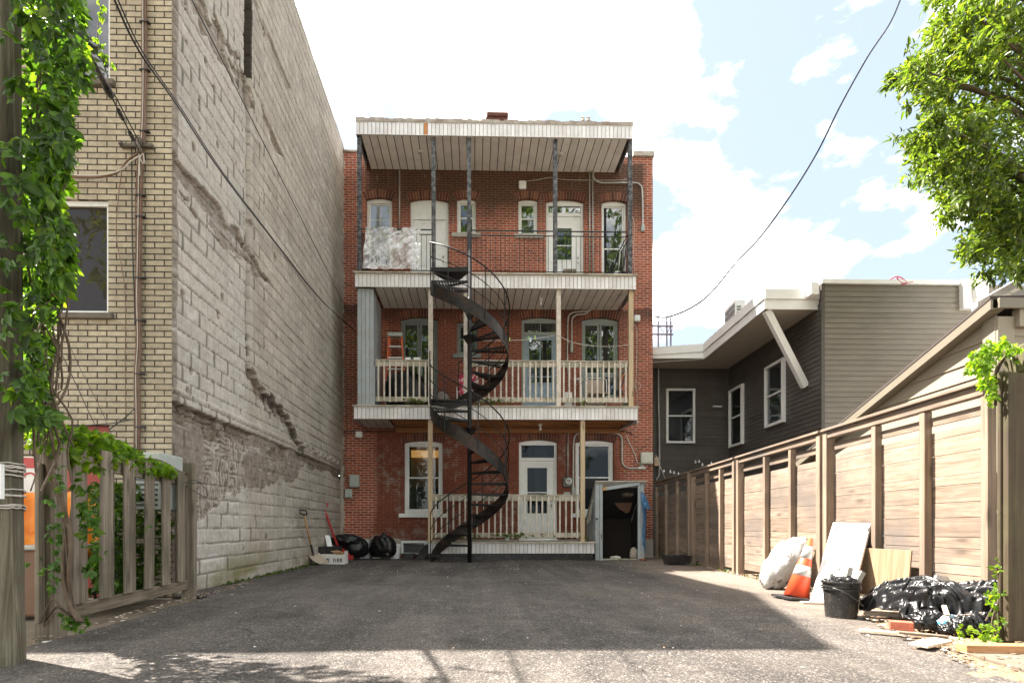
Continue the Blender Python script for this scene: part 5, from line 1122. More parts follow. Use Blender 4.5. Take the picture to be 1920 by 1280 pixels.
# black rubbish bags against the brick
def bag(name, label, u0, u1, v0, v1, Y, seed, knot=None, mat='bag_black', grp=None):
    a, b = onY(u0, v1, Y), onY(u1, v0, Y); rx, rz = (b.x-a.x)/2, (b.z-max(a.z, 0))/2; c = ((a.x+b.x)/2, Y, rz*.98+.01)
    T_ = thing(name, label, 'rubbish bag', (c[0], Y, 0), grp); g = MB(); blob(g, c, rx, rx*.75, rz*1.03, seed, .13, 2.6, .22, pw=.8, folds=9); g.build('bag_body', M[mat], T_, smooth=True)
    if knot is not None:
        g = MB(); k = Vector((c[0]+knot, Y-.05, c[2]+rz*.93)); blob(g, k, .09, .08, .05, seed+5, .3, 4, nu=24, nv=14, folds=5); blob(g, k+Vector((0,0,.05)), .05, .05, .06, seed+6, .4, 5, nu=20, nv=12, folds=4); g.build('bag_knot', M[mat], T_, smooth=True)
    return T_
bag('rubbish_bag', 'wide slumped black rubbish bag beside the block wall corner', 632, 690, 1006, 1050, 13.75, 41)
T_ = bag('rubbish_bag', 'upright black rubbish bag with tied top below the brick wall', 694, 743, 1004, 1048, 13.85, 52, knot=.03)
g = MB(); c = onY(648, 1014, 13.6); blob(g, (c.x, 13.6, .50), .36, .25, .15, 60, .18, 3, folds=7); tag(g.build('rubbish_bag', M['bag_black'], smooth=True), 'flat black bag lying on top of the wide slumped bag', 'rubbish bag')
def pail(name, label, x, y, r, h, mat, z=0, handle=True, lid=True):
    T_ = thing(name, label, 'bucket', (x, y, z)); g = MB(); g.lathe([(r*.85, z), (r, z+h), (r-.006, z+h), (r*.85-.006, z+.01)], (x, y, 0), 28); g.build('bucket_body', mat, T_, smooth=False)
    g = MB()
    for zz in (.97, .88): g.lathe([(r*.99, z+h*zz-.02), (r+.012, z+h*zz-.018), (r+.012, z+h*zz), (r*.99, z+h*zz+.002)], (x, y, 0), 28)
    g.build('bucket_rim', mat, T_)
    if handle: g = MB(); g.tube([(x+math.cos(a)*(r+.012), y-.02-.25*r*math.sin(a), z+h*.88+math.sin(a)*r*1.1) for a in [math.pi*i/16 for i in range(17)]], .005, 6); g.build('bucket_handle', M['cable_white'], T_)
    return T_
pail('bucket', 'white pail half hidden behind the upright black bag', onY(741, 1040, 14.25).x, 14.2, .15, .38, M['white_paint'], handle=False)
pail('bucket', 'white pail with raised wire handle standing behind the upright black bag', onY(707, 1010, 14.4).x, 14.38, .13, .56, M['white_paint'])
g = MB(); a, b = onY(676, 1045, 14.3), onY(692, 1012, 14.3); g.box(a.x, b.x, 14.25, 14.4, 0, b.z-.05); g.box(a.x-.01, b.x+.01, 14.24, 14.41, b.z-.049, b.z); tag(g.build('storage_box', M['white_paint'], bevel=.01), 'narrow white box squeezed between the two black bags', 'box')
# shovel, snow pusher
T_ = thing('shovel', 'shovel with black D handle leaning on the block wall', 'shovel', onZ(597, 1056))
top = onX(568, 956, XL+.14); bl = onZ(590, 1050); bl.z = .18; bl.x = onY(588, 1035, 11.9).x; bl.y = 11.9
hx = (top-bl).normalized(); sd = hx.cross(Vector((0,1,0))).normalized()
g = MB(); g.tube([bl, bl.lerp(top, .9)], .019, 10); g.build('shaft', wood('shovel_shaft', (.40,.22,.09), (.55,.33,.15), 'z', isl=0, knots=False), T_, smooth=True)
g = MB(); k = bl.lerp(top, .87); e = top; w_ = .065; g.tube([k, k+hx*.05, e-hx*.10-sd*w_, e-sd*w_, e+sd*w_, e-hx*.10+sd*w_, k+hx*.05], .016, 8); g.build('grip', M['tar'], T_, smooth=True); g = MB(); g.tube([bl, bl.lerp(top, .28)], .026, 10); g.build('socket', M['tar'], T_, smooth=True)
g = MB(); b0 = bl+Vector((0,0,.05)); tip = onZ(607, 1060); tip.z = .02; dn = (tip-b0).normalized(); ss = dn.cross(Vector((0,0,1))).normalized()
vs = []; n = 9
for i in range(n+1):
    for j_ in range(n+1):
        s, q = (j_/n-.5)*2, i/n; wd = .13+.03*min(1, q*3); pnt = b0+dn*(q*.40)+ss*s*wd+Vector((0,0,.035*s*s))-Vector((0,0,.02*math.sin(q*3.1))); vs.append(pnt)
g.add(vs, [(i*(n+1)+j_, i*(n+1)+j_+1, (i+1)*(n+1)+j_+1, (i+1)*(n+1)+j_) for i in range(n) for j_ in range(n)]); o = g.build('blade', flat('tan_blade', (.40,.33,.25), .6), T_, smooth=True); md = o.modifiers.new('s', 'SOLIDIFY'); md.thickness = .012
T_ = thing('snow_pusher', 'bent red handled snow pusher leaning in the corner behind the bags', 'snow shovel', (-3.4, 13.4, 0))
g = MB(); P = [onY(615, 943, 13.2), onY(610, 954, 13.15), onY(612, 965, 13.1), onY(628, 1010, 13.3), onY(640, 1040, 13.5)]; g.tube(spline(P, 5), .028, 10); g.build('handle', flat('red_plastic', (.42,.035,.035), .4), T_, smooth=True)
g = MB(); p = P[-1]; g.box(p.x-.2, p.x+.3, 13.48, 13.5, .02, .3); g.build('blade', flat('red_plastic_blade', (.42,.035,.035), .4), T_, bevel=.005)
# crates
T_ = thing('black_crate', 'black plastic crate with open top behind the white printed box', 'crate', (onY(612, 1045, 12.5).x, 12.6, 0))
a, b = onY(592, 1040, 12.5), onY(634, 1024, 12.5); g = MB(); th = .012
g.box(a.x, b.x, 12.45, 12.45+th, .02, b.z); g.box(a.x, b.x, 12.85, 12.85+th, .02, b.z); g.box(a.x, a.x+th, 12.462, 12.85, .02, b.z-.001); g.box(b.x-th, b.x, 12.462, 12.85, .02, b.z-.001); g.box(a.x, b.x, 12.45, 12.86, 0, .0199); g.box(a.x-.012, b.x+.012, 12.435, 12.45, b.z-.03, b.z+.005); g.build('crate_body', M['tar'], T_, bevel=.004)
g = MB(); g.box(a.x+.1, b.x-.1, 12.444, 12.4495, .14, .20); g.build('crate_slot', M['dark_room'], T_)
T_ = thing('printed_box', 'low white cardboard tray with black printing in front of the black crate', 'box', (onY(622, 1053, 12.1).x, 12.1, 0))
a, b = onY(598, 1056, 12.0), onY(646, 1041, 12.0); g = MB(); zt = b.z+.02
g.box(a.x, b.x, 12.0, 12.01, 0, zt); g.box(a.x, b.x, 12.32, 12.33, 0, zt); g.box(a.x, a.x+.01, 12.01, 12.32, 0, zt-.001); g.box(b.x-.01, b.x, 12.01, 12.32, 0, zt+.08); g.box(a.x, b.x, 12.01, 12.32, .001, .01); g.build('box_tray', flat('white_card', (.66,.65,.62), .8), T_)
g = MB(); rr = random.Random(12); x = a.x+.13     # bold broken black print, unreadable at this distance
for kx, w_, sh in ((0, .035, 0), (.10, .06, 1), (.25, .05, 2), (.33, .055, 3), (.40, .05, 1)):
    X = a.x+.07+kx
    g.box(X, X+w_*.35, 11.996, 11.9995, .05, .135)
    if sh in (1, 3): g.box(X+w_*.35, X+w_, 11.996, 11.9995, .115, .135); g.box(X+w_*.35, X+w_, 11.996, 11.9995, .08, .098); g.box(X+w_*.35, X+w_, 11.996, 11.9995, .05, .065)
    if sh == 2: g.box(X+w_*.7, X+w_, 11.996, 11.9995, .05, .12); g.box(X+w_*.35, X+w_*.7, 11.996, 11.9995, .12, .135)
g.build('box_print', M['tar'], T_)
g = MB(); g.box(a.x+.05, a.x+.2, 12.1, 12.2, .011, .2); g.build('green_packet', flat('green_packet', (.16,.35,.05), .5), T_)
g = MB(); p = onY(632, 1036, 12.15); rr = random.Random(1); P = [(p.x-.14, 12.15, p.z+.03), (p.x+.02, 12.12, p.z+.05), (p.x+.16, 12.1, p.z-.0), (p.x+.08, 12.2, p.z-.03), (p.x+.04, 12.2, p.z-.12), (p.x-.02, 12.2, p.z-.05)]; g.prism(P, (0, .012, .01)); g.build('torn_cardboard', flat('torn_cardboard', (.55,.36,.20), .9), T_)
g = MB(); a, b = onY(609, 1003, 13.0), onY(622, 1026, 12.8); g.prism([(a.x, 13.0, a.z), (a.x+.11, 13.0, a.z), (a.x+.24, 12.8, .32), (a.x+.12, 12.8, .32)], (.005, .02, .002)); o = tag(g.build('white_board', M['white_paint'], bevel=.003), 'small white board standing on edge behind the black crate', 'board')
o.location.z -= .0
# downspout pieces under the basement window
T_ = thing('black_chute', 'black plastic chute pieces lying below the basement window', 'plastic chute', (onY(778, 1045, 14.1).x, 14.1, 0))
a, b = onY(756, 1047, 14.1), onY(776, 1037, 14.1); g = MB(); g.prism([(a.x+.05, 13.95, .0), (b.x, 13.95, .0), (b.x+.03, 13.95, .12), (a.x-.02, 13.95, .12)], (0, .3, 0)); g.box(a.x-.04, b.x+.05, 13.93, 14.27, .12, .145); g.build('chute_box', M['tar'], T_, bevel=.008)
g = MB(); c, d = onY(783, 1045, 14.1), onY(801, 1026, 14.3); g.prism([(c.x-.05, 13.95, 0), (c.x+.22, 13.95, 0), (d.x+.04, 14.3, .33), (d.x-.06, 14.3, .33)], (0, .12, .04)); g.build('chute_flap', M['tar'], T_, bevel=.006)
# ---- lean-to over the basement steps
T_ = thing('basement_lean_to', 'battered pale blue wooden lean-to over the basement steps, open front', 'shed', (onY(1160, 1045, 13.4).x, 13.6, 0))
Y0 = 13.4; x0, x1, x2, x3 = [onY(u, 950, Y0).x for u in (1116.5, 1131, 1196, 1208)]; zt = onY(1160, 903, Y0).z; zb = .95
g = MB()
for a, b, o_ in ((x0, x0+.10, 0), (x0+.108, x1-.01, .006), (x2+.005, x2+.075, 0), (x2+.082, x3, .006)): g.box(a, b, Y0+o_, Y0+.05, -.02, zt-.003)
g.build('jamb', M['pale_blue_wood'], T_, bevel=.005)
g = MB(); g.bar(onY(1135, 916, Y0-.01), onY(1199, 906, Y0-.01), .05, .085, up=(0,0,1)); g.build('header_board', M['pale_blue_wood'], T_, bevel=.006)
g = MB(); g.bar(onY(1130, 916.5, Y0-.012), onY(1137, 915, Y0-.012), .055, .08); g.build('header_end', flat('raw_wood_end', (.45,.28,.14), .8), T_)
g = MB()
for xa, sg in ((x0+.01, 1), (x3-.03, 1)): g = MB(); g.prism([(xa, Y0+.051, -.02), (xa, Y0+.051, zt-.02), (xa, YF-.06, zb), (xa, YF-.06, -.02)], (.022, 0, 0)); g.build('side_panel', M['pale_blue_wood'], T_)
g = MB(); g.obox((x0-.02, Y0-.07, zt), (x3-x0+.06, 0, 0), (0, YF-Y0+.0, zb-zt+.04), (0, 0, .025)); g.build('roof_sheet', M['stone'], T_, bevel=.004)
g = MB(); g.obox((x0+.034, Y0+.07, zt-.15), (x3-x0-.07, 0, 0), (0, YF-Y0-.15, zb-zt+.16), (0, 0, .008)); g.add([(x0+.034,Y0+.06,0),(x0+.034,YF-.2,0),(x0+.034,YF-.2,zb-.02),(x0+.034,Y0+.06,zt-.05)], [(0,1,2,3)]); g.add([(x3-.034,Y0+.06,0),(x3-.034,YF-.2,0),(x3-.034,YF-.2,zb-.02),(x3-.034,Y0+.06,zt-.05)], [(0,3,2,1)]); g.build('shade_lining', flat('shade_lining', (.010,.008,.007), .9), T_)  # added near-black lining paints in the shade inside the lean-to
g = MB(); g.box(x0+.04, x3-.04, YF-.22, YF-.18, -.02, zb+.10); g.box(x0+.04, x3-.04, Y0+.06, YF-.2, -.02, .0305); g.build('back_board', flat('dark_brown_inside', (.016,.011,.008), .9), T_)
g = MB(); g.box(x1, x2, Y0+.02, Y0+.07, 0, .035); g.build('door_sill', M['mossy_wood'], T_, bevel=.006)
g = MB(); p = onY(1119, 972, Y0-.03); g.tube([(p.x, Y0, p.z), (p.x, Y0-.05, p.z)], .028, 10); q = onY(1128, 1005, Y0-.03); g.tube(spline([(q.x, Y0, q.z+.05), (q.x, Y0-.04, q.z+.04), (q.x, Y0-.04, q.z-.04), (q.x, Y0, q.z-.05)], 4), .008, 6); g.build('door_latch', M['tar'], T_)
g = MB(); a = onY(1152, 933, 13.9); b = onY(1188, 962, 13.9); g.prism([(a.x, 13.9, a.z), (b.x, 13.9, a.z), (b.x-.1, 13.9, b.z+.05), (b.x-.18, 13.9, b.z), (a.x+.12, 13.9, b.z+.12), (a.x-.02, 13.9, a.z-.1)], (0, .02, 0)); tag(g.build('torn_panel', flat('torn_panel', (.12,.065,.04), .9)), 'torn brown panel hanging inside the dark lean-to', 'board')
g = MB(); blob(g, (onY(1189, 1035, 13.75).x, 13.75, .12), .10, .12, .17, 77, .25, 3); tag(g.build('rag_bundle', flat('pale_rag', (.42,.36,.29), .9), smooth=True), 'pale rag bundle just inside the right of the lean-to opening', 'rag')
g = MB(); blob(g, (onY(1153, 1040, 13.6).x, 13.55, .05), .13, .08, .045, 78, .3, 3); tag(g.build('crumpled_rag', flat('white_rag', (.55,.52,.48), .9), smooth=True), 'small crumpled white rag on the sill of the lean-to', 'rag')
g = MB(); c_ = onY(1176, 925, 13.7); blob(g, (c_.x, 13.7, c_.z), .16, .1, .09, 79, .3, 3); tag(g.build('cloth_bundle', flat('cloth_bundle', (.10,.08,.06), .9), smooth=True), 'dusty cloth bundle stuffed under the lean-to roof', 'cloth')
g = MB(); c_ = onY(1205, 1047, 13.2); g.lathe([(.07, 0), (.10, .05), (.095, .05), (.066, .01)], (c_.x, 13.2, 0), 18); tag(g.build('clay_saucer', flat('clay', (.36,.17,.09), .8)), 'small terracotta dish at the foot of the lean-to', 'dish')
# blue tarp hanging on the lean-to's right side
def drape(name, label, cat, P, mat, nu=26, nv=34, amp=.035, fr=3, seed=3, thick=.004):
    """P: four corners (top left, top right, bottom right, bottom left)"""
    vn = VN(seed); P = [Vector(p) for p in P]; vs = []; n = (P[1]-P[0]).cross(P[3]-P[0]).normalized()
    for j_ in range(nv+1):
        for i in range(nu+1):
            s, q = i/nu, j_/nv; p = P[0].lerp(P[1], s).lerp(P[3].lerp(P[2], s), q); h = (float(vn(s*fr*2.2+3, q*fr*.8+5, 4))-.5)*2; e = (float(vn(q*5+s*2, 7, 3))-.5)*.04*min(1, 4*abs(s-.5)**2)
            vs.append(p + n*(amp*h) + Vector((e, 0, 0)))
    g = MB(); g.add(vs, [(j_*(nu+1)+i, j_*(nu+1)+i+1, (j_+1)*(nu+1)+i+1, (j_+1)*(nu+1)+i) for j_ in range(nv) for i in range(nu)]); o = g.build(name, mat, smooth=True)
    md = o.modifiers.new('s', 'SOLIDIFY'); md.thickness = thick; return tag(o, label, cat)
m_bt = NT('blue_tarp'); v = m_bt.coords(); m_bt.bump(m_bt.noise(v, 14, 6, .7, .6), .8, .03); m_bt = m_bt.done(m_bt.ramp(m_bt.noise(v, 6, 5), [(.3, (.05,.15,.33)), (.7, (.13,.30,.52))]), .4)
T_ = drape('blue_tarp', 'crumpled blue tarp hanging on the right side of the lean-to', 'tarp', [onY(1202, 922, 13.33), onY(1212, 935, 13.5), onY(1209, 1038, 13.5), onY(1206, 1020, 13.33)], m_bt, amp=.05, seed=5)
T_ = drape('blue_tarp_flap', 'pale lined flap of blue tarp sticking out at the top beside the brick', 'tarp', [onY(1203, 920, 13.3), onY(1211, 932, 13.35), onY(1221, 955, 13.4), onY(1205, 952, 13.3)], m_bt, amp=.05, seed=6)
T_ = drape('grey_sheet', 'pale crumpled sheet hanging off the left slope of the lean-to', 'sheet', [onY(1110, 938, 13.75), onY(1114, 935, 13.6), onY(1107, 975, 13.7), onY(1099, 983, 13.9)], flat('pale_sheet', (.42,.41,.37), .8), amp=.05, seed=9)
# ---- balcony things
# plastic sheet over the iron railing
T_ = drape('plastic_sheet', 'crinkled clear plastic sheet draped over the third floor iron railing', 'plastic sheet', [onY(686, 427, YR-.03), onY(789, 428, YR-.03), onY(785, 504, YR-.05), onY(679, 503, YR-.06)], M['clear_sheet'], nu=90, nv=90, amp=.10, fr=4.5, seed=17, thick=.0)
T_.modifiers.clear()
T_ = thing('step_ladder', 'orange fibreglass step ladder standing in the left corner of the second floor porch', 'ladder', (onY(742, 700, 14.2).x, 14.2, Z2+.03)); m_org = flat('orange_fibreglass', (.60,.115,.035), .5)
za = onY(742, 629, 14.1).z; xa, xb = onY(729.5, 630, 14.1).x, onY(753, 630, 14.1).x; xc, xd = onY(724.5, 700, 14.0).x, onY(760, 700, 14.0).x; zb_ = Z2+.04
for p, q in (((xa, 14.1, za), (xc-.06, 13.95, zb_)), ((xb, 14.1, za), (xd+.06, 13.95, zb_)), ((xa+.02, 14.14, za), (xc, 14.45, zb_)), ((xb-.02, 14.14, za), (xd, 14.45, zb_))): g = MB(); g.bar(p, q, .035, .06, up=(0,1,0)); g.build('ladder_rail', m_org, T_, bevel=.004)
for k in range(1, 7):
    f = k/6.6; z = za+(zb_-za)*f; g = MB(); g.box(xa+(xc-.06-xa)*f+.02, xb+(xd+.06-xb)*f-.02, 14.1-.15*f-.05, 14.1-.15*f+.03, z-.02, z+.01); g.build('ladder_step', M['white_metal'], T_)
g = MB(); g.box(xa-.03, xb+.03, 14.04, 14.2, za-.03, za+.07); g.build('ladder_top', M['box_grey'], T_, bevel=.01)
a, b = onY(722, 690, 13.9), onY(801, 750, 13.9); g = MB(); blob(g, ((a.x+b.x)/2, 13.95, Z2+.5), (b.x-a.x)/2, .32, .52, 91, .14, 2.4, .05, pw=.6, folds=6); tag(g.build('covered_furniture', M['bag_black'], smooth=True), 'dark plastic covered furniture behind the left second floor railing', 'furniture')
g = MB(); c_ = onY(830, 725, 14.2); blob(g, (c_.x, 14.25, Z2+.32), .17, .2, .28, 94, .2, 3); tag(g.build('grey_sack', flat('grey_sack', (.28,.25,.22), .9), smooth=True), 'mottled grey sack on the second floor porch left of the patterned chair', 'sack')
# little white papers on the ledge
g = MB(); a = onY(764, 673, 13.6); g.box(a.x-.05, a.x+.08, 13.58, 13.66, a.z-.05, a.z+.04); g.box(a.x+.16, a.x+.33, 13.58, 13.68, a.z-.05, a.z+.04); g.box(a.x-.1, a.x+.5, 13.56, 13.72, a.z-.07, a.z-.051); tag(g.build('small_cartons', M['white_paint'], bevel=.004), 'two small white cartons on the railing ledge beside the ladder', 'carton')
t = NT('red_pattern'); v = t.coords('xzy', (15, 15, 1)); w1 = t.new('ShaderNodeTexVoronoi', Scale=1.0); t.link(v, w1.inputs['Vector']); m_rp = t.done(t.ramp(w1.outputs['Distance'], [(.36, (.70,.55,.55)), (.44, (.50,.03,.08))]), .7)
T_ = thing('patterned_chair', 'metal chair with red and white patterned back on the second floor porch', 'chair', (onY(877, 740, 14.0).x, 14.0, Z2+.036)); a, b = onY(859, 741, 14.0), onY(897, 701, 14.0)
g = MB(); g.box(a.x, b.x, 14.0, 14.05, a.z, b.z); g.build('backrest', m_rp, T_, bevel=.02); g = MB(); g.box(a.x, b.x, 13.6, 14.0, a.z-.07, a.z-.02); g.build('seat', m_rp, T_, bevel=.015)
for x_ in (a.x-.02, b.x+.02):
    for y_ in (13.62, 14.02): g = MB(); g.tube([(x_, y_, Z2+.036), (x_, y_, a.z+.12)], .012, 8); g.build('leg', M['white_metal'], T_)
T_ = thing('folding_chair', 'beige folding chair with rounded frame behind the right second floor railing', 'chair', (onY(1118, 750, 14.0).x, 14.0, Z2+.036)); a, b = onY(1098, 752, 14.0), onY(1137, 709, 14.0)
g = MB(); w_ = b.x-a.x; g.tube(spline([(a.x, 14, Z2+.04), (a.x, 14, b.z-.12), (a.x+.04, 14, b.z-.02), (a.x+.12, 14, b.z), (b.x-.12, 14, b.z), (b.x-.04, 14, b.z-.02), (b.x, 14, b.z-.12), (b.x, 14, Z2+.04)], 5), .013, 8); g.build('chair_frame', M['white_metal'], T_, smooth=True)
g = MB(); g.box(a.x+.03, b.x-.08, 13.99, 14.01, Z2+.06, b.z-.04); g.build('backrest', flat('beige_fabric', (.40,.33,.27), .8), T_, bevel=.008); g = MB(); g.box(a.x+.02, b.x-.02, 13.62, 13.98, Z2+.42, Z2+.45); g.build('seat', flat('beige_fabric_seat', (.40,.33,.27), .8), T_, bevel=.01)
T_ = thing('bar_stool', 'small stool with pale round rim beside the folding chair', 'stool', (onY(1084, 750, 14.1).x, 14.1, Z2+.036)); c_ = onY(1084, 712, 14.1)
g = MB(); g.lathe([(.13, -.02), (.135, 0), (.12, .012)], c_, 20); g.build('seat', M['white_metal'], T_); 
for k in range(4): a_ = k*1.57+.7; g = MB(); g.tube([(c_.x+.1*math.cos(a_), 14.1+.1*math.sin(a_), c_.z-.02), (c_.x+.14*math.cos(a_), 14.1+.14*math.sin(a_), Z2+.036)], .011, 6); g.build('leg', M['white_metal'], T_)
g = MB(); a, b = onY(1059, 745, 13.8), onY(1073, 735, 13.8); g.box(a.x, b.x, 13.8, 13.95, Z2+.036, b.z); tag(g.build('white_carton', M['white_paint'], bevel=.005), 'white carton low behind the second floor railing right of the middle post', 'carton')
g = MB(); a, b = onY(1120, 758, 13.5), onY(1178, 758, 13.5); g.box(a.x, b.x, 13.47, 14.1, Z2+.036, Z2+.075); tag(g.build('green_mat', flat('green_turf_mat', (.01,.10,.035), .95), bevel=.006), 'dark green turf mat on the right of the second floor deck', 'mat')
def broom(name, label, p, q, mat, headc=None, r=.014, cat='broom'):
    T_ = thing(name, label, cat, p); g = MB(); g.tube([p, q], r, 8); g.build('handle', mat, T_, smooth=True)
    if headc: g = MB(); p = Vector(p); q = Vector(q); d = (q-p).normalized(); g.prism([p+Vector((-.13,0,.0)), p+Vector((.13,0,.0)), p+Vector((.09,0,.14)), p+Vector((-.05,0,.14))], (0,.05,0)); g.build('brush', headc, T_)
broom('broom', 'pale handled broom leaning at the right end of the third floor balcony', onY(1158, 511, 13.7)+Vector((0,0,-.1)), onY(1164, 463, 14.3), M['box_beige'], M['white_metal'])
broom('broom', 'dark handled broom leaning beside the right third floor post', onY(1166, 511, 13.7)+Vector((0,0,-.1)), onY(1178, 440, 14.2), M['cable_black'], M['tar'], .02)
broom('broom', 'dark slanted broom behind the right end of the second floor railing', onY(1160, 740, 13.9), onY(1177, 690, 14.3), M['cable_black'], M['tar'], .018)
g = MB(); c_ = onY(1067, 509, 13.7); g.box(c_.x-.16, c_.x+.18, 13.6, 13.85, Z3+.036, c_.z+.03); tag(g.build('shoe_tray', M['plank_weather'], bevel=.02), 'brown worn box on the third floor deck in front of the right door', 'box')
# clothesline with pegs
T_ = thing('clothesline', 'white clothesline sagging between the second floor porch posts', 'clothesline', onY(1047, 628, YR-.05)); g = MB(); Yc = YR-.07
g.tube(spline([onY(u, v, Yc) for u, v in ((893, 638), (925, 638.5), (955, 638), (990, 636.5), (1020, 632), (1047, 627.5))], 4), .007, 5); g.tube(spline([onY(u, v, Yc) for u, v in ((1047, 627.5), (1060, 636), (1075, 642), (1100, 647), (1140, 649.5), (1186, 646))], 4), .007, 5); g.build('cord', M['cable_white'], T_)
m_peg = flat('lime_peg', (.42,.60,.16), .5)
for u, v, nm in ((955, 636, 'lime green clothes peg alone near the staircase'), (990.5, 634, 'lime green clothes peg in the middle of the clothesline'), (1003, 633, 'lime green clothes peg nearest the middle post')): p = onY(u, v, Yc); g = MB(); g.box(p.x-.012, p.x+.004, Yc-.012, Yc+.012, p.z-.05, p.z+.05); g.box(p.x+.006, p.x+.018, Yc-.012, Yc+.012, p.z-.048, p.z+.048); tag(g.build('clothes_peg', m_peg), nm, 'clothes peg', 'pegs on the clothesline')
g = MB(); p = onY(995, 636, Yc); g.box(p.x-.03, p.x+.02, Yc-.01, Yc+.01, p.z-.07, p.z+.04); tag(g.build('clothes_peg', flat('pale_peg', (.5,.6,.7), .5)), 'pale blue clothes peg between two lime ones', 'clothes peg', 'pegs on the clothesline')
# small white box and jar on the lowest deck
g = MB(); p = onY(951, 1011, 13.36); g.box(p.x-.05, p.x+.05, 13.34, 13.42, Z1+.036, Z1+.13); tag(g.build('small_jar', M['box_grey'], bevel=.012), 'small grey jar on the edge of the lowest deck', 'jar')
g = MB(); p = onY(976, 1011, 13.36); g.box(p.x-.03, p.x+.03, 13.34, 13.4, Z1+.036, Z1+.10); tag(g.build('small_jar', M['box_beige'], bevel=.01), 'small beige jar on the edge of the lowest deck right of the grey one', 'jar')
g = MB(); a, b = onY(979, 1010, 13.38), onY(1045, 1010, 13.38); g.tube([(a.x, 13.36, Z1+.055), (b.x, 13.4, Z1+.06)], .018, 8); tag(g.build('white_rod', M['white_metal'], smooth=True), 'long white rod lying along the edge of the lowest deck', 'rod')
# ---- right-hand side, along the cedar fence
def tray(name, label, u0, u1, v0, v1):
    p, q = onZ(u0, v1), onZ(u1, v1); T_ = thing(name, label, 'planter', ((p.x+q.x)/2, p.y+.2, 0)); g = MB(); y = (p.y+q.y)/2; h_ = .20; a, b = p.x, q.x
    def ring(x0, x1, y0, y1, z): return [(x0,y0,z),(x1,y0,z),(x1,y1,z),(x0,y1,z)]
    vs = ring(a+.05, b-.05, y+.04, y+.38, 0)+ring(a, b, y, y+.42, h_)+ring(a+.02, b-.02, y+.02, y+.40, h_)+ring(a+.06, b-.06, y+.06, y+.36, .08)
    fs = [(k*4+i, k*4+(i+1)%4, (k+1)*4+(i+1)%4, (k+1)*4+i) for k in range(3) for i in range(4)]+[(3,2,1,0),(12,13,14,15)]; g.add(vs, fs); g.build('tray_body', M['tar'], T_, bevel=.006)
    g = MB(); g.box(a-.015, b+.015, y-.015, y+.0, h_-.02, h_+.008); g.box(a-.015, b+.015, y+.421, y+.436, h_-.02, h_+.008); g.box(a-.015, a, y, y+.42, h_-.02, h_+.007); g.box(b, b+.015, y, y+.42, h_-.02, h_+.007); g.build('tray_rim', M['tar'], T_, bevel=.003)
tray('black_planter', 'long black plastic planter trough at the foot of the cedar fence', 1252, 1298, 1041, 1059)
tray('black_planter', 'shorter black planter right beside the long trough', 1299, 1314, 1044, 1057)
p = onZ(1278, 1041); broom('broom', 'dark handled brush leaning on the far part of the cedar fence', Vector((p.x, p.y, .12)), onY(1291, 981, 12.6), M['cable_brown'], None, .022)
g = MB(); q = onY(1291, 981, 12.58); g.tube([q-Vector((.03,0,0)), q+Vector((.04,0,.02))], .035, 8); tag(g.build('brush_clamp', M['tar']), 'black grip at the top of the leaning brush', 'grip')
# white bag
T_ = thing('white_sack', 'bulging white plastic sack with dark print slumped against the cedar fence', 'sack', onZ(1490, 1112))
g = MB(); vn = VN(66); c0 = onZ(1478, 1110, 0); ctr = Vector((c0.x+.17, c0.y+.38, .34)); vs = []; nu, nv = 64, 44
for j_ in range(nv+1):
    ph = math.pi*j_/nv
    for i in range(nu):
        th = 2*math.pi*i/nu; x, y, z = math.sin(ph)*math.cos(th), math.sin(ph)*math.sin(th), math.cos(ph); nn = float(vn(x*3+z*2+7, y*3-z+9, 5)); fo = abs(math.sin(th*4+nn*7+z*2)); k = 1+.17*(nn-.5)*2+.05*(fo-.6); X, Y, Z = x*.26*k, y*.22*k, z*.35*k; X += .19*(Z/.35); vs.append((ctr.x+X, ctr.y+Y, max(.005, ctr.z+Z)))
g.add(vs, [(j_*nu+i, (j_+1)*nu+i, (j_+1)*nu+(i+1)%nu, j_*nu+(i+1)%nu) for j_ in range(nv) for i in range(nu)]); g.build('sack_body', M['bag_white'], T_, smooth=True)
# traffic cone
base = onZ(1493, 1122, 0.0); T_ = thing('traffic_cone', 'orange traffic cone with two reflective collars leaning on its black base', 'traffic cone', base)
tilt = Matrix.Rotation(R(16), 3, 'Y') @ Matrix.Rotation(R(-3), 3, 'X'); m_co = flat('cone_orange', (.85,.10,.035), .45); m_cr = flat('cone_collar', (.40,.40,.39), .3)
def conepart(nm, h0, h1, mat, d=0.0):
    rf = lambda h: .132-.105*h/.70+d; g = MB(); g.lathe([(rf(h0), h0), (rf(h1), h1)], base+Vector((0,0,.02)), 40, tilt); return g.build(nm, mat, T_, smooth=True)
conepart('cone_body', .0, .71, m_co); conepart('reflective_collar', .25, .37, m_cr, .003); conepart('reflective_collar', .46, .61, m_cr, .003)
g = MB(); Rb = Matrix.Rotation(R(4), 3, 'Y')
for (w_, z0, z1) in ((.20, .0, .028),): 
    P = [Rb @ Vector((s1*w_+c1, s2*w_+c2, z0)) + base for s1, s2, c1, c2 in ((-1,-1,.03,0),(-1,-1,0,.03),(-1,1,0,-.03),(-1,1,.03,0),(1,1,-.03,0),(1,1,0,-.03),(1,-1,0,.03),(1,-1,-.03,0))]; g.prism(P, Vector((0,0,z1)))
g.build('cone_base', M['tar'], T_, bevel=.006)
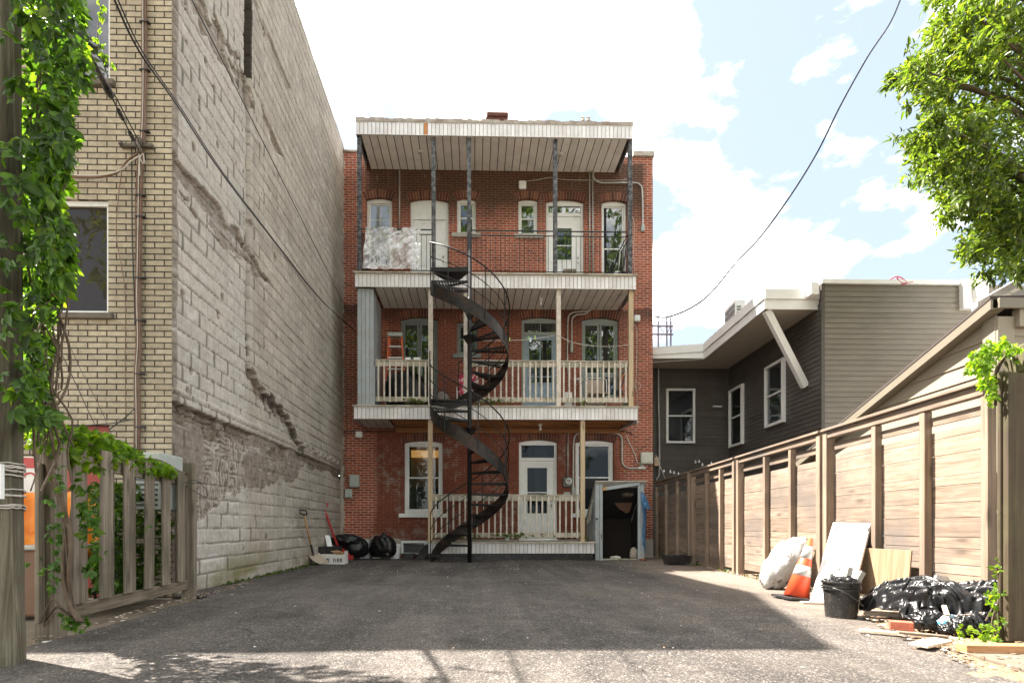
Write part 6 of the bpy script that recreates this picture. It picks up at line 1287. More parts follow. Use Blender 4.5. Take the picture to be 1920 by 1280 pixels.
# stencilled letters running up the cone's right flank, weathered beyond reading
g = MB(); rr = random.Random(9)
for k in range(15):
    h = .05+k*.037; r_ = .132-.105*h/.70+.005; a_ = R(-52)
    for q in range(3):
        aa = a_+rr.uniform(-.03, .10)*(q+.4); hh = h+rr.uniform(-.008, .008); p = [Vector((math.cos(aa+da)*(r_-.105*dh/.70), math.sin(aa+da)*(r_-.105*dh/.70), hh+dh)) for da, dh in ((0, 0), (.05 if q != 1 else .16, 0), (.05 if q != 1 else .16, .022 if q != 1 else .006), (0, .022 if q != 1 else .006))]
        P = [tilt @ x_ + base + Vector((0,0,.02)) for x_ in p]; nrm = tilt @ Vector((math.cos(aa), math.sin(aa), 0)); g.prism(P, nrm*.0012)
g.build('cone_lettering', flat('stencil_ink', (.08,.04,.03), .7), T_)
# white table top leaning on the fence
TL = onY(1562, 979, 6.35); TR = onY(1632, 981, 5.93); BL = onZ(1518, 1127); e = TR-TL; n = e.cross(BL-TL).normalized(); n = n if n.x < 0 else -n
T_ = thing('table_top', 'bright white table top leaning on the cedar fence behind the cone', 'table top', BL); fv = TL-BL; fv = fv - e*(fv.dot(e)/e.dot(e))*.0
g = MB(); g.obox(BL, e, fv, -n*.028); g.build('panel', flat('bright_white_laminate', (.70,.70,.69), .35), T_, bevel=.003)
g = MB()
for s, q in ((.04, .94), (.90, .94), (.45, .42)):
    c_ = BL+e*s+fv*q; g.obox(c_, e.normalized()*.05, fv.normalized()*.018, n*.014); g.obox(c_+e.normalized()*.02-fv.normalized()*.04, e.normalized()*.02, fv.normalized()*.045, n*.02)
g.build('leg_bracket', M['conduit'], T_)
g = MB(); g.obox(BL-n*.0285+Vector((0,0,0)), e, fv, -n*.004); g.build('panel_edge', M['plank_weather'], T_)
# bucket of debris
bk = Vector((3.405, 4.87, 0)); t = NT('grimy_bucket'); v = t.coords(); sp1 = t.ramp(t.noise(v, 70, 5, .75), [(.60, 0.0), (.68, 1.0)]); gr = t.ramp(t.noise(v, 4, 6, .7), [(.5, 0.0), (.8, .8)]); m_gb = t.done(t.mix(t.math('MULTIPLY', sp1, .7), t.mix(gr, (.016,.015,.014), (.16,.13,.10)), (.45,.40,.34)), .45)
T_ = thing('debris_bucket', 'grimy black bucket full of debris standing in front of the white table top', 'bucket', bk)
g = MB(); g.lathe([(.125, 0), (.150, .335), (.144, .335), (.12, .012)], bk, 36); g.build('bucket_body', m_gb, T_)
g = MB()
for z in (.325, .285, .262): g.lathe([(.146, z-.006), (.160, z-.004), (.160, z+.006), (.146, z+.008)], bk, 36)
g.build('bucket_rim', m_gb, T_)
g = MB(); g.tube(spline([bk+Vector(p) for p in ((-.155, -.02, .29), (-.10, -.14, .26), (.0, -.175, .19), (.09, -.16, .13), (.15, -.05, .13), (.16, .0, .28))], 5), .006, 6); g.build('bucket_handle', M['tar'], T_, smooth=True)
g = MB(); n_ = 7; vs = [(bk.x+.154*math.cos(a)*1.0, bk.y+.154*math.sin(a), z) for z in (.05, .25) for a in [R(-62+i*6) for i in range(n_)]]; vs = [(bk.x+(.131+.024*(z/.335))*math.cos(a), bk.y+(.131+.024*(z/.335))*math.sin(a), z) for z in (.05, .22) for a in [R(-55+i*7) for i in range(n_)]]; g.add(vs, [(i, i+1, n_+i+1, n_+i) for i in range(n_-1)]); g.build('bucket_label', flat('faded_label', (.50,.42,.30), .8), T_, smooth=True)
rr = random.Random(6); g = MB()
for (dx, dy, h, r_, tx) in ((.03, .0, .46, .05, .10), (.06, -.04, .42, .045, .2), (-.02, .02, .40, .03, -.1)): g.bar(bk+Vector((dx, dy, .2)), bk+Vector((dx+tx*.6, dy, h)), r_, .02, up=(0,1,0))
tag(g.build('debris_scraps', M['stone']), 'broken pale plaster scraps sticking out of the grimy bucket', 'debris')
g = MB(); blob(g, bk+Vector((0, 0, .32)), .13, .13, .05, 21, .4, 5); tag(g.build('bin_liner', M['bag_black'], smooth=True), 'crumpled black liner stuffed in the top of the grimy bucket', 'plastic')
# plywood sheet against the fence
mA, mBp = fm(1733), fm(1597); g = MB(); p0 = FO+fd*mA+fn*.16; p1 = FO+fd*mBp+fn*.16; ff = Vector((0,0,.60))-fn*.05; g.obox(p0+Vector((0,0,.0)), p1-p0, fn*.014, ff); T_ = tag(g.build('plywood_sheet', M['plywood'], bevel=.002), 'plywood sheet with a torn dark patch leaning on the cedar fence', 'board')
g = MB(); pd = (p1-p0).normalized(); pc = p0+(p1-p0)*.70+ff*.80+fn*.0145; g.prism([pc+pd*a_*.06+Vector((0,0,b_*.06)) for a_, b_ in ((1,.9),(.5,.5),(.1,1),(-.3,.6),(-.7,.8),(-.9,-.3),(-.2,-.5),(.3,-.9),(.6,-1.3),(.9,-.2))], fn*.0025); g.build('torn_patch', flat('torn_patch', (.045,.03,.022), .9), T_)
# planks and boards on the ground
def plank(name, label, c, L, W_, H_, az, z=0, pitch=0, mat=None, cat='plank', roll=0):
    Rm = Matrix.Rotation(az, 3, 'Z') @ Matrix.Rotation(pitch, 3, 'Y') @ Matrix.Rotation(roll, 3, 'X'); g = MB(); c = Vector((c[0], c[1], z)); ax, ay, az_ = Rm @ Vector((L,0,0)), Rm @ Vector((0,W_,0)), Rm @ Vector((0,0,H_)); g.obox(c-ax/2-ay/2, ax, ay, az_); return tag(g.build(name, mat or M['cedar_y'], bevel=.004), label, cat)
m_pl = wood('pale_offcut', (.52,.42,.30), (.72,.62,.48), 'x', isl=.2)
p = onZ(1645, 1140); plank('board_offcut', 'pale grey board slab lying between bucket and black heap', (p.x+.1, p.y+.1), .62, .28, .035, R(-62), .05, R(5), M['concrete'], 'board')
p = onZ(1650, 1158); plank('board_offcut', 'mottled pale board end poking out in front of the slab', (p.x+.05, p.y-.0), .32, .14, .04, R(-30), .02, 0, m_pl, 'board')
p = onZ(1640, 1118); plank('plank', 'long pale plank on the ground along the plywood', (p.x+.2, p.y), .95, .07, .035, R(-65), .04, R(3), m_pl)
p = onZ(1705, 1195); plank('plank', 'thin orange brown plank lying in front of the brick', (p.x, p.y), .62, .05, .025, R(-38), .01, 0, m_pl)
p = onZ(1745, 1215); plank('plank', 'short flat wood offcut nearest the asphalt edge', (p.x, p.y), .26, .12, .02, R(18), .03, R(-4), m_pl)
p = onZ(1730, 1204); plank('plank', 'splintered brown offcut crossing behind the flat one', (p.x+.03, p.y+.04), .30, .05, .02, R(-20), .04, R(3), M['cedar_y'])
p = onZ(1535, 1131); plank('plank', 'thin worn board lying under the edge of the cone base', (p.x+.02, p.y-.02), .40, .09, .02, R(-14), .0, 0, m_pl)
p = onZ(1890, 1228); plank('timber', 'rough split orange timber lying below the dark gate end', (p.x+.1, p.y), .75, .09, .06, R(-6), .01, 0, wood('split_timber', (.36,.17,.07), (.58,.33,.16), 'x'), 'timber')
# brick
p = onZ(1692, 1185); T_ = thing('brick', 'broken red brick lying at the foot of the black heap', 'brick', p); g = MB(); Rm = Matrix.Rotation(R(-32), 3, 'Z'); g.obox(p+Vector((-.1,-.0,.02)), Rm @ Vector((.15,0,0)), Rm @ Vector((0,.09,0)), (0,0,.07)); g.build('brick_block', pmat('loose_brick', (.36,.10,.06), .25, 12, .85, .5, 60), T_, bevel=.006)
# the big black sheet heap and the little bags
t0 = onY(1757, 1120, 4.45); T_ = thing('black_bag_heap', 'large crumpled black plastic bag slumped over the rubbish pile by the fence', 'rubbish bag', (t0.x, 4.45, 0))
g = MB(); nx_, ny_ = 110, 60; vn = VN(88); vn2 = VN(89); vs = []
up_ = [0, .08, .2, .35, .5, .62, .72, .82, .92, 1.0]; hp = [.05, .17, .27, .34, .35, .32, .31, .31, .29, .18]
for j_ in range(ny_+1):
    for i in range(nx_+1):
        s, q = i/nx_, j_/ny_; H_ = np.interp(s, up_, hp); prof = math.sin(min(1, (1-q)*1.0)*math.pi*.62)**.7 if q > 0 else 0
        qq = q*math.pi; yy = -.30*math.cos(qq); zz = H_*(math.sin(qq)**.65) if 0 < q < 1 else 0
        a_ = float(vn(s*6+q*2, q*3+s*3, 3)); b_ = float(vn2(s*9-q*5, q*3+s*5, 2)); rdg = (1-abs(2*b_-1)); k = (a_-.5)*.16+(rdg-.6)*.05
        fo = abs(math.sin(math.pi*(s*5.5+q*2.2+2.2*a_)))**.6; fo2 = abs(math.sin(math.pi*(q*4-s*3+2.5*b_)))**.7; k += (fo-.7)*.055+(fo2-.7)*.035; x = 3.53+s*.88; x += (.5-s)*.0; base_y = 4.62-s*.38
        und = .10 + .05*math.sin(s*9)
        z = und + zz*.80 + k*min(1, 4*q*(1-q)+.2); y = base_y + yy*(.85+.3*a_) - k*.8
        if q < .12: z = und*.5 + z*.5 - .03*rdg
        vs.append((x+(.03*rdg), y, max(.02, z)))
g.add(vs, [(j_*(nx_+1)+i, j_*(nx_+1)+i+1, (j_+1)*(nx_+1)+i+1, (j_+1)*(nx_+1)+i) for j_ in range(ny_) for i in range(nx_)]); o = g.build('bag_sheet', M['bag_black'], T_, smooth=True); md = o.modifiers.new('s', 'SOLIDIFY'); md.thickness = .003
g = MB(); a_ = onZ(1665, 1155); g.prism([a_+Vector((-.12, -.02, .02)), a_+Vector((.12, -.12, .03)), a_+Vector((.14, .10, .12))], (0, 0, .006)); g.build('bag_corner', M['bag_black'], T_)
for (u, v, r_, rz_, lab, sd, y_) in ((1748, 1186, .13, .09, 'small crumpled black bag in the middle of the rubbish pile', 5, 4.18), (1810, 1203, .10, .085, 'small tied black bag at the front of the rubbish pile', 6, 3.98), (1833, 1200, .11, .095, 'crumpled grey black bag beside the vine at the front of the pile', 7, 4.05), (1783, 1200, .09, .05, 'flat black plastic scrap between the small bags', 8, 4.05)):
    p = onY(u, v, y_); g = MB(); blob(g, (p.x, y_, max(rz_*.8, p.z)), r_, r_*.8, rz_, 100+sd, .3, 4, .2, folds=6); tag(g.build('small_bag', M['bag_black'], smooth=True), lab, 'rubbish bag')
m_pk = NT('snack_packet'); v = m_pk.coords('xyz', (1,1,1)); nn = m_pk.noise(v, 8, 2); m_pk.bump(m_pk.noise(v, 25, 5, .7), .7, .01); m_pk = m_pk.done(m_pk.ramp(nn, [(.44, (.10,.42,.62)), (.50, (.70,.72,.72)), (.60, (.72,.70,.68)), (.64, (.6,.10,.15))]), .3)
p = onY(1775, 1168, 4.12); g = MB(); blob(g, (p.x, 4.08, p.z), .10, .04, .075, 120, .2, 3, nu=30, nv=20); tag(g.build('snack_packet', m_pk, smooth=True), 'crumpled light blue and white packet under the big black bag', 'packet')
p = onY(1812, 1165, 4.2); g = MB(); blob(g, (p.x, 4.25, p.z), .12, .08, .09, 121, .3, 3, nu=30, nv=20); tag(g.build('blue_bag', flat('deep_blue_plastic', (.01,.03,.16), .3), smooth=True), 'dark blue plastic bag under the right side of the big black bag', 'plastic bag')
for (u0, v0, u1, v1, lab, i) in ((1775, 1158, 1850, 1148, 'broken brown stick poking out right under the big black bag', 0), (1790, 1163, 1845, 1158, 'short brown stick just below the longer broken one', 1), (1770, 1135, 1776, 1153, 'pale upright stick end at the middle of the big black bag', 2)):
    a, b = onY(u0, v0, 4.1), onY(u1, v1, 4.02); g = MB(); g.bar(a, b, .03, .018); tag(g.build('stick', m_pl if i == 2 else M['cedar_y'], bevel=.003), lab, 'stick')
p = onY(1768, 1087, 4.72); g = MB(); g.prism([p+Vector((-.08,0,-.05)), p+Vector((.10,0,-.06)), p+Vector((.05,0,.03)), p+Vector((-.06,0,.045))], (0, .02, 0)); tag(g.build('white_scrap', M['white_paint']), 'white plastic scrap poking up behind the big black bag', 'plastic')
# moss and weeds
# ---------------------------------------------------------------- overhead wires
def wire(name, label, pts, r, mat='cable_black', k=10, cat='cable'):
    g = MB(); g.tube(spline(pts, k) if len(pts) > 2 else pts, r, 6); return tag(g.build(name, M[mat], smooth=True), label, cat)
pix = [(1693, -12, 4.2), (1668, 45, 4.8), (1625, 110, 5.6), (1575, 200, 6.6), (1530, 290, 7.6), (1480, 370, 8.8), (1425, 445, 10.0), (1378, 495, 11.2), (1330, 552, 12.6), (1290, 580, 13.6), (1250, 594.5, 14.4), (1226, 593, YF+.05)]
wire('overhead_cable', 'long wavy black cable crossing the sky down to the red brick corner', [onY(u, v, Y) for u, v, Y in pix], [.006+.017*i/110 for i in range(111)])
wire('overhead_cable', 'thick double black cable running across the block wall toward the red building', [onY(u, v, Y) for u, v, Y in ((205, -20, 3.6), (260, 95, 4.3), (330, 195, 5.2), (420, 330, 7.0), (520, 460, 9.6), (600, 560, 12.2), (668, 622, YF-.05))], .0085)
wire('overhead_cable', 'second strand just beside the thick double black cable', [onY(u, v, Y) for u, v, Y in ((212, -20, 3.62), (266, 95, 4.32), (336, 198, 5.22), (425, 333, 7.02), (524, 463, 9.62), (603, 562, 12.2), (668, 624, YF-.06))], .006)
wire('overhead_cable', 'thin high cable running along the upper block wall', [onY(u, v, Y) for u, v, Y in ((352, -15, 4.6), (400, 80, 5.6), (470, 220, 7.6), (560, 400, 10.5), (640, 560, 13.8), (668, 612, YF-.05))], .007)
# service drop with black insulator tube to the cream brick
T_ = thing('service_drop', 'black service cable with thick sleeve coming down to the cream brick wall', 'cable', onY(265, 290, YN-.1))
a, b, c = onY(132, 34, 4.3), onY(207, 178, 5.2), onY(262, 285, YN-.06)
g = MB(); g.tube([a, a.lerp(b, .5), b], [.016, .022, .030], 10); g.tube([b-(b-a)*.12, b], [.036, .036], 10); g.build('sleeve', M['tar'], T_, smooth=True)
g = MB(); g.tube([b, c], .008, 6); g.tube([b+Vector((.03,0,.02)), c+Vector((.03,0,.05))], .007, 6)
for f in (.30, .68): q = b.lerp(c, f); d = (c-b).normalized(); g.tube([q-d*.09, q+d*.09], .022, 8)
g.build('guy_wire', M['cable_black'], T_)
g = MB(); q = onY(265, 272, YN-.05); g.box(q.x-.25, q.x+.13, YN-.06, YN-.01, q.z-.02, q.z+.015); g.box(q.x-.24, q.x-.21, YN-.10, YN-.06, q.z-.02, q.z+.02); g.tube([(q.x+.0, YN-.09, q.z+.05), (q.x+.0, YN-.09, q.z-.12)], .028, 8); g.build('bracket', M['dark_sill'], T_)
# bundle of brown cables down the wall
T_ = thing('cable_bundle', 'bundle of brown cables strapped vertically down the cream brick wall', 'cable', onY(262, 840, YN-.03)); rr = random.Random(15)
def strand(pts, r, mat): g = MB(); g.tube(spline(pts, 5), r, 5); g.build('cable', mat, T_, smooth=True)
for k in range(8):
    o_ = (k-3.5)*.010; cx_ = [(270, -12), (271, 80), (270, 180), (267, 270), (263, 300), (261, 380), (260, 480), (259, 560), (260, 640), (256, 700), (258, 780), (257, 845)]
    strand([onY(u, v, YN-.022-.012*(k % 3)) + Vector((o_*(1 if j_ > 3 else .8)+rr.uniform(-.006, .006), 0, 0)) for j_, (u, v) in enumerate(cx_)], .0062, M['cable_brown'] if k not in (2, 6) else M['cable_white'])
for v in (40, 130, 245, 365, 405, 520, 600, 700, 800):
    p = onY(262 if v > 280 else 270, v, YN-.05); g = MB(); g.box(p.x-.055, p.x+.055, YN-.058, YN-.008, p.z-.006, p.z+.006); g.build('cable_strap', M['cable_black'], T_)
wire('wall_cable', 'loose cable loop swinging from the bracket to the left under the vine', [onY(u, v, YN-.05) for u, v in ((263, 285), (240, 300), (222, 322), (190, 332), (150, 333), (110, 328))], .012, 'cable_brown')
wire('wall_cable', 'pale companion strand of the loose cable loop', [onY(u, v, YN-.07) for u, v in ((263, 292), (245, 303), (228, 318), (195, 328), (150, 329), (110, 325))], .008, 'cable_white')
wire('wall_cable', 'small pale loop curling beside the bracket on the cream brick', [onY(u, v, YN-.08) for u, v in ((258, 280), (264, 300), (270, 306), (268, 288), (262, 300), (262, 330))], .006, 'cable_white')
wire('wall_cable', 'thin black cable hanging straight down left of the brown bundle', [onY(u, v, YN-.03) for u, v in ((247, 262), (247, 300), (248, 440), (252, 560), (253, 610))], .007)
wire('wall_cable', 'thin pale cable drooping left of the black one', [onY(u, v, YN-.03) for u, v in ((230, 312), (222, 370), (218, 440), (228, 500), (235, 560), (235, 680), (236, 775))], .005, 'cable_brown')
wire('wall_cable', 'thin black wire slanting across the cream brick above the fence vine', [onY(u, v, YN-.12) for u, v in ((92, 612), (140, 715), (190, 820), (215, 850))], .0045)
wire('wall_cable', 'second thin wire slanting across the cream brick', [onY(u, v, YN-.12) for u, v in ((114, 610), (150, 690), (195, 780), (230, 870))], .003)
wire('wall_cable', 'dark cable branching left from the foot of the brown bundle', [onY(u, v, YN-.06) for u, v in ((253, 765), (235, 782), (215, 797), (204, 806))], .006)
wire('wall_cable', 'thin cable running left low on the cream brick', [onY(u, v, YN-.06) for u, v in ((250, 786), (210, 793), (165, 797), (120, 802))], .006)
wire('fence_wire', 'loops of thin black wire at the end of the slatted fence', [onY(u, v, 6.2) for u, v in ((345, 905), (365, 900), (385, 915), (388, 930), (372, 925), (350, 908), (372, 905), (392, 908))], .004)
T_ = wire('roof_antenna_wire', 'tangle of red and blue wire on the taupe siding roof edge', [onY(u, v, 11.1) for u, v in ((1668, 525), (1680, 519), (1690, 521), (1700, 530), (1688, 529), (1682, 521), (1692, 532), (1712, 528))], .014, 'cable_black'); T_.data.materials[0] = flat('red_wire', (.4,.05,.08), .5)
# ---------------------------------------------------------------- foliage
def leaf_mesh(name, C, D, N, Lg, Wd, mat, parent=None, fold=.25, origin=None, droop=.15):
    """C base points, D directions, N normals (n,3), one leaf of six points each"""
    C, D, N = [np.asarray(a, float) for a in (C, D, N)]; D /= np.linalg.norm(D, axis=1)[:, None]+1e-9; S = np.cross(D, N); S /= np.linalg.norm(S, axis=1)[:, None]+1e-9; U = np.cross(S, D)
    Lg, Wd = np.asarray(Lg)[:, None], np.asarray(Wd)[:, None]; n = len(C); P = np.zeros((n, 7, 3))
    P[:, 0] = C; P[:, 1] = C+D*Lg*.32+S*Wd*.42+U*Wd*fold; P[:, 2] = C+D*Lg*.68+S*Wd*.40+U*Wd*fold*.7-U*Lg*droop*.4; P[:, 3] = C+D*Lg-U*Lg*droop; P[:, 4] = C+D*Lg*.68-S*Wd*.40+U*Wd*fold*.7-U*Lg*droop*.4; P[:, 5] = C+D*Lg*.32-S*Wd*.42+U*Wd*fold; P[:, 6] = C+D*Lg*.5-U*Lg*droop*.2
    off = PW[parent.name] if parent is not None else Vector(origin if origin is not None else (C.mean(0)[0], C.mean(0)[1], C.min(0)[2])); P -= np.array(off)
    F0 = np.array([[0,6,1],[1,6,2],[2,6,3],[0,5,6],[5,4,6],[4,3,6]]); Fc = (np.arange(n)[:, None, None]*7+F0[None]).reshape(-1, 3).astype(np.int32)
    me = bpy.data.meshes.new(name); me.vertices.add(n*7); me.vertices.foreach_set('co', P.reshape(-1).astype(np.float32)); me.loops.add(Fc.size); me.loops.foreach_set('vertex_index', Fc.ravel()); me.polygons.add(len(Fc)); me.polygons.foreach_set('loop_start', np.arange(0, Fc.size, 3, dtype=np.int32)); me.polygons.foreach_set('loop_total', np.full(len(Fc), 3, dtype=np.int32)); me.update(calc_edges=True); me.materials.append(mat)
    o = bpy.data.objects.new(name, me); COL.objects.link(o)
    if parent is not None: o.parent = parent
    else: o.location = off
    PW[o.name] = off; return o
RS = np.random.RandomState(5)
def creeper(centers, size, spread_dir=(0,-.2,-1), jitter=.55):
    """five-leaflet creeper leaves at each centre"""
    C, D, N, Lg, Wd = [], [], [], [], []
    for c, s in zip(centers, size):
        ax = np.array(spread_dir)+RS.normal(0, jitter, 3); ax /= np.linalg.norm(ax); nr = np.array([RS.normal(0, .6), -1+RS.normal(0, .5), .5+RS.normal(0, .5)]); sd = np.cross(ax, nr); sd /= np.linalg.norm(sd); nr = np.cross(sd, ax)
        for k, an in enumerate((-1.25, -.62, 0, .62, 1.25)):
            d = ax*math.cos(an)+sd*math.sin(an)+nr*RS.normal(0, .15); C.append(c); D.append(d); N.append(nr+RS.normal(0, .2, 3)); l = s*(1-.16*abs(k-2))*RS.uniform(.85, 1.1); Lg.append(l); Wd.append(l*.52)
    return C, D, N, Lg, Wd
m_vine = leafmat('creeper_leaf', (.058,.125,.020), .52, .65); m_vine2 = leafmat('creeper_leaf_sunlit', (.12,.215,.020), .62, .35); m_tree = leafmat('tree_leaf', (.088,.138,.028), .45, .6); m_bark = pmat('bark', (.10,.08,.06), .3, 12, .9, .6, 40); m_stem = pmat('vine_stem', (.11,.08,.055), .3, 12, .9, .5, 40)  # second creeper green is a brighter copy with backlight painted in
# vine on the pole
edge_v = [-60, 0, 60, 130, 200, 260, 300, 400, 480, 530, 600, 650, 700, 780, 850]; edge_u = [155, 156, 148, 164, 136, 138, 126, 112, 138, 124, 94, 86, 76, 84, 100]
cs, sz = [], []
for k in range(1250):
    v = RS.uniform(-90, 800); ue = np.interp(v, edge_v, edge_u)+RS.normal(0, 5); q = RS.rand()**.75; Y = RS.uniform(3.1, 3.9); u = 44+(ue-44)*q
    if RS.rand() < .06: u = RS.uniform(0, 44); Y = 3.08
    if v > 560 and RS.rand() < .35: continue
    p = onY(u, v, Y); cs.append(np.array(p)); sz.append(RS.uniform(.04, .115))
T_ = thing('climbing_vine', 'dense green creeper hanging down the right side of the utility pole', 'vine', (-2.75, 3.5, 0)); C, D, N, Lg, Wd = creeper(cs, sz); leaf_mesh('foliage', C, D, N, Lg, Wd, m_vine, T_)
cs = []
for k in range(330): v = RS.uniform(-60, 790); ue = np.interp(v, edge_v, edge_u); cs.append(np.array(onY(50+(ue-46)*RS.rand(), v, RS.uniform(3.9, 4.3))))
C, D, N, Lg, Wd = creeper(cs, RS.uniform(.07, .12, len(cs))); leaf_mesh('foliage', C, D, N, Lg, Wd, m_vine2, T_)
g = MB(); rr = random.Random(4)
for k in range(12):
    x0 = rr.uniform(-2.82, -2.72); pts = [Vector((x0+rr.uniform(-.015, .015)+max(0, 1.8-z)*rr.uniform(.0, .05), 3.5+rr.uniform(-.1, .2), z)) for z in np.linspace(rr.uniform(1.0, 1.6), rr.uniform(2.4, 4), 7)]; g.tube(spline(pts, 3), rr.uniform(.003, .009), 5)
g.build('stem', m_stem, T_)
# bright sprigs dangling before the upper window
cs = [np.array(onY(u+RS.normal(0, 4), v, 4.6)) for u, v in ((182, 0), (188, 12), (185, 25), (178, 33), (192, 22), (184, 62), (180, 72), (184, 88), (190, 98), (196, 108), (200, 115), (206, 122), (196, 104), (188, 84))]; T_ = thing('vine_sprig', 'thin bright green vine sprig dangling in front of the upper left window', 'vine', cs[-1])
C, D, N, Lg, Wd = creeper(cs, [.05]*len(cs), jitter=.8); leaf_mesh('foliage', C, D, N, Lg, Wd, m_vine2, T_)
g = MB(); g.tube(spline([onY(u, v, 4.62) for u, v in ((184, -15), (188, 20), (183, 55), (185, 90), (206, 125))], 4), .003, 5); g.build('stem', m_stem, T_)
# vine on the fence top
cs, sz = [], []
for k in range(620):
    u = RS.uniform(50, 325)**1.0; lo = np.interp(u, [50, 90, 130, 200, 260, 325], [830, 840, 880, 880, 885, 892]); hi = np.interp(u, [50, 90, 130, 200, 260, 325], [765, 775, 795, 815, 850, 882]); v = RS.uniform(hi, lo); f = (u-95)/270; Y = 4.1+max(0, f)*2.2+RS.uniform(-.2, .25); cs.append(np.array(onY(u, v, Y))); sz.append(RS.uniform(.05, .10))
T_ = thing('fence_vine', 'bright sunlit creeper spilling over the top of the slatted fence', 'vine', (-3.3, 4.9, 1.3)); C, D, N, Lg, Wd = creeper(cs, sz, (.4, -.3, -.5), .6); leaf_mesh('foliage', C, D, N, Lg, Wd, m_vine2, T_)
g = MB(); g.tube(spline([FA+FDV*s+FNV*.03+Vector((0,0,1.5+.04*math.sin(s*5))) for s in np.linspace(0, LN, 9)], 3), .007, 5); g.build('stem', m_stem, T_)
# vine on the near fence post, with a thick twisted stem
T_ = thing('post_vine', 'small leaved creeper with thick twisted stems on the near fence post', 'vine', FA+FNV*.1); cs, sz = [], []
for (u0, v0, u1, v1, n_, Y) in ((105, 990, 100, 1110, 30, 3.98), (100, 850, 112, 930, 10, 3.98), (95, 925, 112, 985, 8, 3.98), (150, 895, 170, 1075, 26, 4.15), (60, 1050, 75, 1075, 4, 3.9), (175, 960, 215, 1110, 10, 4.3), (160, 1160, 175, 1180, 6, 4.05), (280, 985, 285, 995, 2, 5.2), (120, 1150, 155, 1190, 16, 3.95)):
    for k in range(n_): f = RS.rand(); cs.append(np.array(onY(u0+(u1-u0)*f+RS.normal(0, 7), v0+(v1-v0)*f+RS.normal(0, 4), Y+RS.normal(0, .03)))); sz.append(RS.uniform(.035, .06) if v0 != 895 else RS.uniform(.06, .09))
C, D, N, Lg, Wd = creeper(cs, sz, (0, -.5, -.6), .7); leaf_mesh('foliage', C, D, N, Lg, Wd, leafmat('creeper_leaf_mid', (.06,.14,.02), .4, .3), T_)
g = MB(); rr = random.Random(11)
for k in range(9):
    pts = [onY(u+rr.uniform(-7, 7), v, Y+rr.uniform(-.02, .03)) for u, v, Y in ((88, 800, 4.05), (92, 880, 4.02), (118, 945, 4.0), (128, 1010, 3.98), (124, 1075, 3.97), (132, 1130, 3.97), (150, 1165, 3.95))]; g.tube(spline(pts, 4), rr.uniform(.004, .014), 6)
for k in range(5): pts = [onY(u+rr.uniform(-6, 6), v+rr.uniform(-5, 5), 3.95) for u, v in ((150, 1160), (125, 1150), (100, 1125+k*6), (80, 1170))]; g.tube(spline(pts, 4), .005, 5)
g.build('stem', m_stem, T_, smooth=True)
# shrubs behind the slatted fence
cs, sz = [], []
for k in range(2400): u = RS.uniform(172, 385); Y = RS.uniform(4.9, 6.3); v = RS.uniform(905, 1110); cs.append(np.array(onY(u, v, Y))); sz.append(RS.uniform(.05, .09))
cs = [c for c in cs if c[0] < -3.5]; T_ = thing('shrub', 'dark leafy shrub growing behind the slatted fence', 'shrub', (-3.9, 5.6, 0)); C, D, N, Lg, Wd = creeper(cs, sz[:len(cs)], (0, 0, -1), .8); leaf_mesh('foliage', C, D, N, Lg, Wd, m_vine, T_)
g = MB()
for k in range(6): x_ = -3.8-.12*k; g.tube(spline([(x_, 5.6, 0), (x_+rr.uniform(-.1, .1), 5.6, .6), (x_+rr.uniform(-.2, .2), 5.6, 1.2)], 4), .012, 6)
g.build('stem', m_stem, T_)
# vine on the right: over the end post and low by the pile
T_ = thing('corner_vine', 'bright creeper spilling over the top corner where fence meets dark gate', 'vine', onY(1870, 740, 3.9)); cs, sz = [], []
for (u, v, su, sv, n_) in ((1850, 670, 16, 14, 60), (1838, 690, 12, 12, 36), (1880, 655, 18, 9, 40), (1905, 662, 12, 8, 16), (1858, 715, 12, 10, 34), (1866, 740, 9, 10, 24), (1845, 655, 10, 8, 16)):
    for k in range(n_): cs.append(np.array(onY(u+RS.normal(0, su*.8), v+RS.normal(0, sv*.8), RS.uniform(3.55, 3.95)))); sz.append(RS.uniform(.03, .065))
C, D, N, Lg, Wd = creeper(cs, sz, (-.5, -.3, -.5), .6); leaf_mesh('foliage', C, D, N, Lg, Wd, m_vine2, T_); g = MB()
for k in range(5): g.tube(spline([onY(u+rr.uniform(-4, 4), v, 3.75) for u, v in ((1920, 650), (1890, 665), (1868, 700), (1866, 760))], 4), .005, 5)
g.build('stem', m_stem, T_)
T_ = thing('ground_vine', 'small leafed vine climbing at the foot of the dark gate beside the pile', 'vine', onZ(1868, 1205)); cs, sz = [], []
for (u, v, su, sv, n_) in ((1868, 1115, 10, 14, 22), (1858, 1128, 9, 10, 14), (1876, 1160, 12, 10, 20), (1862, 1175, 12, 8, 18), (1815, 1182, 18, 6, 16), (1850, 1195, 16, 8, 22), (1872, 1200, 8, 8, 10), (1868, 1070, 4, 14, 10), (1795, 1196, 8, 6, 5)):
    for k in range(n_): cs.append(np.array(onY(u+RS.normal(0, su*.8), v+RS.normal(0, sv*.8), RS.uniform(3.6, 3.85)))); sz.append(RS.uniform(.022, .04))
C, D, N, Lg, Wd = creeper(cs, sz, (-.3, -.4, .1), .8); leaf_mesh('foliage', C, D, N, Lg, Wd, m_vine2, T_); g = MB()
for k in range(4): g.tube(spline([onY(u+rr.uniform(-4, 4), v, 3.72) for u, v in ((1872, 1210), (1862, 1165), (1875, 1120), (1868, 1060))], 4), .004, 5)
g.tube(spline([onY(u, v, 3.8) for u, v in ((1848, 1163), (1860, 1140), (1868, 1125))], 4), .005, 5); g.build('stem', m_stem, T_)
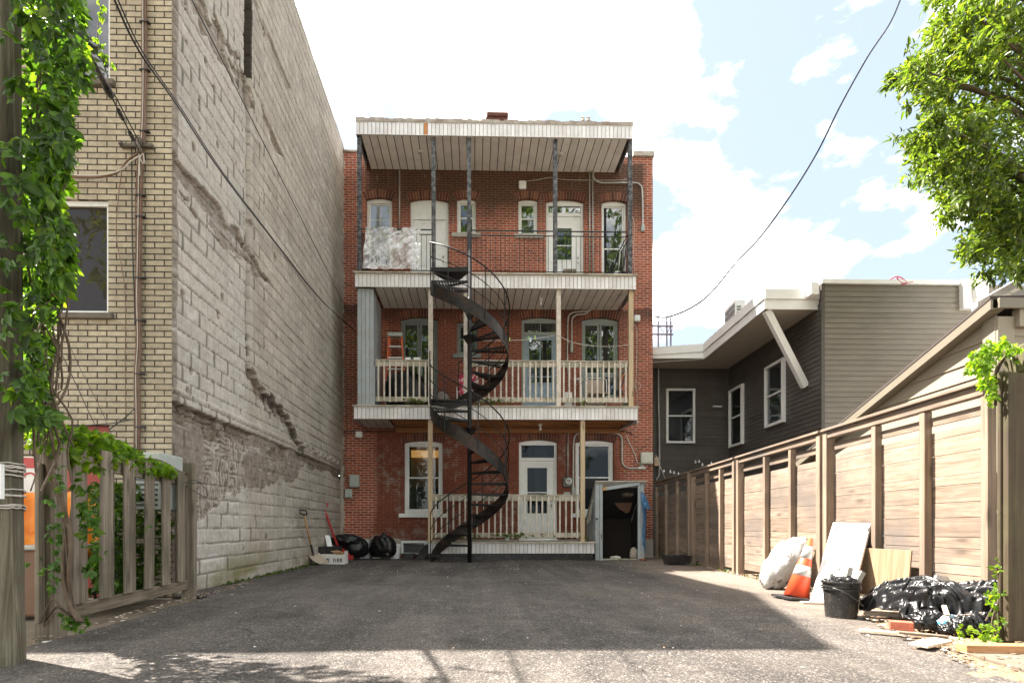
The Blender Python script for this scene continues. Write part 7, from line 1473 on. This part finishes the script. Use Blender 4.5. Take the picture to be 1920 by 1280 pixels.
# moss and weeds on the deck edges
cs, sz = [], []
for (u, v, su, n_, Y) in ((778, 753, 14, 40, 13.36), (925, 754, 34, 70, 13.36), (1092, 757, 8, 14, 13.34), (955, 1005, 45, 90, 13.36), (1100, 1008, 6, 12, 13.36), (880, 1006, 25, 25, 13.36)):
    for k in range(n_): cs.append(np.array(onY(u+RS.normal(0, su*.6), v+RS.uniform(-5, 4), Y+RS.uniform(-.03, .05)))); sz.append(RS.uniform(.03, .07))
C, D, N, Lg, Wd = creeper(cs, sz, (0, -.4, .8), .7); o = leaf_mesh('moss', C, D, N, Lg, Wd, leafmat('moss_green', (.085,.125,.02), .3, .3)); o['kind'] = 'stuff'; o['label'] = 'green moss and weeds growing along the deck edges'
cs = [np.array([XL+.06+abs(RS.normal(0, .05)), RS.choice([8.0, 9.1, 9.6, 10.4, 11.2, 12.4])+RS.normal(0, .25), .015]) for k in range(150)]+[np.array([float(np.interp(y_, EY, EX))+.02+RS.normal(0, .06), y_, .02]) for y_ in RS.choice([7.2, 8.4, 9.8, 11.2, 12.9, 13.6], 130)+RS.normal(0, .2, 130)]
C, D, N, Lg, Wd = creeper(cs, RS.uniform(.02, .06, len(cs)), (0, -.2, 1), .6); o = leaf_mesh('weeds', C, D, N, Lg, Wd, leafmat('weed_green', (.06,.10,.018), .3, .4)); o['kind'] = 'stuff'; o['label'] = 'small weeds sprouting along the wall and fence foot'
# ---- trees
def twig_cloud(tips, n_per, rad, leaf, rs, hang=.5):
    C, D, N, Lg, Wd = [], [], [], [], []
    for (p, r, dirv) in tips:
        p = np.array(p); nb = max(3, int(n_per/22))
        for b in range(nb):
            st = p+rs.normal(0, .33, 3)*r; d = np.array(dirv)*.8+rs.normal(0, .7, 3); d /= np.linalg.norm(d); ln = r*rs.uniform(.5, 1.0)
            for k in range(22):
                f = rs.rand(); q = st+d*ln*f+np.array([0,0,-hang*ln*f*f*.6])+rs.normal(0, .035, 3); dd = d*.5+rs.normal(0, .8, 3)+np.array([0,0,-.35]); C.append(q); D.append(dd); N.append(rs.normal(0, .6, 3)+np.array([0,-.2,1.0])); l = leaf*rs.uniform(.7, 1.25); Lg.append(l); Wd.append(l*rs.uniform(.28, .40))
    return C, D, N, Lg, Wd
T_ = thing('leafy_tree', 'large leafy tree hanging into the sky at the upper right corner', 'tree', (10.4, 8.8, 0)); rs = np.random.RandomState(9); tips = []
lob = [(1905, 40, 120, 9), (1850, 60, 85, 7), (1800, 40, 55, 4), (1790, 95, 55, 5), (1745, 140, 40, 4), (1705, 150, 26, 3), (1820, 150, 80, 7), (1900, 150, 110, 9), (1760, 215, 38, 4), (1722, 255, 24, 3), (1800, 240, 60, 6), (1880, 260, 100, 9), (1770, 305, 34, 4), (1738, 315, 18, 2), (1820, 330, 62, 6), (1900, 360, 90, 8), (1800, 350, 28, 3), (1845, 410, 50, 5), (1812, 408, 22, 2), (1905, 440, 60, 6), (1870, 475, 36, 4), (1835, 480, 18, 2), (1905, 500, 30, 3), (1980, 120, 130, 6), (1990, 330, 130, 6), (1960, -60, 140, 6), (1850, -40, 90, 5), (1780, -30, 50, 3), (1895, 525, 16, 2)]
lob = [(u-0, v-(28 if v > 380 else 0), r*.92, max(2, int(n_*.85))) for u, v, r, n_ in lob]
ctr = np.array([10.4, 8.8, 6.5])
for (u, v, r, n_) in lob:
    for k in range(int(n_*1.9)):
        Y = rs.uniform(7.6, 9.9); a_, q = rs.uniform(0, 6.28), math.sqrt(rs.rand())*r*.75; p = np.array(onY(u+math.cos(a_)*q, v+math.sin(a_)*q, Y)); dv_ = p-ctr; dv_ /= np.linalg.norm(dv_); tips.append((p, max(.28, r/1000*8.7*.75), dv_))
C, D, N, Lg, Wd = twig_cloud(tips, 150, 1, .125, rs); leaf_mesh('crown', C, D, N, Lg, Wd, m_tree, T_, droop=.2)
g = MB(); g.tube(spline([(10.4, 8.8, -.1), (10.35, 8.8, 2), (10.3, 8.8, 4.5), (10.2, 8.8, 7), (10, 8.8, 9.5)], 4), [.30-.011*i for i in range(17)], 12)
for i, (p, r, d) in enumerate(tips[::3]): z0 = min(9.0, max(4.0, p[2]-1.2)); b_ = Vector((10.25, 8.8, z0)); q = Vector(p); m_ = b_.lerp(q, .5)+Vector((0,0,.35)); g.tube(spline([b_, m_, q], 5), [.05*(1-k/11)+.006 for k in range(11)], 6)
g.build('trunk', m_bark, T_, smooth=True)
# a few trees on the lane behind the camera: they show only as reflections in the panes
def simple_tree(x, y, h, r, seed, label):
    rs = np.random.RandomState(seed); T_ = thing('lane_tree', label, 'tree', (x, y, 0), 'trees on the lane behind the camera'); tips = []
    for k in range(170): d = rs.normal(0, 1, 3); d /= np.linalg.norm(d); q = rs.rand()**.4; p = np.array([x, y, h])+d*q*np.array([r, r*.8, r*1.1]); tips.append((p, r*.32, d))
    C, D, N, Lg, Wd = twig_cloud(tips, 88, 1, .50, rs); leaf_mesh('crown', C, D, N, Lg, Wd, m_tree, T_); g = MB(); g.tube([(x, y, -.1), (x, y, h*.5), (x, y, h)], [.28, .2, .08], 10)
    for p, rr_, d in tips[::7]: g.tube([(x, y, h*.6), tuple(p)], [.07, .015], 6)
    g.build('trunk', m_bark, T_)
simple_tree(-8.5, -12, 15, 8.0, 1, 'left tall leafy tree on the lane behind the camera'); simple_tree(2.0, -13, 18, 9.0, 2, 'middle tall leafy tree on the lane behind the camera'); simple_tree(13.0, -12, 17, 8.5, 3, 'right tall leafy tree on the lane behind the camera')
